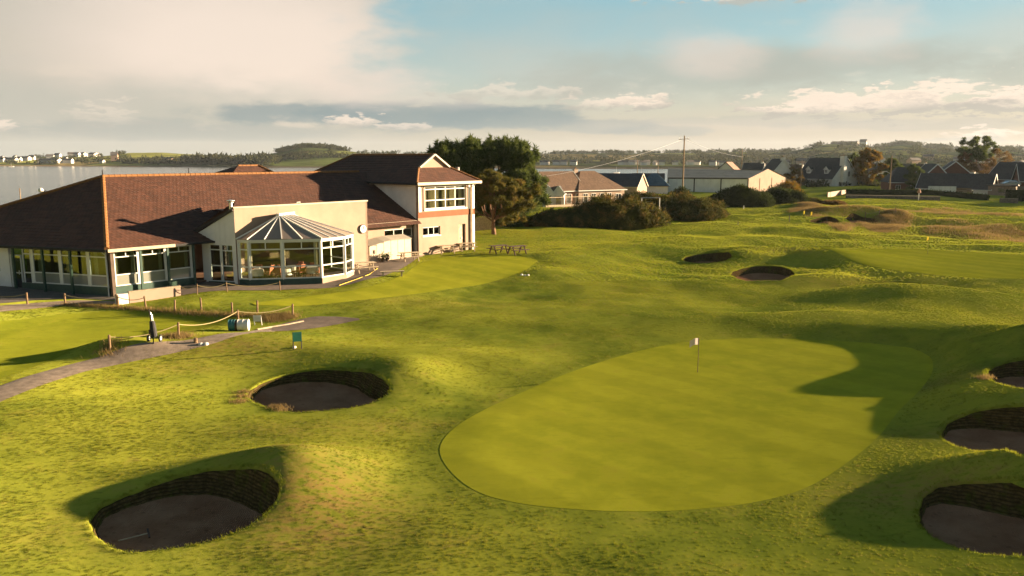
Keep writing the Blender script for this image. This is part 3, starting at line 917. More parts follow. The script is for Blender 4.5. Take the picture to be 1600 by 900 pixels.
def bunker(rim, drop, key):
    h0 = h_base(rim[:, 0], rim[:, 1]); n = len(rim)
    c = rim.mean(0)
    rad = rim - c; rl = np.linalg.norm(rad, axis=1, keepdims=True); un = rad / rl
    zf = np.percentile(h0, 12) - drop
    root = bpy.data.objects.new('bunker', None); COL.objects.link(root); root.location = (*map(float, c), float(zf))
    root['kind'] = 'structure'
    rs = np.random.default_rng(int(abs(c[0] * 100)))
    wob = np.array([math.sin(i * .9) for i in range(n)]) * .02 + rs.normal(0, .012, n)
    def ring(off, z):
        q = c + un * (rl + np.asarray(off).reshape(-1, 1)); return np.c_[q, z]
    def strip(name, rings, material, smooth=True):
        V = np.concatenate(rings); Fc = []
        for k in range(len(rings) - 1):
            i = np.arange(n); j = (i + 1) % n
            Fc.append(np.stack([k * n + i, k * n + j, (k + 1) * n + j, (k + 1) * n + i], -1))
        return raw_mesh(name, V, np.concatenate(Fc), material, parent=root, smooth=smooth)
    outs = []
    for off, lift in ((1.3, -.008), (.65, .008), (.35, .012), (.15, .012), (.03, .012)):
        q = c + un * (rl + off); outs.append(np.c_[q, h_base(q[:, 0], q[:, 1]) + lift])
    outs.append(ring(wob, h0 + .002)); outs.append(ring(wob - .03, h0 - .05))
    co = strip('grass_collar', outs, 'collar_turf')
    V = np.concatenate(outs); at_ = co.data.attributes.new('dry', 'FLOAT', 'POINT'); at_.data.foreach_set('value', dry_at(V[:, 0], V[:, 1]).astype(np.float32))
    rows = []
    hw = np.maximum(h0 - .05 - zf, .05)
    kk = 9
    for k in range(kk + 1):
        f = k / kk
        off = wob - .05 - f * np.minimum(hw * .35, .45) - (.025 if k % 2 else 0)
        rows.append(ring(off, h0 - .05 - hw * f + (0 if k < kk else -.03)))
    strip('turf_face', rows, 'sod_face', smooth=False)
    base_off = wob - .02 - np.minimum(hw * .35, .45)
    sr = []
    for f in np.linspace(0, 1, 14)[:-1]:
        q = c + un * ((rl + base_off.reshape(-1, 1)) * (1 - f))
        z = zf + .10 * (1 - f) ** 3 + .05 * perlin(q[:, 0] * 1.1, q[:, 1] * 1.1) * min(1, f * 4 + .2) + .02 * perlin(q[:, 0] * 4, q[:, 1] * 4)
        sr.append(np.c_[q, z])
    V = np.concatenate(sr + [np.array([[*c, zf]])])
    Fc = []
    for k in range(len(sr) - 1):
        for j in range(n):
            a, b = k * n + j, k * n + (j + 1) % n
            Fc.append((a, b, b + n, a + n))
    last = len(V) - 1; k = len(sr) - 1
    for j in range(n):
        Fc.append((k * n + j, k * n + (j + 1) % n, last, last))
    me = bpy.data.meshes.new('sand')
    me.from_pydata((V - np.array(root.location)).tolist(), [], [f if f[2] != f[3] else f[:3] for f in Fc])
    me.materials.append(MATS['bunker_sand']); me.polygons.foreach_set('use_smooth', [True] * len(me.polygons))
    o = bpy.data.objects.new('sand', me); COL.objects.link(o); o.parent = root
    return root
for rim, drop, key in BUNK_DATA:
    bunker(rim, drop, key)

# paths and paving, each its own sheet on the turf
def ribbon(name, px_mid, widths, material, lift=.03, level=-.4):
    P = np.array([hit(a, b)[:2] for a, b in px_mid])
    d = np.gradient(P, axis=0); d /= np.linalg.norm(d, axis=1, keepdims=True)
    nrm = np.c_[-d[:, 1], d[:, 0]]; w = np.array(widths).reshape(-1, 1) / 2
    return band(name, P + nrm * w, P - nrm * w, material, lift, cols=6, sub=16, world=True)
setting(ribbon('path', [(-90, 660), (-20, 622), (60, 592), (130, 572), (200, 556), (270, 542), (330, 531), (385, 520), (430, 512)], [1.9, 1.8, 1.7, 1.5, 1.4, 1.3, 1.2, 1.2, 1.3], 'path_gravel'))
setting(band('path', [(425, 507), (455, 500), (490, 494), (530, 494), (560, 496)], [(425, 517), (465, 513), (500, 507), (540, 500), (562, 497.5)], 'paving', .035, level=-.35))
setting(band('path', [(-70, 492), (0, 484), (60, 477), (120, 472), (180, 474)], [(-70, 506), (0, 494), (60, 486), (120, 478), (182, 478)], 'path_gravel', .04, level=-.35))
setting(band('courtyard', [(-90, 440), (0, 444), (60, 448), (120, 454), (172, 462), (200, 463)], [(-90, 490), (0, 482), (60, 474), (120, 471), (180, 474), (205, 474)], 'asphalt', .06, level=-.4))
setting(band('pavement', [(262, 443), (300, 441), (340, 443), (390, 440), (450, 436), (500, 430), (540, 425), (575, 413), (610, 404), (650, 398)],
             [(285, 462), (320, 458), (360, 456), (400, 455), (450, 452), (510, 450), (560, 445), (600, 437), (628, 425), (660, 400)], 'paving', .05, level=-.15))
# ------------------------------------------------------------------ clubhouse
def CH(s, n, z):
    p = C0 + A2 * s + N2 * n
    return np.array([p[0], p[1], z])
A3, N3, B3 = np.array([*A2, 0]), np.array([*N2, 0]), np.array([*B2, 0])
Z3 = np.array([0, 0, 1.])
def s_at(px, n, z=0.0):
    """where the vertical view plane through a photograph column crosses a line parallel to the front"""
    lo, hi = -60.0, 120.0
    for _ in range(60):
        m = (lo + hi) / 2
        if pix(CH(m, n, z))[0] < px:
            lo = m
        else:
            hi = m
    return lo

def glazed(parent, o, d, w, rows, frame='white_upvc', fw=.07, depth=.09, name='window', glass='window_glass', out=None):
    """frame with glazing bars; rows = (z0, z1, columns, kind); every pane is its own piece"""
    d = np.asarray(d, float); o = np.asarray(o, float)
    m = np.array([d[1], -d[0], 0]) if out is None else np.asarray(out, float)
    F = MB()
    z0, z1 = rows[0][0], rows[-1][1]
    for x in (0, w - fw):
        F.box(o + d * x + Z3 * z0, d * fw, -m * depth, Z3 * (z1 - z0))
    zs = [z0] + [r[1] for r in rows]
    for k, z in enumerate(zs):
        zz = z if k == 0 else (z - fw if k == len(zs) - 1 else z - fw / 2)
        F.box(o + d * (fw - .0) + m * .003 + Z3 * zz, d * (w - 2 * fw), -m * (depth - .002), Z3 * fw)
    panes = []
    for (a, b, nc_, kind) in rows:
        iw = w - 2 * fw
        for c in range(nc_):
            x0, x1 = fw + iw * c / nc_, fw + iw * (c + 1) / nc_
            if c > 0:
                F.box(o + d * (x0 - fw * .4) + m * .001 + Z3 * (a + fw * .5), d * fw * .8, -m * (depth - .004), Z3 * (b - a - fw))
            panes.append((x0, x1, a, b, kind))
    f = F.build(name, frame, parent)
    for x0, x1, a, b, kind in panes:
        g = MB().box(o + d * (x0 + .01) - m * (depth * .5) + Z3 * (a + .02), d * (x1 - x0 - .02), -m * .012, Z3 * (b - a - .04))
        g.build('panel' if kind == 'obscure_glass' else 'pane', kind if kind != 'g' else glass, f)
    return f

def holed_wall(M, o, d, w, z0, z1, holes, th=.25, out=None):
    """wall skin with openings and their reveals; holes = (x0, x1, za, zb)"""
    d = np.asarray(d, float); o = np.asarray(o, float)
    m = np.array([d[1], -d[0], 0]) if out is None else np.asarray(out, float)
    xs = sorted({0, w, *[h[0] for h in holes], *[h[1] for h in holes]})
    zs = sorted({z0, z1, *[h[2] for h in holes], *[h[3] for h in holes]})
    P = lambda x, z, t=0: o + d * x - m * t + Z3 * z
    for i in range(len(xs) - 1):
        for j in range(len(zs) - 1):
            cx, cz = (xs[i] + xs[i + 1]) / 2, (zs[j] + zs[j + 1]) / 2
            if any(h[0] < cx < h[1] and h[2] < cz < h[3] for h in holes):
                continue
            a, b, c, e = xs[i], xs[i + 1], zs[j], zs[j + 1]
            M.quad(P(a, c), P(b, c), P(b, e), P(a, e))
            M.quad(P(b, c, th), P(a, c, th), P(a, e, th), P(b, e, th))
    for x0, x1, a, b in holes:
        M.quad(P(x0, a), P(x0, b), P(x0, b, th), P(x0, a, th)); M.quad(P(x1, a), P(x1, a, th), P(x1, b, th), P(x1, b))
        M.quad(P(x0, b), P(x1, b), P(x1, b, th), P(x0, b, th)); M.quad(P(x0, a), P(x0, a, th), P(x1, a, th), P(x1, a))
    for x in (0, w):
        M.quad(P(x, z0), P(x, z1), P(x, z1, th), P(x, z0, th))
    M.quad(P(0, z1), P(w, z1), P(w, z1, th), P(0, z1, th))
    return M

club = thing('clubhouse', 'long cream golf clubhouse with brown tiled roofs, glazed front and conservatory', 'clubhouse', CH(8, 4, -.3))
FLOOR = .12
EZ = 2.95                     # eave height
SL = .514                     # roof pitch
OV = .45
APEX = CH(3.33, 8.4, 7.45)
def zr(n):
    return EZ + SL * (n + OV)
# left end: offset of the eave line beyond the skewed wall
nb = np.array([-B2[1], B2[0]]); nb = nb if nb @ A2 < 0 else -nb
# eave corner: n = -OV and nb-distance OV
M2 = np.array([[N2[0], N2[1]], [nb[0], nb[1]]])
e0 = C0 + np.linalg.solve(M2, np.array([-OV, OV])); E0 = np.array([*e0, EZ])
LW = 18.4
e1 = e0 + B2 * (LW + .9); E1 = np.array([*e1, EZ])
S_R = 27.0                                       # where the two-storey block begins
rg_end = CH(S_R + 2.0, 8.4, 7.45)
PN = -3.4                                        # front of the flat parapet block
Pr = U(576.5, 419.0, -.15)[:2]; PN = float((Pr - C0) @ N2); PS1 = float((Pr - C0) @ A2); PS0 = s_at(368, PN, 3.0)
R_N = .6                                         # recessed wall right of the parapet block

# --- floor and inner walls
fl = MB(); fl.slab([CH(0.1, .1, FLOOR), CH(34.2, .9, FLOOR), CH(34.2, 15, FLOOR), np.array([*(C0 + B2 * 16), FLOOR])], -.1)
fl.build('floor_slab', 'interior_floor', club)
iw = MB()
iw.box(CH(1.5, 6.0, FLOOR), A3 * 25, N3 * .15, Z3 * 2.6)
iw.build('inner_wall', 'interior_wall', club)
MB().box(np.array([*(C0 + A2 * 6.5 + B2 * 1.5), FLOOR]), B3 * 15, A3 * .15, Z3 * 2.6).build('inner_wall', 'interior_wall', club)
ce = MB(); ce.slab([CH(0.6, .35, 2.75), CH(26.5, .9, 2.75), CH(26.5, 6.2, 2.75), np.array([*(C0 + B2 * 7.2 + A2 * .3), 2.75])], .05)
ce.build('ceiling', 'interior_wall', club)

# --- glazed right-hand front, three bays between dark green posts
bays = [0.18, 1.90, 3.76, 5.60]
for k in range(3):
    a, b = bays[k] + .10, bays[k + 1] - .06
    glazed(club, CH(a, 0, 0), A3, b - a, [(.45, 1.20, 1, 'obscure_glass'), (1.20, 2.38, 1, 'g'), (2.38, 2.78, 2, 'g')])
for s in bays[1:]:
    MB().box(CH(s - .08, -.36, -.35), A3 * .14, N3 * .14, Z3 * (EZ + .28)).build('post', 'dark_green_paint', club)
    MB().box(CH(s - .06, .004, -.3), A3 * .16, N3 * .1, Z3 * 3.08).build('pier', 'white_upvc', club)
MB().box(np.array([*(C0 - N2 * .2 + nb * .02), -.6]), A3 * .18, B3 * .18, Z3 * 3.5).build('corner_post', 'brown_paint', club)
MB().box(CH(.15, -.05, -.6), A3 * 5.6, N3 * .2, Z3 * 1.04).build('plinth', 'dark_green_paint', club)
MB().box(CH(.15, -.01, 2.78), A3 * 5.6, N3 * .15, Z3 * .3).build('head_board', 'dark_fascia', club)
# curtains inside the glazed front
def drape(parent, o, d, w, z0, z1, material='curtain'):
    M = MB(); k = max(4, int(w / .05)); m = np.array([d[1], -d[0], 0])
    pts = [o + d * (w * i / k) + m * (.03 if i % 2 else -.03) for i in range(k + 1)]
    for i in range(k):
        M.quad(pts[i] + Z3 * z0, pts[i + 1] + Z3 * z0, pts[i + 1] + Z3 * z1, pts[i] + Z3 * z1)
    return M.build('curtain', material, parent)
for k in range(3):
    drape(club, CH(bays[k] + .14, .3, 0), A3, .30, .45, 2.75); drape(club, CH(bays[k + 1] - .40, .3, 0), A3, .24, .45, 2.75)

# --- skewed left end: glazed walls, green posts, entrance
def BL(t, off=0.0, z=0.0):
    p = C0 + B2 * t + nb * off
    return np.array([p[0], p[1], z])
nb3 = np.array([*nb, 0])
tb = [0.22, 1.80, 4.17, 6.60]
for k in range(3):
    a, b = tb[k] + .06, tb[k + 1] - .08
    o = BL(b, 0, 0)
    glazed(club, o, -B3, b - a, [(.42, 1.16, 1, 'obscure_glass'), (1.16, 2.40, 1, 'g'), (2.40, 2.80, 1, 'g')], out=nb3)
    drape(club, BL(b - .1, -.3, 0), -B3, .32, .42, 2.75)
for t in tb[1:]:
    MB().box(BL(t + .07, -.01, -.3), -B3 * .14, -nb3 * .1, Z3 * 3.12).build('pier', 'white_upvc', club)
for t in (2.85, 5.2, 7.75):
    MB().box(BL(t, .40, -.45), B3 * .14, -nb3 * .14, Z3 * 3.4).build('post', 'dark_green_paint', club)
MB().box(BL(.2, .05, -.6), B3 * 7.4, -nb3 * .2, Z3 * 1.01).build('plinth', 'dark_green_paint', club)
MB().box(BL(.2, .01, 2.80), B3 * 18, -nb3 * .15, Z3 * .3).build('head_board', 'dark_fascia', club)
glazed(club, BL(7.4, 0, 0), -B3, .72, [(.05, 1.1, 1, 'dark_glass'), (1.1, 2.40, 1, 'g'), (2.40, 2.80, 1, 'g')], out=nb3)
dr_ = glazed(club, BL(8.5, 0, 0), -B3, .95, [(-.2, 1.05, 1, 'dark_glass'), (1.05, 2.3, 1, 'dark_glass')], frame='white_upvc', name='door', out=nb3)
MB().box(BL(7.70, .09, .95), B3 * .04, -nb3 * .06, Z3 * .3).build('handle', 'galvanised', dr_)
M = MB(); holed_wall(M, BL(18.4, 0, 0), -B3, 9.8, -.5, 2.85, [(7.2, 8.9, 1.0, 2.3)], out=nb3); M.build('wall', 'white_render', club)
glazed(club, BL(11.2, -.1, 0), -B3, 1.7, [(1.0, 1.9, 2, 'dark_glass'), (1.9, 2.3, 2, 'dark_glass')], out=nb3)

# --- main roof
M = MB()
front_end = CH(PS0 - 1.3, -OV, EZ)
M.tiled([E0, CH(S_R, -OV, EZ), rg_end, APEX])
main_roof = M.build('roof', 'brown_tiles', club)
M = MB(); M.tiled([E1, E0, APEX]); M.build('roof', 'brown_tiles', club)
M = MB(); back_e = CH(S_R, 17.25, EZ)
M.tiled([back_e, E1, APEX, rg_end]); M.build('roof', 'brown_tiles', club)
def cap_line(p, q, r=.13, name='ridge_cap'):
    p, q = np.array(p, float), np.array(q, float)
    L = np.linalg.norm(q - p); k = max(2, int(L / .42)); pts, rr = [], []
    for i in range(k):
        for f, rad in ((0.0, r * 1.12), (.12, r * 1.12), (.16, r), (.98, r * .96)):
            pts.append(p + (q - p) * (i + f) / k + Z3 * .02); rr.append(rad)
    return MB().tube(pts, rr, 8).build(name, 'ridge_clay', main_roof, smooth=False)
cap_line(APEX, CH(S_R, 8.4, 7.45)); cap_line(E0 + Z3 * .05, APEX, .15, 'hip_cap'); cap_line(E1 + Z3 * .05, APEX, .13, 'hip_cap')
# soffit and gutters
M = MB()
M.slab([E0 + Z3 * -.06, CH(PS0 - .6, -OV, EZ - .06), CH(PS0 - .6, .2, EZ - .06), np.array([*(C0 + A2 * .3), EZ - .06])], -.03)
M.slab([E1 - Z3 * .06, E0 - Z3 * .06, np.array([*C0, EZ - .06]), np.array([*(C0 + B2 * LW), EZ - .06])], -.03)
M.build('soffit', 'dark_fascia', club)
def gutter(p, q, material='cream_gutter', name='gutter', h=.16, w=.13):
    p, q = np.array(p, float), np.array(q, float); d = (q - p) / np.linalg.norm(q - p)
    return MB().beam(p, q, w, h).build(name, material, club)
gutter(E0 + A3 * .02 - N3 * .07 - Z3 * .05, CH(4.2, -OV - .07, EZ - .05), h=.2)
gutter(CH(4.2, -OV - .07, EZ - .04), CH(7.4, -OV - .07, EZ - .04), 'black_plastic', h=.14)  # dark colour stands in for the shade on this length of eave
gutter(E0 + nb3 * .07 - Z3 * .05, E1 + nb3 * .07 - Z3 * .05, 'black_plastic', h=.18)
pt = np.array([*(C0 - N2 * .12 - B2 * .0), 0])
MB().tube([BL(.25, OV - .02, EZ - .12), BL(.10, .22, EZ - .35), BL(.10, .18, -.3)], .035, 6).build('downpipe', 'white_upvc', club)
# finial and roof lights
MB().tube([APEX + Z3 * .1, APEX + Z3 * .5], [.05, .03], 6).build('finial', 'black_plastic', club)
p = CH(10, 8.4, 7.45); MB().tube([p, p + Z3 * .55], [.04, .03], 6).build('vent_pipe', 'black_plastic', club)

# --- parapet block with the cream wall
PTOP = 9 - (318 - HZ) / F_PX * float((CH((PS0 + PS1) / 2, PN, 0))[1]) * 1.005
PTOP = float(PTOP)
M = MB()
holed_wall(M, CH(PS0, PN, 0), A3, PS1 - PS0, -.5, PTOP, [(1.0, PS1 - PS0 - 1.6, FLOOR, 2.85)])
M.build('wall', 'cream_render', club)
MB().box(CH(PS0 - .05, PN - .05, PTOP), A3 * (PS1 - PS0 + .1), N3 * .4, Z3 * .10).build('coping', 'cream_gutter', club)
tb_len = abs(PN) / float(B2 @ N2)             # length of the skewed side wall
side0 = CH(PS0, PN, 0)
sd = B3
def SW(t, z, off=0.0):
    return side0 + sd * t + nb3 * off + Z3 * z
zl, zh = 3.45, PTOP - .15
M = MB(); L_ = tb_len + .9
M.quad(SW(0, 2.75), SW(0, zh), SW(L_, zl), SW(L_, 2.75)); M.quad(SW(0, 2.75, -.2), SW(L_, 2.75, -.2), SW(L_, zl, -.2), SW(0, zh, -.2))
M.build('wall', 'white_render', club)
MB().beam(SW(0.05, zh + .07, .06), SW(L_ + .4, zl + .02, .06), .16, .2).build('verge_board', 'dark_fascia', club)
M = MB(); M.tiled([SW(L_ + .3, zl + .1, .1), SW(0, zh + .1, .1), CH(PS0 + 3, 2.5, zh + .2), CH(PS0 - 1.5, 2.0, zr(2.0) + .05)]); M.build('roof', 'brown_tiles', club)
M = MB(); M.slab([CH(PS0 + .2, PN + .3, PTOP - .35), CH(PS1 - .1, PN + .3, PTOP - .35), CH(PS1 - .1, 3.2, PTOP - .35), CH(PS0 + 1.5, 3.2, PTOP - .35)], -.1); M.build('flat_roof', 'dark_fascia', club)
glazed(club, SW(tb_len - .1, 0), -sd, .95, [(.05, 1.2, 1, 'g'), (1.2, 2.35, 1, 'g'), (2.35, 2.75, 1, 'g')], name='door', out=nb3)
glazed(club, SW(tb_len - 1.1, 0), -sd, tb_len - 1.35, [(.05, 1.2, 1, 'clear_glass'), (1.2, 2.3, 1, 'g'), (2.3, 2.75, 2, 'g')], out=nb3)
MB().box(SW(.25, -.5, 0), -sd * .25, -nb3 * .25, Z3 * 3.25).build('pier', 'white_render', club)
MB().box(SW(tb_len + .5, -.5, .02), -sd * .6, -nb3 * .2, Z3 * 3.3).build('pier', 'white_render', club)
MB().box(SW(tb_len + .1, -.6, .03), -sd * (tb_len - .2), -nb3 * .2, Z3 * .66).build('plinth', 'dark_green_paint', club)
# right cheek of the block
M = MB(); holed_wall(M, CH(PS1, PN, 0), N3, R_N - PN, -.5, PTOP, [], out=A3); M.build('wall', 'cream_render', club)
MB().box(CH(PS1 + .003, PN + .5, -.4), A3 * .35, N3 * .5, Z3 * 3.2).build('pier', 'cream_render', club)
# things on the roof and wall
q = CH(PS0 + .35, PN + 1.0, PTOP - .4)
fl_ = MB().tube([q, q + Z3 * .75], .13, 10).build('flue', 'galvanised', club)
MB().lathe(q + Z3 * .72, [(.14, 0), (.22, .02), (.22, .06), (.10, .12), (.30, .15), (.30, .19), (.02, .25)], 14).build('cowl', 'galvanised', fl_)
q = CH(s_at(345, 1.0, 4.0), 1.0, zr(1.0))
dome = MB(); dome.lathe((0, 0, 0), [(.50, 0), (.50, .12), (.46, .26), (.34, .40), (.15, .48), (.01, .5)], 16)
dm = MB(); dm.v = [tuple(q + A3 * v[0] * 1.05 + (N3 * .89 + Z3 * .457) * v[1] * .8 + (Z3 * .89 - N3 * .457) * v[2]) for v in dome.v]; dm.f = dome.f
dm.build('roof_light_dome', 'white_plastic', club, smooth=True)
q = CH(s_at(464, PN + .8, PTOP), PN + .8, PTOP - .35)
MB().tube([q, q + Z3 * .5, q + Z3 * .5 + A3 * .3], .05, 6).build('vent_pipe', 'white_plastic', club)
# clock on the cream wall
ck = CH(s_at(566, PN, 3.8), PN, 0); cz = 9 - (355 - HZ) / F_PX * ck[1] * 1.01
cf = MB(); k = 24
ring_o = [ck + Z3 * cz + A3 * .36 * math.cos(2 * math.pi * i / k) + Z3 * .36 * math.sin(2 * math.pi * i / k) for i in range(k)]
for i in range(k):
    a, b = ring_o[i], ring_o[(i + 1) % k]
    cf.quad(a, b, b - N3 * .12, a - N3 * .12)
cf.f.append(tuple(range(0, 4 * k, 4)))
cf.quad(*[r - N3 * .12 for r in ring_o])
clk = cf.build('clock', 'dark_fascia', club)
MB().quad(*[ck + Z3 * cz - N3 * .125 + (r - ck - Z3 * cz) * .86 for r in ring_o]).build('clock_face', 'white_plastic', clk)
MB().beam(ck + Z3 * cz - N3 * .14, ck + Z3 * (cz + .22) - N3 * .14 + A3 * .06, .03, .02).beam(ck + Z3 * cz - N3 * .14, ck + Z3 * (cz + .02) - N3 * .14 - A3 * .17, .03, .02).build('clock_hands', 'black_plastic', clk)

# --- recessed single-storey wall right of the block
rw0, rw1 = PS1 + .01, S_R
M = MB()
wx0, wx1 = s_at(601, R_N, 2.3) - rw0, s_at(645, R_N, 2.3) - rw0
holed_wall(M, CH(rw0, R_N, 0), A3, rw1 - rw0, -.4, 3.35, [(wx0, wx1, 1.75, 2.55)])
M.build('wall', 'cream_render', club)
glazed(club, CH(rw0 + wx0 + .01, R_N + .1, 0), A3, wx1 - wx0 - .02, [(1.76, 2.54, 3, 'g')])
gutter(CH(rw0, .12, zr(.12) - .16), CH(S_R + .35, .12, zr(.12) - .16), h=.30)
MB().tube([CH(S_R - .2, .15, 3.0), CH(S_R - .25, R_N - .12, 2.7), CH(S_R - .25, R_N - .08, -.1)], .045, 6).build('downpipe', 'black_plastic', club)
for s_, z_ in ((rw0 + .9, 2.75), (rw0 + 1.15, 2.55)):
    MB().box(CH(s_, R_N - .12, z_), A3 * .16, N3 * .115, Z3 * .12).build('wall_lamp', 'black_plastic', club)

# --- two-storey block
TS0, TS1 = S_R, s_at(741, 0, 0)
TW = TS1 - TS0; TD = 17.5; TH = 6.55
def tx(px, z):
    return s_at(px, 0, z) - TS0
holes = [(tx(664, 5), tx(728, 5), 4.15, 6.25), (tx(661, 2), tx(688, 2), 1.75, 2.55), (tx(717, 1), tx(727.5, 1), .02, 2.55)]
M = MB(); holed_wall(M, CH(TS0, 0, 0), A3, TW, -.4, TH, holes); M.build('wall', 'cream_render', club)
M = MB(); holed_wall(M, CH(TS0, TD, 0), -N3, TD - .26, -.4, TH, [], out=-A3); M.build('wall', 'white_render', club)
M = MB(); holed_wall(M, CH(TS1, .26, 0), N3, TD - .26, -.4, TH, [(3, 4.4, 4.3, 5.8), (8, 9.4, 4.3, 5.8)], out=A3); M.build('wall', 'cream_render', club)
M = MB(); holed_wall(M, CH(TS1, TD, 0), -A3, TW, -.4, TH, [], out=N3); M.build('wall', 'cream_render', club)
h = holes[0]
glazed(club, CH(TS0 + h[0] + .01, .08, 0), A3, h[1] - h[0] - .02, [(4.16, 4.95, 4, 'clear_glass'), (4.95, 5.95, 4, 'clear_glass'), (5.95, 6.24, 4, 'clear_glass')], fw=.09)
MB().box(CH(TS0 + h[0] - .12, -.05, 4.02), A3 * (h[1] - h[0] + .24), N3 * .1, Z3 * .12).build('sill', 'white_upvc', club)
for f0, f1 in ((.02, .12), (.16, .40), (.48, .62), (.66, .84), (.9, .97)):
    w = h[1] - h[0]; drape(club, CH(TS0 + h[0] + w * f0, .45, 0), A3, w * (f1 - f0), 4.1, 6.3)
MB().box(CH(TS0 + .3, 3.2, 3.6), A3 * (TW - .6), N3 * .1, Z3 * 2.8).build('inner_wall', 'curtain', club)
MB().box(CH(TS0 + .3, .3, 3.5), A3 * (TW - .6), N3 * 3, Z3 * .1).build('floor_slab', 'interior_floor', club)
h = holes[1]; glazed(club, CH(TS0 + h[0] + .01, .1, 0), A3, h[1] - h[0] - .02, [(1.76, 2.54, 3, 'g')])
MB().box(CH(TS0 + h[0] - .08, -.04, 1.66), A3 * (h[1] - h[0] + .16), N3 * .1, Z3 * .08).build('sill', 'white_upvc', club)
h = holes[2]
dd = MB().box(CH(TS0 + h[0] + .02, .16, .05), A3 * (h[1] - h[0] - .3), N3 * .05, Z3 * 2.48).build('door', 'timber_weathered', club)
MB().box(CH(TS0 + h[1] - .45, .10, 1.1), A3 * .05, N3 * .06, Z3 * .2).build('handle', 'galvanised', dd)
MB().box(CH(TS0 + h[0], .3, .0), A3 * (h[1] - h[0]), N3 * .05, Z3 * 2.6).build('door_lining', 'dark_fascia', club)
MB().box(CH(TS0 - .02, -.035, 3.42), A3 * (TW + .06), N3 * .033, Z3 * .52).build('string_band', 'terracotta_band', club)
for s_, ww in ((.05, .32), (TW - .75, .16), (TW - .26, .28)):
    MB().box(CH(TS0 + s_, -.06, 3.96), A3 * ww, N3 * .058, Z3 * 2.5).build('pilaster', 'white_upvc', club)
MB().box(CH(TS0 + TW - .26, -.06, -.2), A3 * .28, N3 * .058, Z3 * 3.6).build('pilaster', 'white_upvc', club)
for s_ in (.55,):
    MB().tube([CH(TS0 + s_, -.3, 6.35), CH(TS0 + s_, -.09, 6.1), CH(TS0 + s_, -.09, 4.0)], .045, 6).build('downpipe', 'black_plastic', club)
for s_ in (TW - .55, TW - .40):
    MB().tube([CH(TS0 + s_ + (.4 if s_ > TW - .5 else -.4), -.35, 6.38), CH(TS0 + s_, -.12, 6.0), CH(TS0 + s_, -.12, -.1)], .045, 6).build('downpipe', 'timber_weathered', club)
# roof: hipped with a little gable at the front
o2 = .5; RZ = 9.05; mid = TS0 + TW / 2; half = TW / 2 + o2; pitch = (RZ - TH) / half
g = 1.9                                     # half width of the gablet
gz_ = RZ - pitch * g
FL, FR = CH(TS0 - o2, -o2, TH), CH(TS1 + o2, -o2, TH)
gn = -o2 + (half - g)                       # gablet stands back
GL, GR = CH(mid - g, gn, gz_), CH(mid + g, gn, gz_)
PK = CH(mid, gn - .15, RZ); PB = CH(mid, TD + o2 - half, RZ)
BLc, BRc = CH(TS0 - o2, TD + o2, TH), CH(TS1 + o2, TD + o2, TH)
M = MB(); M.tiled([FL, FR, GR, GL]); up = M.build('roof', 'brown_tiles', club)
M = MB(); M.tiled([BLc, FL, GL, CH(mid, gn, RZ), PB]); M.build('roof', 'brown_tiles', club)
M = MB(); M.tiled([FR, BRc, PB, CH(mid, gn, RZ), GR]); M.build('roof', 'brown_tiles', club)
M = MB(); M.tiled([BRc, BLc, PB]); M.build('roof', 'brown_tiles', club)
M = MB(); M.quad(GL + N3 * .02, GR + N3 * .02, CH(mid, gn + .02, RZ - .05)); M.build('gable', 'cream_render', club)
for a_, b_ in ((GL, CH(mid, gn, RZ)), (GR, CH(mid, gn, RZ))):
    MB().beam(a_ - N3 * .12 + Z3 * .03, b_ - N3 * .12 + Z3 * .05, .26, .14).build('verge_board', 'cream_gutter', club)
main_roof = up
cap_line(FL + Z3 * .04, GL + Z3 * .02, .10, 'hip_cap'); cap_line(FR + Z3 * .04, GR + Z3 * .02, .10, 'hip_cap')
cap_line(CH(mid, gn, RZ), PB, .11); cap_line(BLc + Z3 * .04, PB, .1, 'hip_cap')
gutter(FL - Z3 * .05 - N3 * .06, FR - Z3 * .05 - N3 * .06, h=.24)
gutter(FR - Z3 * .05 + A3 * .06, BRc - Z3 * .05 + A3 * .06, h=.24)
gutter(FL - Z3 * .05 - A3 * .06, BLc - Z3 * .05 - A3 * .06, 'black_plastic', h=.2)
MB().slab([FL - Z3 * .16, FR - Z3 * .16, BRc - Z3 * .16, BLc - Z3 * .16], -.04).build('soffit', 'cream_gutter', club)
q = CH(TS1 - .9, 1.2, TH + .6); MB().tube([q, q + Z3 * .75], .12, 8).build('flue', 'white_plastic', club)
# --- hipped roof of the rear range, seen over the main ridge
rb = [CH(s_at(352, 15, 8), 15, 6.6), CH(s_at(450, 15, 8), 15, 6.6)]
rbb = [rb[1] + N3 * 7, rb[0] + N3 * 7]
ra, rb_ = CH(s_at(372, 18.5, 8), 18.5, 8.0), CH(s_at(404, 18.5, 8), 18.5, 8.0)
M = MB(); M.tiled([rb[0], rb[1], rb_, ra]); M.tiled([rb[1], rbb[0], rb_]); M.tiled([rbb[1], rb[0], ra]); M.tiled([rbb[0], rbb[1], ra, rb_])
main_roof = M.build('roof', 'brown_tiles', club)
cap_line(rb[1], rb_, .12, 'hip_cap'); cap_line(ra, rb_, .1)
M = MB(); M.box(rb[0] + A3 * .4 + N3 * .4 - Z3 * 4.5, (rb[1] - rb[0]) - A3 * .8, N3 * 6.2, Z3 * 4.5); M.build('wall', 'cream_render', club)

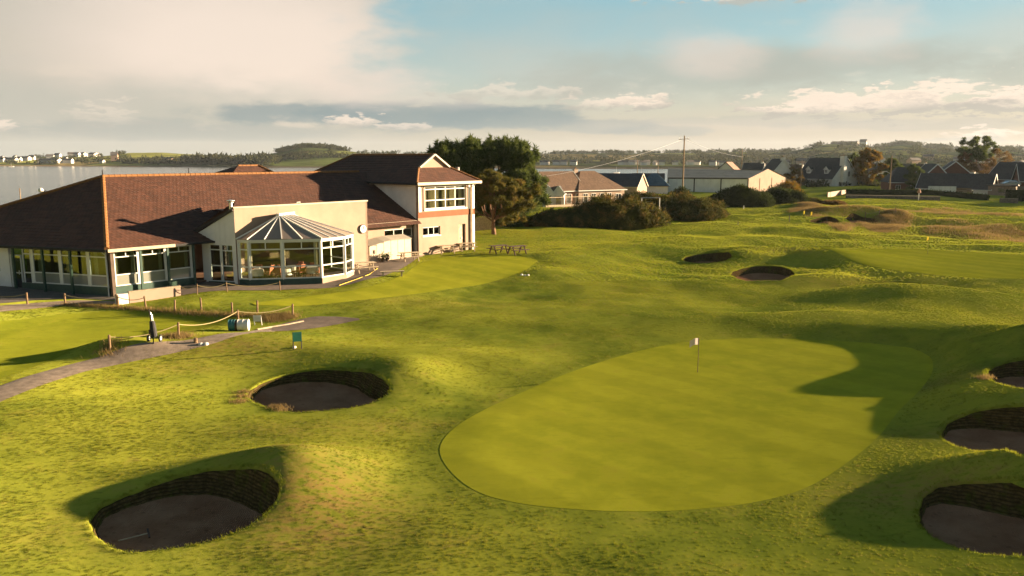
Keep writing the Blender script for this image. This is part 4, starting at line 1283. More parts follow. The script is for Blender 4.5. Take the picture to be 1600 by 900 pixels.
# ------------------------------------------------------------------ conservatory (part of the clubhouse, joined to the cream wall)
cz0, cz1 = .28, 2.98
cons_px = [(375, 436.3), (391, 437.3), (443, 436), (503, 434), (540, 428.5), (552, 423.5)]
CVX = [np.array([*U(a, b, cz0)[:2], 0]) for a, b in cons_px]
for i in range(5):
    a, b = CVX[i], CVX[i + 1]; d = b - a; L = np.linalg.norm(d); d = d / L; m = np.array([d[1], -d[0], 0])
    cols = 2 if L > 1.6 else 1
    glazed(club, a + d * .05, d, L - .10, [(cz0, 1.18, 1, 'clear_glass'), (1.18, 2.42, 1, 'clear_glass'), (2.42, cz1, cols, 'clear_glass')], fw=.085)
    M = MB(); M.box(a - Z3 * .7 + m * .06, d * L, -m * .2, Z3 * (cz0 + .695)); M.build('plinth', 'dark_green_paint' if i < 3 else 'cream_render', club)
    MB().box(a + m * .09 + Z3 * cz1, d * L, -m * .16, Z3 * .14).build('eave_beam', 'white_upvc', club)
for p in CVX:
    MB().tube([p + Z3 * (cz0 - .02), p + Z3 * (cz1 + .1)], .075, 8).build('mullion', 'white_upvc', club)
for k_, (p, s_) in enumerate(((CVX[0], -1), (CVX[5], 1))):     # returns to the wall
    foot = float((p[:2] - C0) @ A2); e_ = CH(foot, PN, 0); d = e_ - p; L = np.linalg.norm(d); d = d / L
    if L > .25:
        oo = p if s_ > 0 else e_
        ddv = d if s_ > 0 else -d
        glazed(club, oo + ddv * .05, ddv, L - .1, [(cz0, 1.18, 1, 'clear_glass'), (1.18, 2.42, 1, 'clear_glass'), (2.42, cz1, 1, 'clear_glass')], fw=.08)
        M = MB(); M.box(oo - Z3 * .7, ddv * L, np.array([-ddv[1], ddv[0], 0]) * .2, Z3 * (cz0 + .695)); M.build('plinth', 'cream_render', club)
        MB().box(oo + Z3 * cz1, ddv * L, np.array([-ddv[1], ddv[0], 0]) * .12, Z3 * .14).build('eave_beam', 'white_upvc', club)
T0, T1 = CH(s_at(437, PN - .9, 4.2), PN - .9, 0), CH(s_at(456, PN - .12, 4.2), PN - .12, 0)
tz = 9 - (335 - HZ) / F_PX * T0[1] * 1.01
T0 = T0 + Z3 * tz; T1 = T1 + Z3 * tz
eave_pts = [CH(float((CVX[0][:2] - C0) @ A2), PN - .02, 0)]
def sub_pts(i, k):
    return [CVX[i] + (CVX[i + 1] - CVX[i]) * j / k for j in range(k)]
for i, k in ((0, 1), (1, 2), (2, 2), (3, 3), (4, 1)):
    eave_pts += sub_pts(i, k)
eave_pts += [CVX[5], CH(float((CVX[5][:2] - C0) @ A2), PN - .02, 0)]
cen = CVX[2] * .5 + CVX[3] * .5 + N3 * 3
eave_pts = [np.array([*(p[:2] + (p[:2] - cen[:2]) / np.linalg.norm(p[:2] - cen[:2]) * .12), cz1 + .15]) for p in eave_pts]
ne = len(eave_pts)
tops = []
for i in range(ne):
    f = np.clip((i - 6.0) / (ne - 1 - 6.0), 0, 1)
    tops.append(T0 + (T1 - T0) * f)
for i in range(ne - 1):
    M = MB(); q = [eave_pts[i], eave_pts[i + 1], tops[i + 1], tops[i]]
    if np.linalg.norm(tops[i] - tops[i + 1]) < 1e-6:
        q = q[:3]
    nn = np.cross(q[1] - q[0], q[2] - q[0]); nn = nn / np.linalg.norm(nn); nn = nn if nn[2] > 0 else -nn
    rp = M.slab(q, .02 if np.cross(q[1] - q[0], q[2] - q[0])[2] > 0 else -.02).build('roof_pane', 'roof_glazing', club)
for i in range(ne):
    MB().beam(eave_pts[i] + Z3 * .03, tops[i] + Z3 * .05, .07, .09).build('roof_bar', 'white_upvc', club)
MB().beam(T0 + Z3 * .1 - A3 * .15, T1 + Z3 * .1 + A3 * .15, .28, .16).build('ridge_cap', 'white_upvc', club)
fl2 = MB(); fl2.slab([p * np.array([1, 1, 0]) + Z3 * FLOOR for p in CVX] + [CH(float((CVX[5][:2] - C0) @ A2), .5, FLOOR), CH(float((CVX[0][:2] - C0) @ A2), .5, FLOOR)], -.08)
fl2.build('floor_slab', 'interior_floor', club)
for p, d_ in ((CVX[1], A3), (CVX[2], A3), (CVX[3], -A3)):
    drape(club, p + N3 * .3 + d_ * .1, A3 * 1.0 if d_ @ A3 > 0 else -A3, .32, cz0 + .9, cz1 - .05)

# dining furniture behind the glass
TAB = ['behind the broad front pane next to the side door', 'behind the broad front pane next to the sunlit corner', 'inside the sunlit corner panes', 'set back behind the join of the two front panes', 'set back behind the sunlit corner']
def dining_table(loc, k):
    t = thing('dining_table', 'round cloth-covered table ' + TAB[k], 'table', loc, 0, 'cloth-covered tables in the conservatory')
    M = MB(); n = 18; prof = [(.50 + .03 * math.cos(6 * k), 0.30), (.47, .5), (.46, .735), (.45, .75), (0.01, .752)]
    M.lathe((0, 0, 0), prof, n); M.build('tablecloth', 'table_cloth', t, world=False)
    MB().lathe((0, 0, 0), [(.25, 0), (.25, .03), (.05, .05), (.05, .7)], 10).build('pedestal', 'timber_dark', t, world=False)
    return t
def dining_chair(loc, rz, k):
    t = thing('dining_chair', 'red-brown chair at the round table ' + TAB[k], 'chair', loc, rz, 'chairs at the table ' + TAB[k])
    MB().cbox((0, 0, .42), .44, .44, .07).build('seat', 'chair_fabric', t, world=False)
    MB().box((-.21, .19, .47), (.42, 0, 0), (0, .05, 0), (0, .05, .48)).build('backrest', 'chair_fabric', t, world=False)
    for x in (-.19, .19):
        for y in (-.19, .19):
            MB().cbox((x, y, 0), .04, .04, .42).build('leg', 'timber_dark', t, world=False)
    return t
ccen = (CVX[1] + CVX[3]) / 2
k = 0
for i_, f_, dn in ((1, .55, 1.5), (2, .35, 1.5), (3, .2, 1.7), (1, .9, 3.2), (2, .9, 3.2)):
    p = (CVX[i_] + (CVX[i_ + 1] - CVX[i_]) * f_)[:2] + N2 * dn
    dining_table((*p, FLOOR), k); k += 1
    for ang in (0.4 + k, 0.4 + k + 1.9, 0.4 + k + 3.7):
        c = p + np.array([math.sin(ang), -math.cos(ang)]) * .85
        dining_chair((*c, FLOOR), ang + math.pi, k - 1)
# ------------------------------------------------------------------ things round the clubhouse
def W2(px, py, z=None):
    return hit(px, py) if z is None else U(px, py, z)
# low rendered wall with a meter cabinet at its end
a, b = W2(203, 474), W2(283, 462)
d = b - a; d[2] = 0; L = np.linalg.norm(d); d /= L; m = np.array([d[1], -d[0], 0])
wl = thing('garden_wall', 'low cream rendered wall on the lawn below the glazed bays', 'wall', (*a[:2], a[2] - .2))
MB().box(np.array([*a[:2], a[2] - .25]), d * L, -m * .22, Z3 * .95).build('wall_body', 'cream_render', wl)
MB().box(np.array([*a[:2], a[2] + .70]) - d * .02 + m * .03, d * (L + .04), -m * .28, Z3 * .06).build('coping', 'kerb_stone', wl)
c = a - d * .75
cb = thing('utility_cabinet', 'small white utility cabinet at the end of the low cream wall', 'cabinet', (*c[:2], a[2] - .1))
MB().box(np.array([*c[:2], a[2] - .2]) + m * .04, d * .68, -m * .4, Z3 * .85).build('cabinet_body', 'white_render', cb)
MB().box(np.array([*c[:2], a[2] - .02]) + m * .055 + d * .06, d * .56, -m * .012, Z3 * .58).build('cabinet_door', 'white_plastic', cb)

# post-and-rope fences
def rope_fence(label, posts_px, h, ropes=None, thin=False, mat_='timber_post', hs=None):
    pts = [hit(*p) for p in posts_px]
    t = thing('rope_fence', label, 'fence', pts[0])
    rs = random.Random(int(pts[0][0] * 31))
    tops = []
    for i, p in enumerate(pts):
        hh = (hs[i] if hs else h) * (1 + rs.uniform(-.06, .06)); r = .035 if thin else .06
        lean = np.array([rs.uniform(-.05, .05), rs.uniform(-.04, .04), 0])
        MB().tube([p - Z3 * .25, p + Z3 * (hh - .03) + lean, p + Z3 * hh + lean], [r, r * .97, r * .75], 8).build('post', mat_, t)
        tops.append(p + lean + Z3 * (hh - .10))
    for i in (ropes if ropes is not None else range(len(pts) - 1)):
        a, b = tops[i], tops[i + 1]; sag = .12 + .035 * np.linalg.norm(b - a)
        sag = min(sag, .38)
        pp = [a + (b - a) * f - Z3 * sag * 4 * f * (1 - f) for f in np.linspace(0, 1, 13)]
        MB().tube(pp, .022, 6).build('rope', 'rope', t)
    return t
rope_fence('post and rope fence along the gravel path beside the practice lawn', [(172, 547), (279, 528), (373, 505), (457, 494)], .78)
rope_fence('row of short wooden posts along the dry grass strip above the practice lawn', [(185, 479), (228, 480), (273, 487), (315, 484), (363, 490), (402, 488)], .72, ropes=[0])
rope_fence('rope fence with thin posts in front of the conservatory', [(255, 466), (281, 461), (308, 460), (355, 456), (438, 454)], .68, thin=True)
rope_fence('rope fence with dark posts at the edge of the asphalt courtyard', [(-45, 470), (43, 476), (102, 477), (184, 478)], .72, ropes=[0, 2])

# pole with a golf trolley and bag parked against it
p = hit(240, 538)
tr = thing('golf_trolley', 'dark golf trolley with an upright bag parked beside the path rope', 'golf trolley', p)
MB().tube([p + np.array([.0, 0, .02]), p + np.array([-.02, .05, .55]), p + np.array([-.08, .1, 1.05]), p + np.array([-.16, .12, 1.7])], [.025, .03, .03, .022], 6).build('frame', 'black_plastic', tr)
bg_ = MB().tube([p + np.array([.03, .05, .34]), p + np.array([-.01, .08, .75]), p + np.array([-.05, .12, 1.12])], [.16, .15, .12], 12).build('bag', 'black_plastic', tr)
MB().tube([p + np.array([-.12, -.03, .5]), p + np.array([-.13, .0, .72])], [.07, .06], 8).build('pocket', 'brown_paint', bg_)
for k_, (dx_, dy_) in enumerate(((-.02, .02), (.03, .05), (-.06, .07), (0, .1))):
    q = p + np.array([-.05 + dx_, .12 + dy_, 1.1]); MB().tube([q, q + np.array([-.03 * k_, .01, .28 + .05 * k_])], .012, 5).build('club', 'galvanised', bg_)
def wheel_mb(c, r, w, ax=(1, 0, 0), n=18):
    M = MB(); c = np.array(c, float); ax = np.array(ax, float); ax /= np.linalg.norm(ax)
    s = np.cross(ax, Z3); s /= np.linalg.norm(s); t = np.cross(s, ax)
    pts = [(r * .55, -w / 2), (r, -w / 2), (r, w / 2), (r * .55, w / 2)]
    base = 0
    for i in range(n):
        a_ = 2 * math.pi * i / n; u = s * math.cos(a_) + t * math.sin(a_)
        for rr, ww in pts:
            M.v.append(tuple(c + u * rr + ax * ww))
    for i in range(n):
        j = (i + 1) % n
        for k in range(4):
            M.f.append((i * 4 + k, j * 4 + k, j * 4 + (k + 1) % 4, i * 4 + (k + 1) % 4))
    return M
for dx_ in (-.27, .30):
    wv = wheel_mb(p + np.array([dx_, .12, .27]), .17, .06).build('wheel', 'rubber', tr)
    MB().tube([p + np.array([dx_ - .02, .12, .27]), p + np.array([dx_ + .02, .12, .27])], .095, 12).build('rim', 'white_plastic', wv)
MB().tube([p + np.array([-.27, .12, .27]), p + np.array([.30, .12, .27])], .02, 6).build('axle', 'black_plastic', tr)

# litter barrel lying on its side
p = hit(374, 517)
br = thing('litter_barrel', 'litter barrel lying on its side, half teal and half silver', 'barrel', p)
ax = np.array([.93, .12, 0.0]); ax /= np.linalg.norm(ax)
def barrel(x0, x1, r, mt, nm, par):
    st = [p + Z3 * (r + .01) + ax * (x0 + (x1 - x0) * f) for f in (0, .04, .08, .45, .5, .55, .92, .96, 1)]
    return MB().tube(st, [r * .98, r * 1.03, r * .98, r * .98, r * 1.03, r * .98, r * .98, r * 1.03, r * .97], 18).build(nm, mt, par, smooth=False)
barrel(-.52, -.18, .31, 'teal_plastic', 'lid_end', br); barrel(-.18, -.06, .30, 'brown_paint', 'band', br); barrel(-.06, .52, .31, 'white_plastic', 'drum', br)

def small_sign(name, label, px, w, h, zb, board_mat, post_mat='timber_post', rz=0.0, lean=0.0):
    p = hit(*px)
    t = thing(name, label, 'sign', p)
    ca, sa = math.cos(rz), math.sin(rz); e = np.array([ca, sa, 0]); m = np.array([sa, -ca, 0])
    lv = e * lean
    for s_ in (-1, 1):
        q = p + e * s_ * w * .46; MB().tube([q - Z3 * .15, q + Z3 * (zb + h) + lv], .025, 6).build('post', post_mat, t)
    M = MB(); o = p - e * w / 2 + m * .03 + Z3 * zb + lv * .8
    M.box(o, e * w, -m * .025, Z3 * h); M.build('board', board_mat, t)
    return t
small_sign('sign', 'little white notice board leaning by the barrel', (404, 508), .42, .34, .22, 'white_plastic', 'white_plastic', .2, -.06)
small_sign('sign', 'small green board on two dark legs in the mown turf', (465, 546), .42, .46, .40, 'green_sign', 'black_plastic', .35)
p = hit(460, 543.5); tag(MB().lathe(p - Z3 * .02, [(.09, 0), (.10, .05), (.08, .1), (.01, .12)], 10).build('tee_marker', 'white_plastic'), 'white tee marker beside the small green board', 'tee marker')
p = hit(306, 536); tag(MB().tube([p - Z3 * .1, p + Z3 * .22, p + Z3 * .26], [.10, .10, .07], 8).build('stump_post', 'timber_post'), 'short stump of a post at the path edge', 'post')
for k_, (a_, b_) in enumerate(((314, 539), (322, 538.5))):
    p = hit(a_, b_); tag(MB().lathe(p - Z3 * .02, [(.12, 0), (.13, .06), (.09, .12), (.01, .14)], 10).build('tee_marker', 'white_plastic'), 'white marker stone on the turf below the path', 'tee marker', 'marker stones below the path')
for k_, (a_, b_) in enumerate(((815, 430), (820, 431), (825, 430.5))):
    p = hit(a_, b_); tag(MB().lathe(p - Z3 * .02, [(.10, 0), (.12, .05), (.08, .11), (.01, .12)], 10).build('tee_marker', 'white_plastic'), 'white marker at the end of the practice green', 'tee marker', 'markers at the end of the practice green')

# kerb beside the path
ka = [hit(x_, y_) for x_, y_ in ((402, 516), (425, 512), (450, 508), (474, 503))]
tag(MB().tube([q + Z3 * .02 for q in ka], .08, 6).build('kerb', 'kerb_stone'), 'pale kerb edging where the path meets the paving', 'kerb')
ka = [U(x_, y_, -.1) for x_, y_ in ((585, 420), (590, 424), (578, 433), (560, 440), (530, 446))]
tag(MB().tube([np.array([*q[:2], gz(*q[:2]) + .06]) for q in ka], .022, 6).build('kerb', 'yellow_paint'), 'thin yellow edging curving round the conservatory paving', 'kerb')

# picnic tables
def picnic(label, px, rz, top, leg, grp=None, z=None):
    p = hit(*px)
    t = thing('picnic_table', label, 'picnic table', p, rz, grp)
    for k in range(4):
        MB().box((-.9, -.36 + k * .185, .72), (1.8, 0, 0), (0, .165, 0), (0, 0, .04)).build('top_plank', top, t, world=False)
    for y in (-.78, .54):
        MB().box((-.9, y, .43), (1.8, 0, 0), (0, .24, 0), (0, 0, .04)).build('bench_plank', top, t, world=False)
    for x in (-.62, .62):
        for s_ in (-1, 1):
            MB().beam((x, .22 * s_, .71), (x, .62 * s_, -.02), .13, .07, up=(1, 0, 0)).build('leg', leg, t, world=False)
        MB().box((x + .03, -.76, .375), (.045, 0, 0), (0, 1.52, 0), (0, 0, .05)).build('cross_bar', leg, t, world=False)
        MB().box((x + .03, -.36, .665), (.045, 0, 0), (0, .72, 0), (0, 0, .05)).build('cross_bar', leg, t, world=False)
    return t
FA = math.atan2(A2[1], A2[0])
picnic('weathered picnic table on the paving by the recessed wall', (640, 408), FA - .35, 'timber_weathered', 'timber_weathered')
picnic('weathered picnic table below the small ground-floor window', (697, 396), FA - .45, 'timber_weathered', 'timber_weathered')
picnic('weathered picnic table beside the corner downpipes', (729, 392), FA - .5, 'timber_weathered', 'timber_weathered')
picnic('weathered picnic table tucked between conservatory and clock wall', (569, 425), FA - .3, 'timber_weathered', 'timber_weathered')
picnic('dark picnic table on the grass, nearer the clubhouse of a pair', (779, 396), FA - .25, 'timber_dark', 'timber_dark')
picnic('dark picnic table on the grass, farther from the clubhouse of a pair', (808, 397), FA - .25, 'timber_dark', 'timber_dark')
p = hit(613, 432)
bn = thing('bench', 'low pale bench on the paving by the practice green', 'bench', p, FA - .6)
for k_ in range(2):
    MB().box((-.9, -.2 + .21 * k_, .36), (1.8, 0, 0), (0, .19, 0), (0, 0, .05)).build('seat_plank', 'timber_weathered', bn, world=False)
for x in (-.7, .7):
    MB().cbox((x, 0, 0), .1, .34, .36).build('leg', 'timber_weathered', bn, world=False)

# white panelled store with a curved canopy against the recessed wall
s0, s1 = s_at(580, R_N - 1.3, 0), s_at(642, R_N - 1.0, 0)
st = thing('panel_store', 'white panelled lean-to store with curved grey canopy against the cream wall', 'store', CH((s0 + s1) / 2, R_N - .6, -.1))
k = 6
for i in range(k):
    a_, b_ = s0 + (s1 - s0) * i / k, s0 + (s1 - s0) * (i + 1) / k
    hh = 1.35 + .35 * min(1, (i + .5) / 2.5)
    MB().box(CH(a_ + .02, R_N - 1.1, -.25), A3 * (b_ - a_ - .04), N3 * .05, Z3 * (hh + .25)).build('panel', 'cream_panel', st)
M = MB()
for i in range(k):
    a_, b_ = s0 + (s1 - s0) * i / k, s0 + (s1 - s0) * (i + 1) / k
    za = 1.38 + .35 * min(1, i / 2.5); zb_ = 1.38 + .35 * min(1, (i + 1) / 2.5)
    M.slab([CH(a_, R_N - 1.2, za), CH(b_, R_N - 1.2, zb_), CH(b_, R_N - .02, zb_ + .3), CH(a_, R_N - .02, za + .3)], .03)
M.build('canopy', 'sheet_roofing', st)
MB().box(CH(s0 + .45, R_N - 1.16, .75), A3 * .16, N3 * .055, Z3 * .3).build('meter_box', 'brown_paint', st)
MB().box(CH(s0, R_N - 1.05, -.25), A3 * .05, N3 * 1.0, Z3 * 1.6).build('end_panel', 'cream_panel', st)
for k_, dx_ in enumerate((1.0, 1.5)):
    p = CH(s0 + dx_, R_N - 1.6, 0); p[2] = gz(*p[:2]) + .04
    pt_ = thing('potted_plant', 'potted plant in front of the white panelled store', 'plant', p, 0, 'potted plants by the store')
    MB().lathe((0, 0, 0), [(.13, 0), (.18, .28), (.20, .3), (.16, .3)], 12).build('pot', 'brown_paint', pt_, world=False)
    rs = np.random.default_rng(5 + k_); V, Fq = [], []
    for i in range(160):
        c = np.array([0, 0, .45]) + rs.normal(0, .12, 3); u = rs.normal(0, 1, 3); u /= np.linalg.norm(u); w = np.cross(u, rs.normal(0, 1, 3)); w /= np.linalg.norm(w)
        V += [c, c + u * .12 + w * .04, c + u * .14 - w * .04]; Fq.append((3 * i, 3 * i + 1, 3 * i + 2))
    o = raw_mesh('foliage', np.array(V) + np.array(p), np.array(Fq), 'conifer_needles', parent=pt_)

# ------------------------------------------------------------------ flags
def flagstick(label, px, h, cloth, size=(.5, .36), side=-1):
    p = hit(*px)
    t = thing('flagstick', label, 'golf flag', p)
    MB().tube([p - Z3 * .05, p + Z3 * h], [.017, .012], 8).build('pole', 'timber_dark', t)
    M = MB(); nx, nz = 8, 4; top = h - .02
    def fp(i, j):
        f = i / nx
        return p + np.array([side * size[0] * f, .10 * math.sin(f * 5.2) * f - .05 * f, top - size[1] * j / nz - .10 * f * f * (1 if side else 1)])
    for i in range(nx):
        for j in range(nz):
            M.quad(fp(i, j), fp(i + 1, j), fp(i + 1, j + 1), fp(i, j + 1))
    M.build('flag', cloth, t)
    return t
flagstick('white flag on a thin stick in the large near green', (1090, 582), 1.62, 'flag_cloth', (.44, .30))
flagstick('yellow flag on the green beyond the two mound bunkers', (1449, 398), 1.75, 'yellow_cloth', (.26, .34))
flagstick('yellow flag near the dune, the one farther from the right-hand dune bunker', (1257, 343), 1.3, 'yellow_cloth', (.30, .5))
flagstick('yellow flag near the dune, the one beside the left dune bunker', (1268.5, 345), 1.3, 'yellow_cloth', (.30, .5))
p = hit(1090, 583.5)
def marker_post(label, px, h, mt, w=.07):
    p = hit(*px); o = MB().tube([p - Z3 * .1, p + Z3 * h, p + Z3 * (h + .04)], [w, w, w * .6], 8).build('marker_post', mt)
    return tag(o, label, 'post')
marker_post('dark marker post standing alone short of the dune bunkers', (1233, 347), .95, 'black_plastic', .06)
marker_post('thin dark marker post on the fairway below the gorse', (1153, 352), .5, 'black_plastic', .05)
marker_post('pale marker post in front of the dark hedge', (1162, 326), .5, 'white_plastic', .09)
# bell on a post by the hedge
p = hit(1435, 313)
bl = thing('bell_post', 'pale bell hung on a white post before the long dark hedge', 'bell post', p)
MB().tube([p - Z3 * .1, p + Z3 * 1.6], .09, 8).build('post', 'white_plastic', bl)
MB().lathe(p + Z3 * 1.5, [(.36, 0), (.34, .2), (.26, .55), (.12, .75), (.03, .95)], 14).build('bell', 'pink_paint', bl, smooth=True)
rope_fence('rope strung between posts over the dune bunkers', [(1352, 341), (1374, 337), (1399, 333)], .9)
# rake and a stray stick in the near bunker
rim = BUNK_DATA[0]
zf = float(np.percentile(h_base(rim[0][:, 0], rim[0][:, 1]), 12) - rim[1])
a, b = U(185, 845, zf + .1), U(232, 833, zf + .14)
rk = thing('bunker_rake', 'wooden rake lying in the sand of the nearest left bunker', 'rake', a)
MB().tube([a, b], .018, 6).build('handle', 'timber_weathered', rk)
dv = (b - a) / np.linalg.norm(b - a); sv = np.array([-dv[1], dv[0], 0])
MB().beam(b - sv * .28, b + sv * .28, .05, .04).build('head', 'timber_dark', rk)
# ------------------------------------------------------------------ plants
def tufts(rs, centers, radii, n, length, width, updir=0.2, flat=1.0, shell=.55):
    """leaf sprays: thin triangles filling ellipsoids, denser near their skin; returns verts, faces"""
    centers = np.asarray(centers, float); radii = np.asarray(radii, float)
    if radii.ndim == 1:
        radii = np.c_[radii, radii, radii * flat]
    vol = np.cbrt(radii.prod(1)) ** 2; w = vol / vol.sum()
    k = rs.choice(len(centers), n, p=w)
    d = rs.normal(0, 1, (n, 3)); d /= np.linalg.norm(d, axis=1, keepdims=True)
    r = (shell + (1 - shell) * rs.random((n, 1))) * (rs.random((n, 1)) ** .25)
    p = centers[k] + d * radii[k] * r
    u = d + rs.normal(0, .75, (n, 3)) + np.array([0, 0, updir]); u /= np.linalg.norm(u, axis=1, keepdims=True)
    s = np.cross(u, rs.normal(0, 1, (n, 3))); s /= np.linalg.norm(s, axis=1, keepdims=True)
    L = length * rs.uniform(.6, 1.4, (n, 1)); Wd = width * rs.uniform(.6, 1.4, (n, 1))
    V = np.stack([p - s * Wd * .5, p + s * Wd * .5, p + u * L], 1).reshape(-1, 3)
    return V, np.arange(3 * n).reshape(-1, 3)

def tree(name, label, base, height, spread, leaf, bark_, rs, crown0=.15, n_leaf=24000, limbs=10, clumps=46, leaf_len=.42, leaf_w=.13, shape='oval', group=None, trunk_r=.28, lean=0.0, bare=0.0, clump_r=.16, spikes=0):
    base = np.array(base, float)
    t = thing(name, label, 'tree', base, 0, group)
    # trunk
    nseg = 8; ln = np.array([lean, 0, 0]); pts, rr = [], []
    wob = rs.normal(0, .012 * height, (nseg + 1, 2)); wob[0] = 0
    for i in range(nseg + 1):
        f = i / nseg
        pts.append(base + np.array([wob[i, 0], wob[i, 1], height * .88 * f - .2]) + ln * f); rr.append(trunk_r * (1 - .85 * f) + .02)
    M = MB().tube(pts, rr, 10)
    cl, cr = [], []
    for i in range(limbs):
        f = crown0 + (.85 - crown0) * (i + rs.random()) / limbs
        o = np.array(pts[0]) + (np.array(pts[-1]) - np.array(pts[0])) * f
        az_ = rs.uniform(0, 2 * np.pi)
        w = {'oval': math.sin(math.pi * min(1, .15 + .85 * (f - crown0) / (1 - crown0))) ** .6, 'cone': (1 - f) ** .8 * 1.15, 'umbrella': min(1, .3 + f)}[shape]
        e = o + np.array([math.cos(az_), math.sin(az_), .25 + .5 * rs.random()]) * spread * w * np.array([1, 1, .5])
        midp = (o + e) / 2 + np.array([0, 0, -.05 * spread]) + rs.normal(0, .04 * spread, 3)
        r0 = trunk_r * (1 - .8 * f) * .55
        M.tube([o, midp, e], [r0, r0 * .6, r0 * .2], 6)
        for g in (.6, .85, 1.0):
            cl.append(o + (e - o) * g + rs.normal(0, .06 * spread, 3)); cr.append(spread * clump_r * rs.uniform(.8, 1.5))
    M.build('trunk', bark_, t, smooth=True)
    for i in range(clumps):
        f = crown0 + (1.0 - crown0) * rs.random() ** .8
        w = {'oval': math.sin(math.pi * min(1, .12 + .86 * (f - crown0) / (1 - crown0))) ** .55, 'cone': max(.05, (1 - f)) ** .75 * 1.2, 'umbrella': min(1, .35 + f)}[shape]
        a_ = rs.uniform(0, 2 * np.pi); r_ = spread * w * rs.uniform(.35, 1.0)
        cl.append(base + ln * f + np.array([math.cos(a_) * r_, math.sin(a_) * r_, height * f])); cr.append(spread * clump_r * rs.uniform(.7, 1.5))
    cr = np.array(cr); cr = np.c_[cr, cr, cr * .62]
    if spikes:                                   # leading shoots that break the outline
        sc_, sr_ = [], []
        for i in range(spikes):
            a_ = rs.uniform(0, 2 * np.pi); q = math.sqrt(rs.random()); w = spread * .78 * q
            zt = height * (.80 + .22 * (1 - q * q) ** .5 * rs.uniform(.75, 1.1))
            for j in range(3):
                sc_.append(base + ln + np.array([math.cos(a_) * w, math.sin(a_) * w, zt - .55 * j])); sr_.append(np.array([.16 + .20 * j, .16 + .20 * j, .45]) * rs.uniform(.8, 1.5))
        cl = list(cl) + sc_; cr = np.concatenate([cr, np.array(sr_)])
    V, Fc = tufts(rs, cl, cr, n_leaf, leaf_len, leaf_w, updir=.35)
    raw_mesh('crown', V, Fc, leaf, parent=t)
    return t

def bush(name, label, base, rx, ry, h, leaf, rs, n=16000, leaf_len=.3, leaf_w=.12, clumps=60, group=None, rz=0.0, cat='bush'):
    base = np.array(base, float)
    t = thing(name, label, cat, base, 0, group)
    cl, cr = [], []
    ca, sa = math.cos(rz), math.sin(rz)
    for i in range(clumps):
        a_ = rs.uniform(0, 2 * np.pi); q = math.sqrt(rs.random())
        x_, y_ = rx * q * math.cos(a_), ry * q * math.sin(a_)
        zt = h * math.sqrt(max(.06, 1 - q * q)) * rs.uniform(.55, 1.0)
        cl.append(base + np.array([x_ * ca - y_ * sa, x_ * sa + y_ * ca, zt * .72])); cr.append((h * .26 * rs.uniform(.7, 1.3), h * .26 * rs.uniform(.7, 1.3), h * .22 * rs.uniform(.7, 1.3)))
    V, Fc = tufts(rs, cl, np.array(cr), n, leaf_len, leaf_w, updir=.3)
    raw_mesh('foliage', V, Fc, leaf, parent=t)
    # dense woody heart
    M = MB(); k = 14; prof = [(.96, 0), (.95, .25), (.80, .55), (.5, .76), (.12, .84)]
    for fr, fz in prof:
        for j in range(k):
            a_ = 2 * math.pi * j / k; wv = 1 + .08 * math.sin(3 * a_ + fr * 5)
            x_, y_ = rx * .88 * fr * math.cos(a_) * wv, ry * .88 * fr * math.sin(a_) * wv
            M.v.append(tuple(base + np.array([x_ * ca - y_ * sa, x_ * sa + y_ * ca, h * .82 * fz - (.2 if fz == 0 else 0)])))
    for i in range(len(prof) - 1):
        for j in range(k):
            a_, b_ = i * k + j, i * k + (j + 1) % k
            M.f.append((a_, b_, b_ + k, a_ + k))
    M.f.append(tuple((len(prof) - 1) * k + j for j in range(k)))
    M.build('branches', leaf, t, smooth=True)
    return t

def hedge(label, a, b, w, h, rs, leaf='hedge_leaves', dens=260, group=None, name='hedge'):
    a, b = np.array(a, float), np.array(b, float); d = b - a; L = np.linalg.norm(d[:2]); d = d / L
    t = thing(name, label, 'hedge', a, 0, group)
    m = np.array([-d[1], d[0], 0]); m /= np.linalg.norm(m)
    k = max(3, int(L / (h * .5)))
    cl = [a + d * (L * (i + .5) / k) + m * rs.normal(0, .12 * w) + Z3 * h * f for i in range(k) for f in (.25, .62)]
    cr = np.array([(h * .42 * rs.uniform(.85, 1.15), w * .5, h * .36 * rs.uniform(.85, 1.2)) for _ in cl])
    V, Fc = tufts(rs, cl, cr, int(dens * L), .28, .14, updir=.25)
    raw_mesh('foliage', V, Fc, leaf, parent=t)
    M = MB().box(a - m * w * .34 - Z3 * .3, d * L, m * w * .68, Z3 * (h * .82 + .3)); M.build('branches', leaf, t)
    return t

R_ = lambda s: np.random.default_rng(s)
def at_Y(px, Y, z=None):
    x = (px - 800) / F_PX * (Y * CP + 1.0)      # close enough: depth along the axis
    q = UY(px, 300, Y); x = q[0]
    return np.array([x, Y, gz(x, Y) if z is None else z])
def z_for(py, Y):
    return UY(800, py, Y)[2]
# conifers behind the two-storey block, pine in front of them
tree('conifer_tree', 'dark ragged conifer rising right behind the upper roof gable', at_Y(697, 112), z_for(228, 112) + .2, 4.2, 'conifer_needles', 'bark', R_(11), .05, 24000, 16, 60, .55, .14, 'oval', None, .3, clump_r=.12, spikes=16)
tree('conifer_tree', 'broad dark conifer behind the pine, second from the clubhouse', at_Y(734, 114), z_for(222, 114) + .2, 5.0, 'conifer_needles', 'bark', R_(12), .05, 30000, 18, 70, .55, .14, 'oval', None, .32, clump_r=.12, spikes=22)
tree('conifer_tree', 'tallest dark conifer standing over the pine', at_Y(780, 116), z_for(218, 116) + .2, 5.4, 'conifer_needles', 'bark', R_(13), .04, 34000, 20, 75, .55, .14, 'oval', None, .36, clump_r=.12, spikes=26)
tree('conifer_tree', 'dark conifer at the bungalow end of the conifer group', at_Y(817, 112), z_for(230, 112) + .6, 4.4, 'conifer_needles', 'bark', R_(14), .02, 26000, 18, 75, .55, .14, 'cone', None, .3, clump_r=.13, spikes=6)
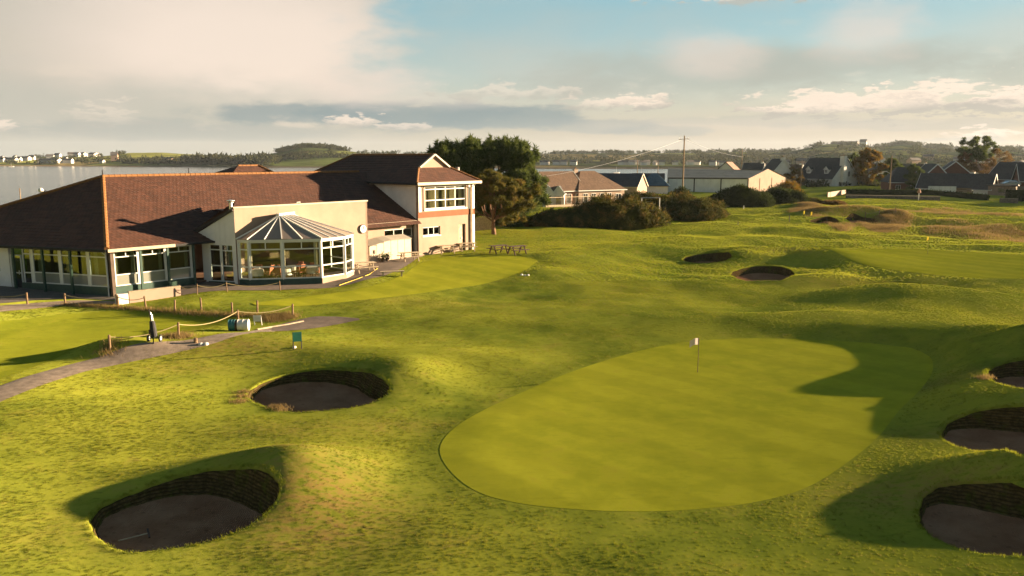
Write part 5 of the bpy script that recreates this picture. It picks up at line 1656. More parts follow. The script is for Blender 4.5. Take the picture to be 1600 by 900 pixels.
# scots pine
p = hit(772, 366)
pine = thing('pine_tree', 'open sunlit pine with forked reddish limbs beside the clubhouse corner', 'tree', p)
rs = R_(21)
M = MB()
H_ = 7.6
M.tube([p - Z3 * .3, p + np.array([-.1, 0, .9]), p + np.array([-.05, 0, 1.9])], [.30, .22, .19], 12)
cl, cr = [], []
for az_, out_, hh, r0 in ((2.7, 2.3, 4.6, .19), (2.2, 1.0, 5.8, .20), (.3, 1.5, 5.4, .20), (-.3, 2.9, 3.8, .17), (1.2, .6, 6.4, .18), (-1.6, 1.6, 4.6, .15), (3.3, 3.4, 3.6, .13), (-2.6, 2.4, 4.3, .13), (0, 3.4, 4.9, .13)):
    o = p + np.array([-.05, 0, 1.2 + .8 * rs.random()])
    e = p + np.array([math.cos(az_) * out_, math.sin(az_) * out_ * .9, hh])
    q1 = o + (e - o) * .35 + np.array([math.cos(az_) * .35, 0, -.25]); q2 = o + (e - o) * .7 + rs.normal(0, .15, 3)
    r0 *= .75; M.tube([o, q1, q2, e], [r0, r0 * .8, r0 * .55, r0 * .22], 7)
    for k_ in range(6):
        tip = e + rs.normal(0, 1, 3) * np.array([1.0, .9, .65]); M.tube([q2, (q2 + tip) / 2 + rs.normal(0, .1, 3), tip], [r0 * .35, r0 * .2, .02], 5)
        cl.append(tip); cr.append(rs.uniform(.5, .95))
for k_ in range(70):
    a_ = rs.uniform(0, 6.28); f = rs.random() ** .7
    cl.append(p + np.array([math.cos(a_) * 4.1 * f + .2, math.sin(a_) * 3.2 * f, 2.9 + 3.9 * (1 - f * f) ** .5 * rs.uniform(.45, 1.0)])); cr.append(rs.uniform(.5, .9))
for k_ in range(16):
    cl.append(p + np.array([rs.uniform(.8, 3.6), rs.uniform(-1.5, 1.5), rs.uniform(1.2, 3.2)])); cr.append(rs.uniform(.45, .8))
M.build('trunk', 'pine_bark', pine, smooth=True)
V, Fc = tufts(rs, cl, np.array(cr) * .8, 46000, .34, .085, updir=.4, flat=.6)
raw_mesh('crown', V, Fc, 'pine_needles', parent=pine)
# plank fence under the pine
a, b = at_Y(742, 96), at_Y(768, 96)
fn = thing('plank_fence', 'weathered upright plank fence running from the clubhouse to the pine', 'fence', a)
k = 16
for i in range(k):
    q = a + (b - a) * i / k; q[2] = gz(q[0], q[1])
    MB().box(q - Z3 * .1, (b - a) / k * .92, (0, .03, 0), Z3 * (1.75 + .05 * math.sin(i * 2.1))).build('plank', 'timber_weathered', fn)
MB().box(a + np.array([0, .035, 1.3]), b - a, (0, .05, 0), Z3 * .1).build('rail', 'timber_weathered', fn)

# gorse and scrub
def gorse(label, px0, px1, Y, top, rs, depth=4.0, leaf='gorse_leaves', n=26000, name='gorse_bush', ll=.30, lw=.12):
    p0, p1 = at_Y(px0, Y), at_Y(px1, Y); c = (p0 + p1) / 2; c[2] = gz(c[0], c[1]) - .1
    return bush(name, label, c, (p1[0] - p0[0]) / 2, depth, (z_for(top, Y) - c[2]) * 1.12, leaf, rs, int(n * 1.4), ll, lw, 110)
gorse('big dark gorse mound in front of the bungalow with tan tips', 880, 1040, 104, 304, R_(31), 4.6, n=32000)
gorse('low dark gorse thicket at the foot of the conifers', 828, 935, 102, 324, R_(32), 3.2, n=18000)
gorse('rounded gorse bush right of the goal-like frame, before the warehouse', 1005, 1136, 118, 299, R_(33), 5.0, n=30000)
gorse('low gorse hump behind the big gorse mound', 955, 1075, 128, 295, R_(34), 3.0, n=18000)
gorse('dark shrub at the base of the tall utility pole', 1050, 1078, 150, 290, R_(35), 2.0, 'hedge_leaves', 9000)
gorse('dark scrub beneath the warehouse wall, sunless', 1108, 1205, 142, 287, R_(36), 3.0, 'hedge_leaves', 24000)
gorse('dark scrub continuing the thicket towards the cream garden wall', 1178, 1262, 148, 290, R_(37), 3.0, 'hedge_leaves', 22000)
gorse('mixed bush with golden leaves before the slate-roofed house', 1206, 1252, 172, 281, R_(38), 2.4, 'autumn_leaves', 9000)
gorse('reddish brown scrub dome beside the dune', 1282, 1322, 150, 313, R_(39), 2.2, 'brown_leaves', 9000)
gorse('dark bush between thicket and dune', 1238, 1288, 152, 308, R_(40), 2.0, 'gorse_leaves', 9000)
gorse('dark shrubs filling the shade under the conifers behind the pine', 772, 846, 104, 335, R_(41), 2.4, 'conifer_needles', 14000)
# steel frame standing among the gorse
a, b = at_Y(1003, 112), at_Y(1031, 112); zt = z_for(309, 112)
fr_ = thing('steel_frame', 'thin grey goal-like steel frame between the two gorse bushes', 'frame', a)
MB().tube([b - Z3 * .1, np.array([b[0], b[1], zt])], .07, 6).build('post', 'galvanised', fr_)
MB().tube([a - Z3 * .1, np.array([a[0], a[1], zt])], .07, 6).build('post', 'galvanised', fr_)
MB().tube([np.array([a[0], a[1], zt]), np.array([b[0], b[1], zt])], .05, 6).build('crossbar', 'galvanised', fr_)
# long clipped hedges
def hedge_px(label, px0, px1, Y0, Y1, h, w, seed, base_z=None):
    a, b = at_Y(px0, Y0), at_Y(px1, Y1)
    return hedge(label, a - Z3 * .2, b - Z3 * .2, w, h, R_(seed))
hedge_px('long dark hedge between the slate-roofed house and the bell post', 1322, 1432, 186, 180, z_for(296, 182) - gz(100, 180) + .2, 2.0, 51)
hedge_px('long dark hedge below the long low brown roof', 1430, 1545, 182, 172, z_for(299, 178) - gz(110, 178) + .2, 2.0, 52)
hedge_px('clipped dark hedge block by the low stone wall at the right', 1572, 1600, 172, 170, 3.2, 2.2, 53)
hedge_px('dark hedge at the far right end of the gardens', 1600, 1680, 172, 168, 3.0, 2.2, 54)
def wall_px(label, px0, px1, Y0, Y1, h, mt, th=.25, name='garden_wall', z=None):
    a, b = at_Y(px0, Y0), at_Y(px1, Y1)
    t = thing(name, label, 'wall', a)
    d = b - a; d[2] = 0; m = np.array([-d[1], d[0], 0]) / np.linalg.norm(d)
    MB().box(a - Z3 * .3, d, m * th, Z3 * (h + .3)).build('wall_body', mt, t)
    MB().box(a + Z3 * h - m * .04, d, m * (th + .08), Z3 * .08).build('coping', 'kerb_stone', t)
    return t
wall_px('sunlit cream garden wall by the slate-roofed house', 1294, 1322, 176, 190, z_for(300, 178) - gz(88, 178), 'cream_render')
wall_px('rough grey stone field wall below the long hedges', 1322, 1470, 170, 164, .55, 'stone_wall', .5)
wall_px('low stone wall with pale coping under the clipped hedge block', 1563, 1592, 164, 162, .8, 'stone_wall', .4)
a, b = at_Y(1450, 188), at_Y(1494, 186)
pf = thing('panel_fence', 'pale blue-white panel fence behind the long hedge', 'fence', a)
for i in range(5):
    q = a + (b - a) * i / 5; MB().box(q, (b - a) / 5 * .96, (0, .05, 0), Z3 * (z_for(291, 187) - q[2])).build('panel', 'cladding', pf)
a, b = at_Y(1494, 186), at_Y(1518, 185)
wf = thing('board_fence', 'brown horizontal board fence joined to the pale panels', 'fence', a)
for i in range(5):
    hh = (z_for(293, 186) - a[2]) / 5; MB().box(a + Z3 * (hh * i), b - a, (0, .04, 0), Z3 * hh * .88).build('board', 'timber_post', wf)

# ------------------------------------------------------------------ houses
def house(name, label, px, Y, w, d, hw, rise, ang, wall_m, roof_m, z=None, hip=0.0, windows=(), gable_windows=(), chimneys=(), dormers=0, over=.35, verge='white_upvc', group=None, cat='house', base_drop=.5, gable_m=None, door=None):
    """local frame: x along the ridge, -y is the front; ang turns the whole house"""
    loc = at_Y(px, Y, z)
    t = thing(name, label, cat, loc, ang, group)
    x0, x1, y0, y1 = -w / 2, w / 2, -d / 2, d / 2
    M = MB(); zb = -base_drop
    M.quad((x0, y0, zb), (x1, y0, zb), (x1, y0, hw), (x0, y0, hw)); M.quad((x1, y1, zb), (x0, y1, zb), (x0, y1, hw), (x1, y1, hw))
    if hip > 0:
        M.quad((x1, y0, zb), (x1, y1, zb), (x1, y1, hw), (x1, y0, hw)); M.quad((x0, y1, zb), (x0, y0, zb), (x0, y0, hw), (x0, y1, hw))
    elif gable_m is None:
        M.quad((x1, y0, zb), (x1, y1, zb), (x1, y1, hw), (x1, 0, hw + rise), (x1, y0, hw)); M.quad((x0, y1, zb), (x0, y0, zb), (x0, y0, hw), (x0, 0, hw + rise), (x0, y1, hw))
    else:
        G = MB(); G.quad((x1, y0, zb), (x1, y1, zb), (x1, y1, hw), (x1, 0, hw + rise), (x1, y0, hw)); G.build('gable_wall', gable_m, t, world=False); G = MB(); G.quad((x0, y1, zb), (x0, y0, zb), (x0, y0, hw), (x0, 0, hw + rise), (x0, y1, hw)); G.build('gable_wall', gable_m, t, world=False)
    M.build('wall', wall_m, t, world=False)
    k = rise / (d / 2); ez = hw - over * k + .08; yo = d / 2 + over; xo = over if hip == 0 else over
    rz_ = hw + rise + .08
    R = MB()
    if hip == 0:
        A_, B_, Cc, D_ = (-w / 2 - xo, -yo, ez), (w / 2 + xo, -yo, ez), (w / 2 + xo, 0, rz_), (-w / 2 - xo, 0, rz_)
        R.tiled([A_, B_, Cc, D_]); R.tiled([(w / 2 + xo, yo, ez), (-w / 2 - xo, yo, ez), D_, Cc])
    else:
        rx = w / 2 - hip
        A_, B_, Cc, D_ = (-w / 2 - xo, -yo, ez), (w / 2 + xo, -yo, ez), (rx, 0, rz_), (-rx, 0, rz_)
        R.tiled([A_, B_, Cc, D_]); R.tiled([(w / 2 + xo, yo, ez), (-w / 2 - xo, yo, ez), D_, Cc])
        R.tiled([B_, (w / 2 + xo, yo, ez), Cc]); R.tiled([(-w / 2 - xo, yo, ez), A_, D_])
    R.slab([A_, B_, (w / 2 + xo, yo, ez), (-w / 2 - xo, yo, ez)], -.02) if hip else None
    rf = R.build('roof', roof_m, t, world=False)
    if hip == 0:
        for sx_ in (-1, 1):
            for sy_ in (-1, 1):
                MB().beam((sx_ * (w / 2 + xo), sy_ * yo, ez - .06), (sx_ * (w / 2 + xo), 0, rz_ - .06), .07, .24).build('verge_board', verge, rf, world=False)
    MB().box((-w / 2 - xo, -yo - .1, ez - .12), (w + 2 * xo, 0, 0), (0, .1, 0), (0, 0, .14)).build('gutter', verge, t, world=False)
    def win(x, z0, ww, hh, yf, axis):
        F = MB(); f = .07
        P = (lambda u, v, o: (x + u, yf - o, z0 + v)) if axis == 'f' else (lambda u, v, o: (yf + o, x + u, z0 + v))
        def bx(u0, u1, v0, v1, o0, o1):
            a_ = np.array(P(u0, v0, o0)); F.box(a_, np.array(P(u1, v0, o0)) - a_, np.array(P(u0, v0, o1)) - a_, np.array(P(u0, v1, o0)) - a_)
        for u in (0, ww - f):
            bx(u, u + f, 0, hh, .0, .05)
        bx(f, ww - f, 0, f, .0, .06); bx(f, ww - f, hh - f, hh, .0, .05); bx(ww / 2 - f / 2, ww / 2 + f / 2, f, hh - f, .0, .045)
        wf_ = F.build('window', verge, t, world=False)
        G = MB(); a_ = np.array(P(f, f, .012)); G.box(a_, np.array(P(ww - f, f, .012)) - a_, np.array(P(f, f, .022)) - a_, np.array(P(f, hh - f, .012)) - a_); G.build('pane', 'dark_glass', wf_, world=False)
    for (x, z0, ww, hh) in windows:
        win(x, z0, ww, hh, y0, 'f')
    for (x, z0, ww, hh) in gable_windows:
        win(x, z0, ww, hh, x1, 'g')
    for (x, y, cw, ch) in chimneys:
        c = MB().cbox((x, y, hw * .6), cw, cw * .7, rise + ch - hw * .6 + hw).build('chimney', wall_m, t, world=False)
        MB().cbox((x, y, hw + rise + ch), cw * 1.15, cw * .85, .12).build('chimney_cap', 'kerb_stone', c, world=False)
        MB().lathe((x, y, hw + rise + ch + .1), [(.12, 0), (.14, .3), (.10, .35)], 8).build('chimney_pot', 'ridge_clay', c, world=False)
    for i in range(dormers):
        x = -w / 2 + w * (i + .5) / dormers; dw = 1.5; zf_ = hw + rise * .22; yd = -d / 2 * .80
        D = MB(); D.box((x - dw / 2, yd, zf_), (dw, 0, 0), (0, 2.2, 0), (0, 0, 1.25)); D.quad((x - dw / 2, yd - .002, zf_ + 1.25), (x + dw / 2, yd - .002, zf_ + 1.25), (x, yd - .002, zf_ + 2.0))
        dm_ = D.build('dormer', 'white_render', t, world=False)
        Q = MB(); e_ = .2
        Q.tiled([(x - dw / 2 - e_, yd + 2.6, zf_ + 1.15), (x - dw / 2 - e_, yd - e_, zf_ + 1.15), (x, yd - e_, zf_ + 2.1), (x, yd + 2.6, zf_ + 2.1)]); Q.tiled([(x + dw / 2 + e_, yd - e_, zf_ + 1.15), (x + dw / 2 + e_, yd + 2.6, zf_ + 1.15), (x, yd + 2.6, zf_ + 2.1), (x, yd - e_, zf_ + 2.1)])
        Q.build('dormer_roof', roof_m, dm_, world=False)
        for s_ in (-1, 1):
            MB().beam((x + s_ * (dw / 2 + e_), yd - e_ - .03, zf_ + 1.12), (x, yd - e_ - .03, zf_ + 2.08), .07, .16).build('verge_board', 'white_upvc', dm_, world=False)
        win(x - .5, zf_ + .2, 1.0, 1.0, yd, 'f')
    if door:
        MB().box((door - .45, y0 - .03, 0), (.9, 0, 0), (0, .028, 0), (0, 0, 2.05)).build('door', 'timber_dark', t, world=False)
    return t
D_ = math.radians
# bungalow behind the gorse, hipped, with gabled bays
house('bungalow', 'cream bungalow with wide brown hipped roof behind the big gorse mound', 917, 150, 10.5, 9, 3.3, 3.1, D_(32), 'cream_render', 'grey_tiles', z=-.3, hip=3.6,
      windows=((-4.2, 1.0, 1.0, 1.6), (-2.4, 1.0, 1.0, 1.6), (-.4, 1.0, 1.0, 1.6), (1.2, 1.0, 1.0, 1.6), (3.2, .2, 1.3, 2.2)), chimneys=((-2, 1, .8, .3),))
house('bungalow', 'left wing of pale bungalows with a brown roof beside the conifers', 868, 146, 7, 8, 3.3, 3.1, D_(32), 'pink_paint', 'grey_tiles', z=-.3, hip=0, windows=((-2.6, .9, 1.0, 1.7), (-.4, .9, 1.0, 1.7), (1.6, .9, 1.0, 1.7)))
for k_, (px_, Y_) in enumerate(((858, 141), (873.5, 141), (945, 152), (960, 154))):
    t = house('porch', 'small white gabled porch bay on the bungalow row', px_, Y_, 2.4, 1.9, 2.7, 1.2, D_(90 - 8), 'white_render', 'slate_tiles', z=-.2, gable_windows=(), windows=(), over=.15, group='gabled porch bays on the bungalow row', cat='porch')
    MB().box((-1.23, -.45, .3), (.03, 0, 0), (0, .9, 0), (0, 0, 1.9)).build('pane', 'dark_glass', t, world=False)
# decking rail in front of the bungalows
a, b = at_Y(852, 137), at_Y(942, 145)
rl = thing('deck_railing', 'pale slatted deck railing before the bungalows', 'railing', a)
for i in range(46):
    q = a + (b - a) * i / 45; MB().box(q + Z3 * .3, (.06, 0, 0), (0, .04, 0), Z3 * 1.35).build('slat', 'timber_weathered', rl)
MB().beam(a + Z3 * 1.7, b + Z3 * 1.7, .1, .08).build('top_rail', 'timber_weathered', rl)
MB().beam(a + Z3 * .25, b + Z3 * .25, .3, .35).build('deck_edge', 'kerb_stone', rl)
house('outbuilding', 'long outbuilding with navy roof and sunlit cream gable', 965, 190, 12.0, 7.0, 3.2, 2.8, D_(-28), 'cream_render', 'navy_roofing', z=-1.2, over=.25, verge='cream_gutter', cat='outbuilding', windows=((-3, 1, 1, 1),))
house('outbuilding', 'small white shed with bright blue hipped roof beside the warehouse', 1022, 196, 6.6, 5.5, 3.0, 2.6, D_(-10), 'white_render', 'blue_roofing', z=-.9, hip=2.7, verge='dark_fascia', cat='shed')
house('outbuilding', 'low brown-roofed shed between navy roof and blue roof', 1012, 214, 8, 6, 3.2, 1.8, D_(-10), 'brown_paint', 'slate_tiles', z=-.7, cat='shed')
# warehouse
wh = thing('warehouse', 'long white warehouse with low pale sheet roof and dark corner trims', 'warehouse', at_Y(1110, 203, -.9))
p0, p1 = at_Y(1043, 200, -.9), at_Y(1168, 196, -.9)
u = p1 - p0; Lw = np.linalg.norm(u); u /= Lw; v = np.array([-u[1], u[0], 0])
Dp = 17.0; hw = z_for(279, 198) + .9; rr_ = z_for(263.5, 205) + .9
for i in range(3):
    MB().box(p0 + u * (Lw * i / 3 + .02), u * (Lw / 3 - .04), v * .1, Z3 * hw).build('wall_panel', 'cladding', wh)
for i in range(4):
    MB().box(p0 + u * (Lw * i / 3 - .12) - v * .06, u * .28, v * .055, Z3 * hw).build('trim', 'dark_fascia', wh)
MB().box(p0 - v * .1 + Z3 * (hw - .1), u * Lw, v * .09, Z3 * .35).build('fascia', 'dark_fascia', wh)
G = MB(); q = p0 + u * Lw
sk = (v * .8 + u * .6)
G.quad(q, q + sk * Dp, q + sk * Dp + Z3 * hw, q + sk * Dp / 2 + Z3 * rr_, q + Z3 * hw); G.build('gable_wall', 'cream_render', wh)  # warmer, darker colour than the white front stands in for peach sunlight
for f in (.3, .62):
    MB().box(q + sk * Dp * f + u * .02 - v * .02, sk * .18, u * .06, Z3 * hw * 1.02).build('trim', 'pink_paint', wh)
G = MB(); G.quad(p0 + v * 14, p0, p0 + Z3 * hw, p0 + v * 7 + Z3 * rr_, p0 + v * 14 + Z3 * hw); G.build('gable_wall', 'cladding', wh)
R = MB(); R.tiled([p0 + Z3 * (hw + .12) - u * .2 - v * .2, q + Z3 * (hw + .12) + u * .3 - v * .2, q + sk * Dp / 2 + Z3 * (rr_ + .12) + u * .3, p0 + v * 7 + Z3 * (rr_ + .12) - u * .2], course=2.2, step=.03); R.build('roof', 'sheet_roofing', wh)
R = MB(); R.tiled([q + sk * Dp + Z3 * (hw + .12) + u * .3, p0 + v * 14 + Z3 * (hw + .12), p0 + v * 7 + Z3 * (rr_ + .12), q + sk * Dp / 2 + Z3 * (rr_ + .12) + u * .3], course=2.2, step=.03); R.build('roof', 'sheet_roofing', wh)
# houses
house('house', 'white gable-ended house with square chimney behind the warehouse end', 1213, 236, 8, 8.5, 3.6, 5.2, D_(-85), 'white_render', 'slate_tiles', z=-.8, chimneys=((3.4, 0, 1.3, .5),), verge='white_upvc')
house('house', 'pale house with pinkish tiled roof and dark verge beyond the warehouse ridge', 1137, 260, 8, 8, 3.0, 3.6, D_(62), 'white_render', 'pink_tiles', z=0.3, verge='dark_fascia')
house('house', 'white house with steep slate roof, two white dormers and gable chimney', 1291, 245, 13.3, 11, 3.0, 5.8, D_(-62), 'white_render', 'slate_tiles', z=-.6, chimneys=((6.9, -1.6, 1.6, .7),), dormers=2, gable_windows=((1.0, 3.4, .9, 1.6), (-2.8, .6, 1.3, 1.4)), windows=((-4, .8, 1.6, 1.3), (1, .8, 1.6, 1.3)), over=.4)
hs_ = at_Y(1303, 206, -.6)
house('house', 'brick house with dark hipped roof behind the autumn tree', 1407, 214, 8, 8, 2.9, 3.6, D_(-10), 'red_brick', 'slate_tiles', z=-.6, hip=2.6, windows=((1.2, .8, 1.6, 1.2), (-2.4, .8, 1.2, 1.2)))
house('house', 'brick house with white-edged gable joined to its twin', 1452, 214, 9, 8, 3.2, 4.2, D_(-100), 'red_brick', 'slate_tiles', z=-.6, gable_windows=((-.6, 3.6, 1.2, 1.2),))
house('house', 'brick house with broad white-edged gable above the long low brown roof', 1486, 222, 9, 11, 3.4, 4.6, D_(-112), 'red_brick', 'slate_tiles', z=-.6, gable_windows=((-.6, 3.8, 1.2, 1.0),))
house('house', 'long low house with brown-black roof, white wall and lit cream gable', 1494, 198, 16.0, 7.0, 1.7, 3.4, D_(-42), 'white_render', 'slate_tiles', z=-.5, windows=((-6, .3, 1.6, 1.0), (-2, .3, 1.6, 1.0), (3, .3, 1.6, 1.0)), gable_m='cream_render', chimneys=((3.2, .3, .9, .4),))
house('house', 'house with pale double gables at the far right', 1585, 216, 11, 8, 3.6, 4.2, D_(-75), 'cream_render', 'slate_tiles', z=-.6, windows=((-4, 1, 1.4, 1.5), (-1, 1, 1.4, 1.5), (2.5, 1, 1.4, 1.5)), gable_m='cream_render')
house('house', 'brick house partly beyond the edge of the gardens at right', 1622, 205, 10, 8, 3.4, 4.0, D_(-20), 'red_brick', 'slate_tiles', z=-.6)
house('garage', 'flat brown-topped garage with a small red window', 1566, 190, 5.4, 4, 2.1, .25, D_(-38), 'cream_render', 'slate_tiles', z=-.1, windows=((-.6, .6, 1.2, .9),), cat='garage', verge='dark_fascia')
for k_, (px_, Y_, w_, h_, a_, lab_) in enumerate(((1176, 300, 7, 4.0, -25, 'small white house with a lit gable beside the far utility pole'), (1197, 330, 8, 3.6, -20, 'low white cottage above the warehouse roof end'), (1234, 310, 8, 3.4, -30, 'pale cottage seen between garden trees left of the dormers'), (1424, 300, 9, 3.6, -40, 'pale house behind the dark small tree'), (1545, 290, 9, 3.8, -35, 'pale house under the brown bare tree'), (1598, 300, 10, 4.2, -40, 'white house behind the far right gables'), (1375, 330, 9, 3.6, -30, 'pale house behind the dark tree shoulder'))):
    house('house', lab_, px_, Y_, w_, 6.5, h_, 2.8, D_(a_), 'white_render', ('slate_tiles', 'pink_tiles', 'grey_tiles')[k_ % 3], z=-.6, windows=((-2.2, 1, 1.1, 1.2), (.9, 1, 1.1, 1.2)), chimneys=((w_ / 2 - .6, 0, .8, .5),))
# parked car by the right-hand houses
p = at_Y(1578, 200, 0.6)
car = thing('parked_car', 'silver-blue parked car glimpsed before the right-hand houses', 'car', (p[0], p[1], gz(p[0], p[1]) + 1.7), 0)
tag(MB().box(np.array([p[0] - 2.6, p[1] - 1.3, gz(p[0], p[1]) - .4]), (5.2, 0, 0), (0, 2.8, 0), (0, 0, 2.1)).build('raised_drive', 'stone_wall'), 'raised stone-faced drive under the parked car', 'drive')
M = MB(); prof = [(-2.05, .35), (-2.1, .75), (-1.35, .95), (-.85, 1.42), (.75, 1.45), (1.45, .98), (2.05, .85), (2.1, .35)]
for s_ in (-1,):
    pass
n_ = len(prof)
for yy in (-.82, .82):
    for x, z in prof:
        M.v.append((x, yy * (.86 if z > 1.2 else 1), z))
for i in range(n_):
    j = (i + 1) % n_; M.f.append((i, j, n_ + j, n_ + i))
M.f.append(tuple(range(n_))[::-1]); M.f.append(tuple(range(n_, 2 * n_)))
M.build('body', 'car_paint', car, world=False)
MB().quad((-1.22, -.835, .98), (1.28, -.835, .98), (.7, -.75, 1.36), (-.8, -.75, 1.36)).build('window', 'dark_glass', car, world=False)
for x in (-1.3, 1.3):
    for yy in (-.8, .8):
        wq = wheel_mb((x, yy, .31), .31, .2, (0, 1, 0)).build('wheel', 'rubber', car, world=False)
        MB().tube([(x, yy - .09, .31), (x, yy + .09, .31)], .17, 10).build('rim', 'galvanised', wq, world=False)

# ------------------------------------------------------------------ poles and wires
def pole(label, px, Y, top_py, r=.14, arms=True, lamp=False, z=None):
    b = at_Y(px, Y, z); h = z_for(top_py, Y)
    t = thing('lamp_post' if lamp else 'utility_pole', label, 'lamp post' if lamp else 'pole', b)
    MB().tube([b - Z3 * .3, np.array([b[0], b[1], h])], [r, r * .7], 8).build('pole', 'pole_wood', t)
    if arms:
        MB().beam(np.array([b[0] - 1.1, b[1], h - .75]), np.array([b[0] + .9, b[1], h - .6]), .1, .1).build('cross_arm', 'pole_wood', t)
        for dx_ in (-1.0, 0.8):
            MB().tube([np.array([b[0] + dx_, b[1], h - .62]), np.array([b[0] + dx_, b[1], h - .35])], .06, 6).build('insulator', 'white_plastic', t)
    if lamp:
        MB().tube([np.array([b[0], b[1], h * .55 + b[2] * .45]), np.array([b[0] - 1.0, b[1], h * .6 + b[2] * .4])], .05, 6).build('bracket', 'galvanised', t)
        MB().cbox((b[0] - 1.15, b[1], h * .6 + b[2] * .4 - .05), .6, .3, .15).build('lamp_head', 'white_plastic', t)
    return np.array([b[0], b[1], h])
main_top = pole('tall wooden utility pole rising before the white warehouse', 1066.5, 160, 212, .17)
pole('wooden utility pole behind the pinkish roof', 1157, 230, 232, .13)
pole('grey lamp post with side lamp in front of the autumn tree', 1389.5, 182, 243, .16, arms=False, lamp=True)
pole('slim pole rising above the navy roof', 995, 230, 249, .12, arms=False)
pole('slim pole on the shore above the blue-roofed shed', 1027, 260, 251, .14, arms=False)
pole('slim pole between the white gable house and the slate-roofed house', 1250.5, 225, 250, .13, arms=False)
def wire(label, a, b, sag, r=.03):
    pp = [np.array(a) + (np.array(b) - np.array(a)) * f - Z3 * sag * 4 * f * (1 - f) for f in np.linspace(0, 1, 17)]
    return tag(MB().tube(pp, r, 5).build('overhead_wire', 'galvanised'), label, 'wire')
wire('overhead wire sagging from the tall pole down to the bungalow', main_top - Z3 * .6, UY(848, 276, 142), .8, .02)
wire('overhead wire running from the tall pole towards the pinkish roof', main_top - Z3 * .6, UY(1160, 245, 225), .6, .02)
# shore lights left of the clubhouse roof
pole('thin mast standing on the shore behind the clubhouse', 31, 100, 294, .08, arms=False)
b = at_Y(64, 98); lp = thing('lamp_post', 'round white shore lamp with a bracket behind the roof hip', 'lamp post', b)
h = z_for(301, 98)
MB().tube([b - Z3 * .3, np.array([b[0], b[1], h])], .06, 8).build('post', 'black_plastic', lp)
MB().lathe((b[0], b[1], h), [(.08, 0), (.26, .12), (.30, .3), (.24, .48), (.05, .58)], 12).build('globe', 'white_plastic', lp, smooth=True)
MB().tube([np.array([b[0], b[1], h - .1]), np.array([b[0] + .6, b[1], h + .25]), np.array([b[0] + .9, b[1], h + .05])], .05, 6).build('bracket', 'black_plastic', lp)

# garden trees among the houses
tree('garden_tree', 'big autumn tree with golden and green leaves behind the lamp post', at_Y(1354, 240), z_for(238, 240) + .6, 5.2, 'autumn_leaves', 'bark', R_(61), .1, 16000, 10, 60, .5, .22, 'oval')
tree('garden_tree', 'dark green tree at the shoulder of the autumn tree', at_Y(1390, 244), z_for(252, 244) + .6, 3.8, 'conifer_needles', 'bark', R_(62), .05, 11000, 10, 50, .5, .2, 'oval')
tree('garden_tree', 'dark tree behind the slate-roofed house gable', at_Y(1332, 258), z_for(244, 258) + .6, 4.0, 'conifer_needles', 'bark', R_(63), .05, 10000, 10, 50, .5, .2, 'oval')
tree('cypress_tree', 'wind-shaped dark cypress with flat layered crown on the skyline', at_Y(1521, 240), z_for(219, 240) + .6, 4.6, 'conifer_needles', 'bark', R_(64), .55, 11000, 12, 26, .6, .2, 'umbrella', clump_r=.17)
tree('garden_tree', 'bare brownish tree right of the cypress', at_Y(1556, 236), z_for(238, 236) + .6, 4.6, 'brown_leaves', 'bark', R_(65), .15, 9000, 12, 50, .4, .12, 'oval')
tree('garden_tree', 'yellowing shrub-like tree by the white gable house', at_Y(1238, 232), z_for(264, 232) + .6, 2.8, 'autumn_leaves', 'bark', R_(66), .05, 8000, 8, 40, .45, .2, 'oval')
tree('garden_tree', 'dark small tree between the brick houses', at_Y(1427, 206), z_for(262, 206) + .6, 2.4, 'conifer_needles', 'bark', R_(67), .05, 8000, 8, 40, .45, .2, 'oval')
tree('garden_tree', 'russet tree peeking behind the broad brick gable', at_Y(1506, 236), z_for(242, 236) + .6, 3.0, 'brown_leaves', 'bark', R_(68), .1, 7000, 8, 40, .45, .2, 'oval')

# shelter belt to the right of the gardens (its evening shadow lies over hedges and roofs)
for k_, (x_, y_, h_) in enumerate(((133, 178, 8.5), (141, 190, 9.5), (147, 176, 9.0), (128, 166, 6.5), (150, 204, 9.0))):
    tree('shelter_tree', 'dark shelter-belt tree beyond the right-hand gardens', (x_, y_, gz(x_, y_)), h_, 4.2, 'conifer_needles', 'bark', R_(160 + k_), .05, 7000, 8, 50, .8, .3, 'oval', group='trees of the shelter belt beyond the gardens')
# ------------------------------------------------------------------ sea and far land
m = bpy.data.materials.new('sea_water'); m.use_nodes = True
T = NT(m.node_tree)
geo = T.n('ShaderNodeNewGeometry')
mp = T.n('ShaderNodeMapping', ins={'Scale': (.05, .35, 1)}); T.link(geo.outputs['Position'], mp.inputs[0])
n1 = T.noise(mp.outputs[0], 1.0, 6, .6)
bp = T.n('ShaderNodeBump', ins={'Strength': .35, 'Distance': .6, 'Height': n1.outputs['Fac']})
n2 = T.noise(mp.outputs[0], .06, 4, .5)
c = T.mix(T.sstep(n2.outputs['Fac'], .35, .65), (.035, .05, .05), (.07, .085, .08))
b = T.n('ShaderNodeBsdfPrincipled', ins={'Base Color': c, 'Roughness': .16, 'IOR': 1.33, 'Normal': bp.outputs[0]})
o = T.n('ShaderNodeOutputMaterial'); T.link(b.outputs[0], o.inputs[0]); MATS['sea_water'] = m
SEA = -5.0
setting(MB().quad((-4000, -1000, SEA), (4000, -1000, SEA), (4000, 4200, SEA), (-4000, 4200, SEA)).build('sea', 'sea_water'))

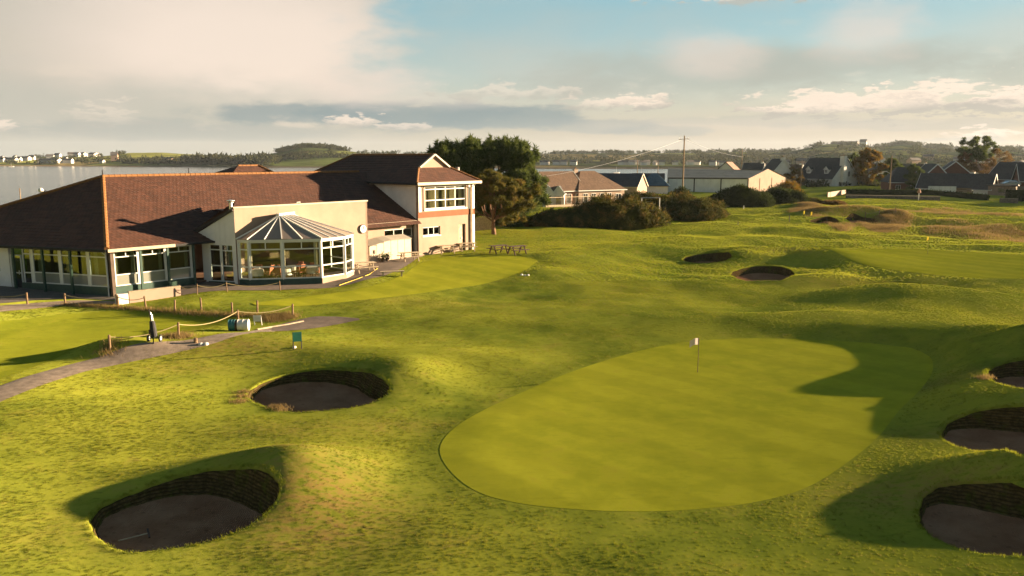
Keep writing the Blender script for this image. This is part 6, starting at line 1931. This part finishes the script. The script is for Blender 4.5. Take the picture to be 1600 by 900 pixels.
m = bpy.data.materials.new('far_fields'); m.use_nodes = True
T = NT(m.node_tree)
geo = T.n('ShaderNodeNewGeometry'); P = geo.outputs['Position']
mp = T.n('ShaderNodeMapping', ins={'Scale': (1, .55, 0)}); T.link(P, mp.inputs[0])
vo = T.n('ShaderNodeTexVoronoi', feature='F1', ins={'Scale': .0075, 'Randomness': .9}); T.link(mp.outputs[0], vo.inputs['Vector'])
ve = T.n('ShaderNodeTexVoronoi', feature='DISTANCE_TO_EDGE', ins={'Scale': .0075, 'Randomness': .9}); T.link(mp.outputs[0], ve.inputs['Vector'])
sc = T.n('ShaderNodeSeparateColor'); T.link(vo.outputs['Color'], sc.inputs[0])
c = T.mix(sc.outputs[0], (.10, .13, .035), (.20, .20, .05))
c = T.mix(T.sstep(sc.outputs[1], .72, .76), c, (.22, .17, .075))
c = T.mix(T.sstep(sc.outputs[2], .7, .74), c, (.055, .075, .025))
c = T.mix(T.sstep(ve.outputs['Distance'], .07, .03), c, (.03, .035, .014))
c = T.mix(T.math('MULTIPLY', T.sstep(T.noise(P, .03, 5, .6).outputs['Fac'], .45, .6), .6), c, (.05, .055, .02))
zz = T.n('ShaderNodeSeparateXYZ'); T.link(P, zz.inputs[0])
c = T.mix(T.sstep(zz.outputs[2], -3.0, -4.6), c, (.10, .075, .05))
d = T.n('ShaderNodeBsdfDiffuse', ins={'Color': c, 'Roughness': 1.0})
o = T.n('ShaderNodeOutputMaterial'); T.link(d.outputs[0], o.inputs[0]); MATS['far_fields'] = m

SIL_PX = np.array([-300, -100, 0, 60, 110, 160, 180, 210, 260, 300, 350, 400, 425, 445, 470, 490, 520, 545, 580, 640, 690, 760, 840, 900, 950, 1000, 1050, 1100, 1150, 1200, 1240, 1275, 1290, 1325, 1350, 1375, 1400, 1420, 1440, 1500, 1540, 1600, 1750, 1900])
SIL_Y = np.array([247, 246, 248, 246, 244, 245, 243, 239, 238.5, 241, 243, 243, 241, 237, 231, 229.5, 231.5, 236, 240, 242, 241, 241, 241, 240, 239, 240, 239, 239, 237, 238, 235, 227, 226, 227.5, 231, 229, 226, 228, 233, 234, 233, 234, 236, 238])
SH_PX = np.array([-300, 0, 160, 300, 420, 640, 850, 1100, 1215, 1245, 1300, 1600, 1900])
SH_D = np.array([1120, 1090, 1040, 1000, 960, 930, 860, 850, 820, 420, 400, 400, 400.])
CR_D = np.array([1500, 1480, 1420, 1400, 1250, 1500, 1600, 1650, 1650, 1700, 1700, 1700, 1700.])
def far_h(px, D):
    """height of the far land along a bearing"""
    sh = np.interp(px, SH_PX, SH_D); cr = np.interp(px, SH_PX, CR_D)
    zc = CAM_H + (HZ - np.interp(px, SIL_PX, SIL_Y)) / F_PX * cr
    f = np.clip((D - sh) / (cr - sh), 0, 2)
    near = -5.6 + 3.4 * sst(D, sh - 20, sh + 60)
    up = sst(f, .03, 1.0)
    z = near * (1 - up) + zc * up
    z = z - (f > 1) * (f - 1) * 22
    x = (px - 800) / F_PX * D
    z = z + up * (1 - up) * 4 * (5.0 * perlin(x / 130 + 3, D / 200) + 2.5 * perlin(x / 50, D / 90))
    return z
fpx = np.linspace(-320, 1920, 420)
fD = np.concatenate([np.linspace(360, 1120, 90), np.linspace(1130, 2400, 90), np.linspace(2450, 3600, 10)])
FP, FD = np.meshgrid(fpx, fD)
FZ = far_h(FP, FD)
FXx = (FP - 800) / F_PX * FD
ix = np.arange(FP.size).reshape(FP.shape)
fq = np.stack([ix[:-1, :-1], ix[:-1, 1:], ix[1:, 1:], ix[1:, :-1]], -1).reshape(-1, 4)
under = (FZ.ravel()[fq] < -5.55).all(1)
setting(raw_mesh('hills', np.stack([FXx, FD, FZ], -1).reshape(-1, 3), fq[~under], 'far_fields', smooth=True))
# low land linking the gardens to the hills on the right
lx = np.linspace(88, 620, 60); ly = np.linspace(228, 470, 30)
LX, LY = np.meshgrid(lx, ly); LZ = -1.3 + .9 * perlin(LX / 40, LY / 40) - 4.5 * sst(LY / LX, 3.45, 4.2)
ix = np.arange(LX.size).reshape(LX.shape)
setting(raw_mesh('fields', np.stack([LX, LY, LZ], -1).reshape(-1, 3), np.stack([ix[:-1, :-1], ix[:-1, 1:], ix[1:, 1:], ix[1:, :-1]], -1).reshape(-1, 4), 'far_fields', smooth=True))

# woods on the far hills: one mass
rs = R_(91)
cx, cD, ch = [], [], []
def wood(n, p0, p1, f0, f1, hmin=5, hmax=11, clus=0):
    for _ in range(n):
        px = rs.uniform(p0, p1)
        if clus:
            px = p0 + (p1 - p0) * ((rs.integers(clus) + .5) / clus) + rs.normal(0, (p1 - p0) / clus * .22)
        sh, cr = np.interp(px, SH_PX, SH_D), np.interp(px, SH_PX, CR_D)
        D = sh + (cr - sh) * rs.uniform(f0, f1)
        cx.append(px); cD.append(D); ch.append(rs.uniform(hmin, hmax))
wood(260, 440, 545, .82, 1.02, 4, 8); wood(60, 420, 560, .35, .5, 5, 9)
wood(170, 285, 425, .12, .35, 8, 15); wood(80, 200, 300, .1, .3, 5, 10); wood(90, 0, 200, .1, .8, 4, 8)
wood(140, 560, 860, .1, 1.0, 5, 9)
wood(150, 850, 1240, .12, 1.02, 5, 9, 9); wood(110, 1000, 1240, .15, .5, 6, 10, 7)
wood(150, 1240, 1640, .45, 1.0, 5, 9, 8); wood(220, 1230, 1640, .02, .45, 3, 6); wood(70, 1385, 1425, .95, 1.02, 6, 10); wood(60, 1440, 1470, .9, 1.0, 8, 13); wood(40, 1470, 1600, .9, 1.02, 5, 10)
wood(60, 860, 1000, .95, 1.03, 5, 8); wood(80, 1000, 1240, .93, 1.03, 5, 9)
cx, cD, ch = map(np.array, (cx, cD, ch))
base = np.stack([(cx - 800) / F_PX * cD, cD, far_h(cx, cD)], -1)
Vs, Fs, off = [], [], 0
for i in range(len(base)):
    k = 3; cl = base[i] + np.c_[rs.normal(0, ch[i] * .55, (k, 2)), ch[i] * rs.uniform(.15, .5, k)]
    V, Fc = tufts(rs, cl, np.full(k, ch[i] * .5), 58, ch[i] * .34, ch[i] * .22, updir=.2, flat=.85)
    Vs.append(V); Fs.append(Fc + off); off += len(V)
wd = raw_mesh('far_woodland', np.concatenate(Vs), np.concatenate(Fs), 'far_wood')
setting(wd, 'stuff'); wd['label'] = 'hazy woods and hedgerows over the far hills'
# nearer scrub on the low land right of the houses
cl, cr = [], []
for _ in range(330):
    px = rs.uniform(1225, 1660); Y = rs.uniform(232, 460)
    q = at_Y(px, Y, -1.2); h = rs.uniform(1.4, 4.2); cl.append(q + Z3 * h * .4); cr.append((h * .9, h * .9, h * .55))
V, Fc = tufts(rs, cl, np.array(cr), 60000, .9, .45)
sc_ = raw_mesh('scrub', V, Fc, 'far_wood'); setting(sc_, 'stuff'); sc_['label'] = 'dark scrub filling the plots beyond the houses'

# houses across the water: each a wall block under a gable roof
mat('far_white', (.50, .48, .45), .9, .1, .1); mat('far_roof', (.10, .09, .085), .9, .2, .1); mat('far_pink', (.42, .28, .20), .9, .1, .1)
def far_house(px, D, w, h, label, group, wall='far_white', dz=0.0, roof='far_roof'):
    x = (px - 800) / F_PX * D; z = float(far_h(np.array(float(px)), np.array(float(D)))) + dz
    t = thing('far_house', label, 'house', (x, D, z), rs.uniform(-.7, .5), group)
    d = w * .62; r = h * .55
    M = MB(); a, b = w / 2, d / 2
    M.quad((-a, -b, -2), (a, -b, -2), (a, -b, h), (-a, -b, h)); M.quad((a, b, -2), (-a, b, -2), (-a, b, h), (a, b, h))
    M.quad((a, -b, -2), (a, b, -2), (a, b, h), (a, 0, h + r), (a, -b, h)); M.quad((-a, b, -2), (-a, -b, -2), (-a, -b, h), (-a, 0, h + r), (-a, b, h))
    M.build('wall', wall, t, world=False)
    R = MB(); R.slab([(-a - .3, -b - .3, h - .2), (a + .3, -b - .3, h - .2), (a + .3, 0, h + r + .05), (-a - .3, 0, h + r + .05)], .2); R.slab([(a + .3, b + .3, h - .2), (-a - .3, b + .3, h - .2), (-a - .3, 0, h + r + .05), (a + .3, 0, h + r + .05)], .2)
    R.build('roof', roof, t, world=False)
    return t
lab_l, grp_l = 'pale house in the village across the water beyond the clubhouse', 'houses of the village across the water'
for px in np.arange(2, 62, 5.2):
    far_house(px, 1180 + rs.uniform(-10, 40), 9, 4.2, lab_l, grp_l)
for px, D, w in ((72, 1150, 8), (80, 1140, 14), (95, 1125, 16), (88, 1230, 10), (100, 1260, 9), (112, 1200, 9), (122, 1330, 12), (130, 1300, 10), (140, 1320, 12), (155, 1340, 16), (160, 1360, 12), (115, 1130, 12), (60, 1250, 8), (34, 1280, 9), (14, 1290, 9)):
    far_house(px, D, w, 4.4, lab_l, grp_l)
far_house(187, 1160, 9, 8, 'tall pinkish house on the far shore at the village end', None, 'far_pink')
far_house(168, 1105, 7, 3, 'small white cottage alone on the far shore grass', None)
far_house(268, 1120, 24, 4.5, 'long yellowish farm building among trees on the far shore', None, 'far_pink')
lab_r, grp_r = 'white house on the far shore beyond the boat water', 'houses on the far shore beyond the bungalows'
for px, D in ((848, 960), (853, 965), (868, 960), (874, 965), (880, 962), (895, 960), (968, 940), (976, 945), (985, 940), (992, 945), (1003, 930), (1008, 940), (1022, 935), (1030, 930), (1052, 935), (1075, 940), (1085, 950), (1110, 915), (1117, 920), (1124, 912), (1185, 1000), (1190, 1010)):
    far_house(px, D, 6.0 + rs.uniform(0, 2.5), 3.0 + rs.uniform(0, .8), lab_r, grp_r)
lab_h, grp_h = 'small pale house among the trees beyond the gardens', 'houses scattered on the rising land beyond the gardens'
for px, D in ((1262, 560), (1275, 640), (1248, 700), (1365, 760), (1420, 700), (1442, 820), (1490, 760), (1575, 600), (1590, 640), (1530, 700), (1242, 500), (1212, 900), (1225, 860)):
    far_house(px, D, 10, 3.6, lab_h, grp_h, wall=('far_white', 'far_pink')[int(rs.integers(2))])
far_house(1312, 1560, 46, 4, 'large grey-roofed farm sheds high on the hill', None, 'far_roof', dz=0, roof='far_roof')
far_house(1340, 1540, 12, 8, 'white farmhouse at the end of the hilltop sheds', None, dz=1)
# moored boats on the strip of water
for px, D in ((961, 640), (1000, 600), (26, 1000)):
    x = (px - 800) / F_PX * D
    bt = thing('sailing_boat', 'small moored boat on the far water', 'boat', (x, D, SEA), .4, 'moored boats on the water')
    M = MB(); M.slab([(-2.5, -.8, .1), (2.2, -.8, .1), (3.4, 0, .3), (2.2, .8, .1), (-2.5, .8, .1)], .7); M.build('hull', 'far_white', bt, world=False)
    MB().tube([(.3, 0, .5), (.3, 0, 5.2)], .08, 5).build('mast', 'far_white', bt, world=False)

# ------------------------------------------------------------------ dry grass strips and dune grass (too many blades to count)
def blade_field(name, label, pts, n_per, h, w, material, rs, spread=.25):
    pts = np.array(pts); n = len(pts) * n_per
    p = np.repeat(pts, n_per, 0) + np.c_[rs.normal(0, spread, (n, 2)), np.zeros(n)]
    p[:, 2] = h_base(p[:, 0], p[:, 1]) - .01
    a = rs.uniform(0, 2 * np.pi, n); hh = h * rs.uniform(.5, 1.3, n)
    tip = p + np.c_[np.cos(a) * hh * .5 - hh * .15, np.sin(a) * hh * .5, hh]
    s = np.c_[-np.sin(a), np.cos(a), np.zeros(n)] * w
    V = np.stack([p - s, p + s, tip], 1).reshape(-1, 3)
    o = raw_mesh(name, V, np.arange(3 * n).reshape(-1, 3), material)
    setting(o, 'stuff'); o['label'] = label
    return o
rs = R_(77)
def line_pts(pxs, step):
    P = np.array([hit(*q) for q in pxs]); out = []
    for i in range(len(P) - 1):
        L = np.linalg.norm(P[i + 1] - P[i]); k = max(1, int(L / step))
        out += [P[i] + (P[i + 1] - P[i]) * j / k for j in range(k)]
    return np.array(out)
strip = line_pts([(100, 477), (135, 479), (170, 481), (200, 482), (240, 486), (280, 489), (330, 492), (380, 494), (420, 494), (450, 496)], .12)
blade_field('dry_grass', 'strip of bleached dry grass along the short posts', strip, 26, .26, .012, 'dry_grass', rs, .2)
cl = np.concatenate([np.array([hit(*q)] * 12) for q in ((440, 497), (432, 500), (445, 494), (420, 500), (280, 527), (277, 525), (173, 546), (285, 527), (452, 495))])
blade_field('dry_grass', 'long tufts left unmown round the rope posts', cl, 26, .24, .012, 'dry_grass', rs, .35)
cl = np.concatenate([np.array([hit(*q)] * 10) for q in ((378, 620), (383, 613), (376, 628), (440, 640), (430, 637), (1540, 590), (1536, 592))])
blade_field('dry_grass', 'golden grass tufts on the bunker lips', cl, 22, .14, .010, 'dry_grass', rs, .16)
dune = []
def dune_pts(n, poly):
    poly = np.array(poly, float); lo, hi = poly.min(0), poly.max(0); k = 0
    while k < n:
        a_, b_ = rs.uniform(lo[0], hi[0]), rs.uniform(lo[1], hi[1])
        if inside(np.array(a_), np.array(b_), poly):
            q = U(a_, b_, .55); dune.append(q); k += 1
dune_pts(520, [(1374, 334), (1392, 328), (1410, 327), (1421, 335), (1412, 345), (1385, 349), (1374, 347)])
dune_pts(130, [(1262, 330), (1300, 327), (1350, 326), (1395, 327), (1395, 330), (1350, 331), (1300, 332), (1264, 334)])
dune_pts(260, [(1296, 337), (1318, 342), (1330, 334), (1345, 333), (1376, 346), (1372, 348), (1340, 336), (1318, 349)])
dune_pts(420, [(1236, 326), (1250, 319), (1268, 317), (1284, 324), (1290, 330), (1262, 331)])
dune_pts(420, [(1448, 343), (1490, 336), (1530, 342), (1600, 350), (1640, 352), (1640, 372), (1560, 362), (1500, 352), (1450, 350)])
dune_pts(300, [(1400, 322), (1480, 318), (1560, 322), (1620, 330), (1560, 330), (1470, 326)])
dune = np.array(dune)
keep = np.ones(len(dune), bool)
for rim, drop, key in BUNK_DATA[7:]:
    keep &= ~inside(dune[:, 0], dune[:, 1], rim)
blade_field('dune_grass', 'tawny dune grass on the banks round the far bunkers', dune[keep], 30, .26, .022, 'dry_grass', rs, .5)

# ------------------------------------------------------------------ rough grass: tufts set over the unmown turf (uncountable)
rs = R_(5)
def tuft_mesh(name, nb, seed):
    r = R_(seed); V, Fc = [], []
    for i in range(nb):
        a = r.uniform(0, 6.283); b = np.array([math.cos(a), math.sin(a), 0]); o = np.array([r.normal(0, .55), r.normal(0, .55), 0])
        h = r.uniform(.55, 1.1); ln = r.uniform(.15, .8); w = np.array([-b[1], b[0], 0]) * .07
        m_ = o + b * ln * .35 + Z3 * h * .6; t_ = o + b * ln + Z3 * h
        k = len(V); V += [o - w, o + w, m_ + w * .7, m_ - w * .7, t_]
        Fc += [(k, k + 1, k + 2, k + 3), (k + 3, k + 2, k + 4)]
    me = bpy.data.meshes.new(name); me.from_pydata([tuple(map(float, v)) for v in V], [], Fc); me.materials.append(MATS['turf_blades'])
    return me
BUILD_POLYS = [np.array([C0 + A2 * -2 + N2 * -1.2, C0 + A2 * 36 + N2 * -1.0, C0 + A2 * 36 + N2 * 20, C0 + B2 * 22 + N2 * 2, C0 + B2 * 20 - N2 * 1.5]),
               np.array([U(a, b, -.2)[:2] for a, b in ((262, 440), (285, 463), (360, 457), (450, 453), (510, 451), (560, 446), (600, 438), (628, 426), (662, 401), (640, 395), (560, 405), (400, 425))]),
               np.array([U(a, b, -.4)[:2] for a, b in ((-120, 430), (0, 440), (172, 458), (210, 462), (205, 476), (120, 472), (60, 476), (0, 496), (-120, 508))])]
PATH_POLYS = [np.array([U(a, b, -.45)[:2] for a, b in ((-90, 645), (-20, 610), (60, 582), (130, 565), (200, 550), (270, 537), (330, 526), (385, 515), (430, 506), (490, 494), (562, 496), (540, 501), (500, 508), (430, 518), (385, 525), (330, 536), (270, 547), (200, 562), (130, 580), (60, 602), (-20, 634), (-90, 676))])]
PUTT_B = np.array([U(a, b, -.1)[:2] for a, b in ((392, 474), (470, 463), (545, 454), (600, 443), (634, 430), (655, 414), (690, 404), (760, 401), (815, 402), (838, 407), (822, 420), (795, 431), (750, 440), (700, 447), (650, 454), (600, 461), (540, 469), (470, 476), (400, 477))])
def scatter(y0, y1, dens):
    w1 = y1 * .70 + 4
    n = int(dens * (y1 - y0) * 2 * w1)
    x = rs.uniform(-w1, w1, n); y = rs.uniform(y0, y1, n)
    k = np.abs(x) < y * .70 + 4
    x, y = x[k], y[k]
    ok = rs.random(len(x)) < np.clip(.62 + 1.1 * perlin(x / 6.0 + 40, y / 4.0) + .8 * perlin(x / 1.7, y / 1.2 + 30), .12, 1)
    for poly in [grown(GREEN, .1), grown(GREEN2, .3), PUTT_B, LAWN] + BUILD_POLYS + PATH_POLYS:
        ok &= ~inside(x, y, poly)
    for rim, drop, key in BUNK_DATA:
        ok &= ~inside(x, y, rim)
    return x[ok], y[ok]
def scatter_in(poly, dens):
    lo, hi = poly.min(0), poly.max(0); n = int(dens * (hi - lo).prod())
    x, y = rs.uniform(lo[0], hi[0], n), rs.uniform(lo[1], hi[1], n)
    k = inside(x, y, poly)
    return x[k], y[k]
tm = [tuft_mesh('grass_tuft', 16, 300 + i) for i in range(4)]
tm[3].materials[0] = MATS['mown_blades']; tm[2].materials[0] = MATS['fairway_blades']
def grass_cover(label, y0, y1, dens, smin, smax, seed, poly=None):
    x, y = scatter(y0, y1, dens) if poly is None else scatter_in(poly, dens)
    P_ = np.c_[x, y, h_base(x, y) - .005]
    me = bpy.data.meshes.new('rough_grass'); me.vertices.add(len(P_)); me.vertices.foreach_set('co', P_.astype(np.float32).ravel()); me.update()
    o = bpy.data.objects.new('rough_grass', me); COL.objects.link(o); setting(o, 'stuff'); o['label'] = label
    ng = bpy.data.node_groups.new('grass_cover', 'GeometryNodeTree')
    ng.interface.new_socket('Geometry', in_out='INPUT', socket_type='NodeSocketGeometry'); ng.interface.new_socket('Geometry', in_out='OUTPUT', socket_type='NodeSocketGeometry')
    N = ng.nodes; gi = N.new('NodeGroupInput'); go = N.new('NodeGroupOutput')
    m2p = N.new('GeometryNodeMeshToPoints'); ng.links.new(gi.outputs[0], m2p.inputs[0])
    iop = N.new('GeometryNodeInstanceOnPoints'); ng.links.new(m2p.outputs[0], iop.inputs['Points'])
    oi = N.new('GeometryNodeObjectInfo'); oi.inputs['Object'].default_value = TUFT[3 if poly is not None else seed % 3]; oi.inputs['As Instance'].default_value = True
    ng.links.new(oi.outputs['Geometry'], iop.inputs['Instance'])
    rv = N.new('FunctionNodeRandomValue'); rv.data_type = 'FLOAT_VECTOR'; rv.inputs[0].default_value = (-.15, -.15, 0); rv.inputs[1].default_value = (.15, .15, 6.283); rv.inputs['Seed'].default_value = seed
    ng.links.new(rv.outputs[0], iop.inputs['Rotation'])
    rsn = N.new('FunctionNodeRandomValue'); rsn.data_type = 'FLOAT'; rsn.inputs[2].default_value = smin; rsn.inputs[3].default_value = smax; rsn.inputs['Seed'].default_value = seed + 1
    ng.links.new(rsn.outputs[1], iop.inputs['Scale'])
    ng.links.new(iop.outputs[0], go.inputs[0])
    md = o.modifiers.new('cover', 'NODES'); md.node_group = ng
    return len(P_)
# one tuft of each kind stands in the turf itself and serves as the pattern
TUFT = []
for i, mm in enumerate(tm):
    o = bpy.data.objects.new('grass_tuft', mm); COL.objects.link(o); o['kind'] = 'stuff'; o['label'] = 'single tuft of rough grass in the turf'
    q = hit(640 + 30 * i, 850); o.location = q; o.scale = (.07, .07, .07); TUFT.append(o)
for args in (('short rough grass over the near turf', 13, 30, 110, .022, .048, 3), ('short rough grass over the turf round the green', 30, 60, 55, .028, .055, 4), ('rough grass over the middle-distance turf', 60, 105, 26, .05, .10, 5), ('rough grass over the distant fairways', 105, 165, 7, .06, .13, 8)):
    grass_cover(*args)

# ------------------------------------------------------------------ evening haze
m = bpy.data.materials.new('haze_air'); m.use_nodes = True
T = NT(m.node_tree)
pv = T.n('ShaderNodeVolumePrincipled', ins={'Color': (.72, .84, 1.0, 1), 'Density': .00004, 'Anisotropy': .2})
o = T.n('ShaderNodeOutputMaterial'); T.link(pv.outputs[0], o.inputs['Volume']); MATS['haze_air'] = m
hz = MB().box((-4200, -1200, -10), (8400, 0, 0), (0, 5600, 0), (0, 0, 90)).build('haze', 'haze_air')
setting(hz, 'stuff'); hz['label'] = 'thin evening haze over land and water'

for args in (('close-mown grass of the green beyond the mound bunkers', 0, 0, 60, .022, .034, 3, GREEN2),
             ('close-mown grass of the practice green', 0, 0, 80, .018, .030, 3, PUTT_B)):
    grass_cover(*args)

# ragged grass lip round every bunker
lip = []
for rim, drop, key in BUNK_DATA:
    L = np.linalg.norm(np.diff(np.r_[rim, rim[:1]], axis=0), axis=1).sum(); k = int(L * 16)
    t_ = rs.random(k) * len(rim); i0 = t_.astype(int); f = (t_ - i0)[:, None]
    q = rim[i0] * (1 - f) + rim[(i0 + 1) % len(rim)] * f
    q = q + (q - rim.mean(0)) / np.linalg.norm(q - rim.mean(0), axis=1, keepdims=True) * rs.uniform(.0, .12, (k, 1))
    lip.append(np.c_[q, np.zeros(k)])
blade_field('lip_grass', 'ragged grass hanging over the bunker lips', np.concatenate(lip), 9, .085, .007, 'turf_blades', rs, .035)
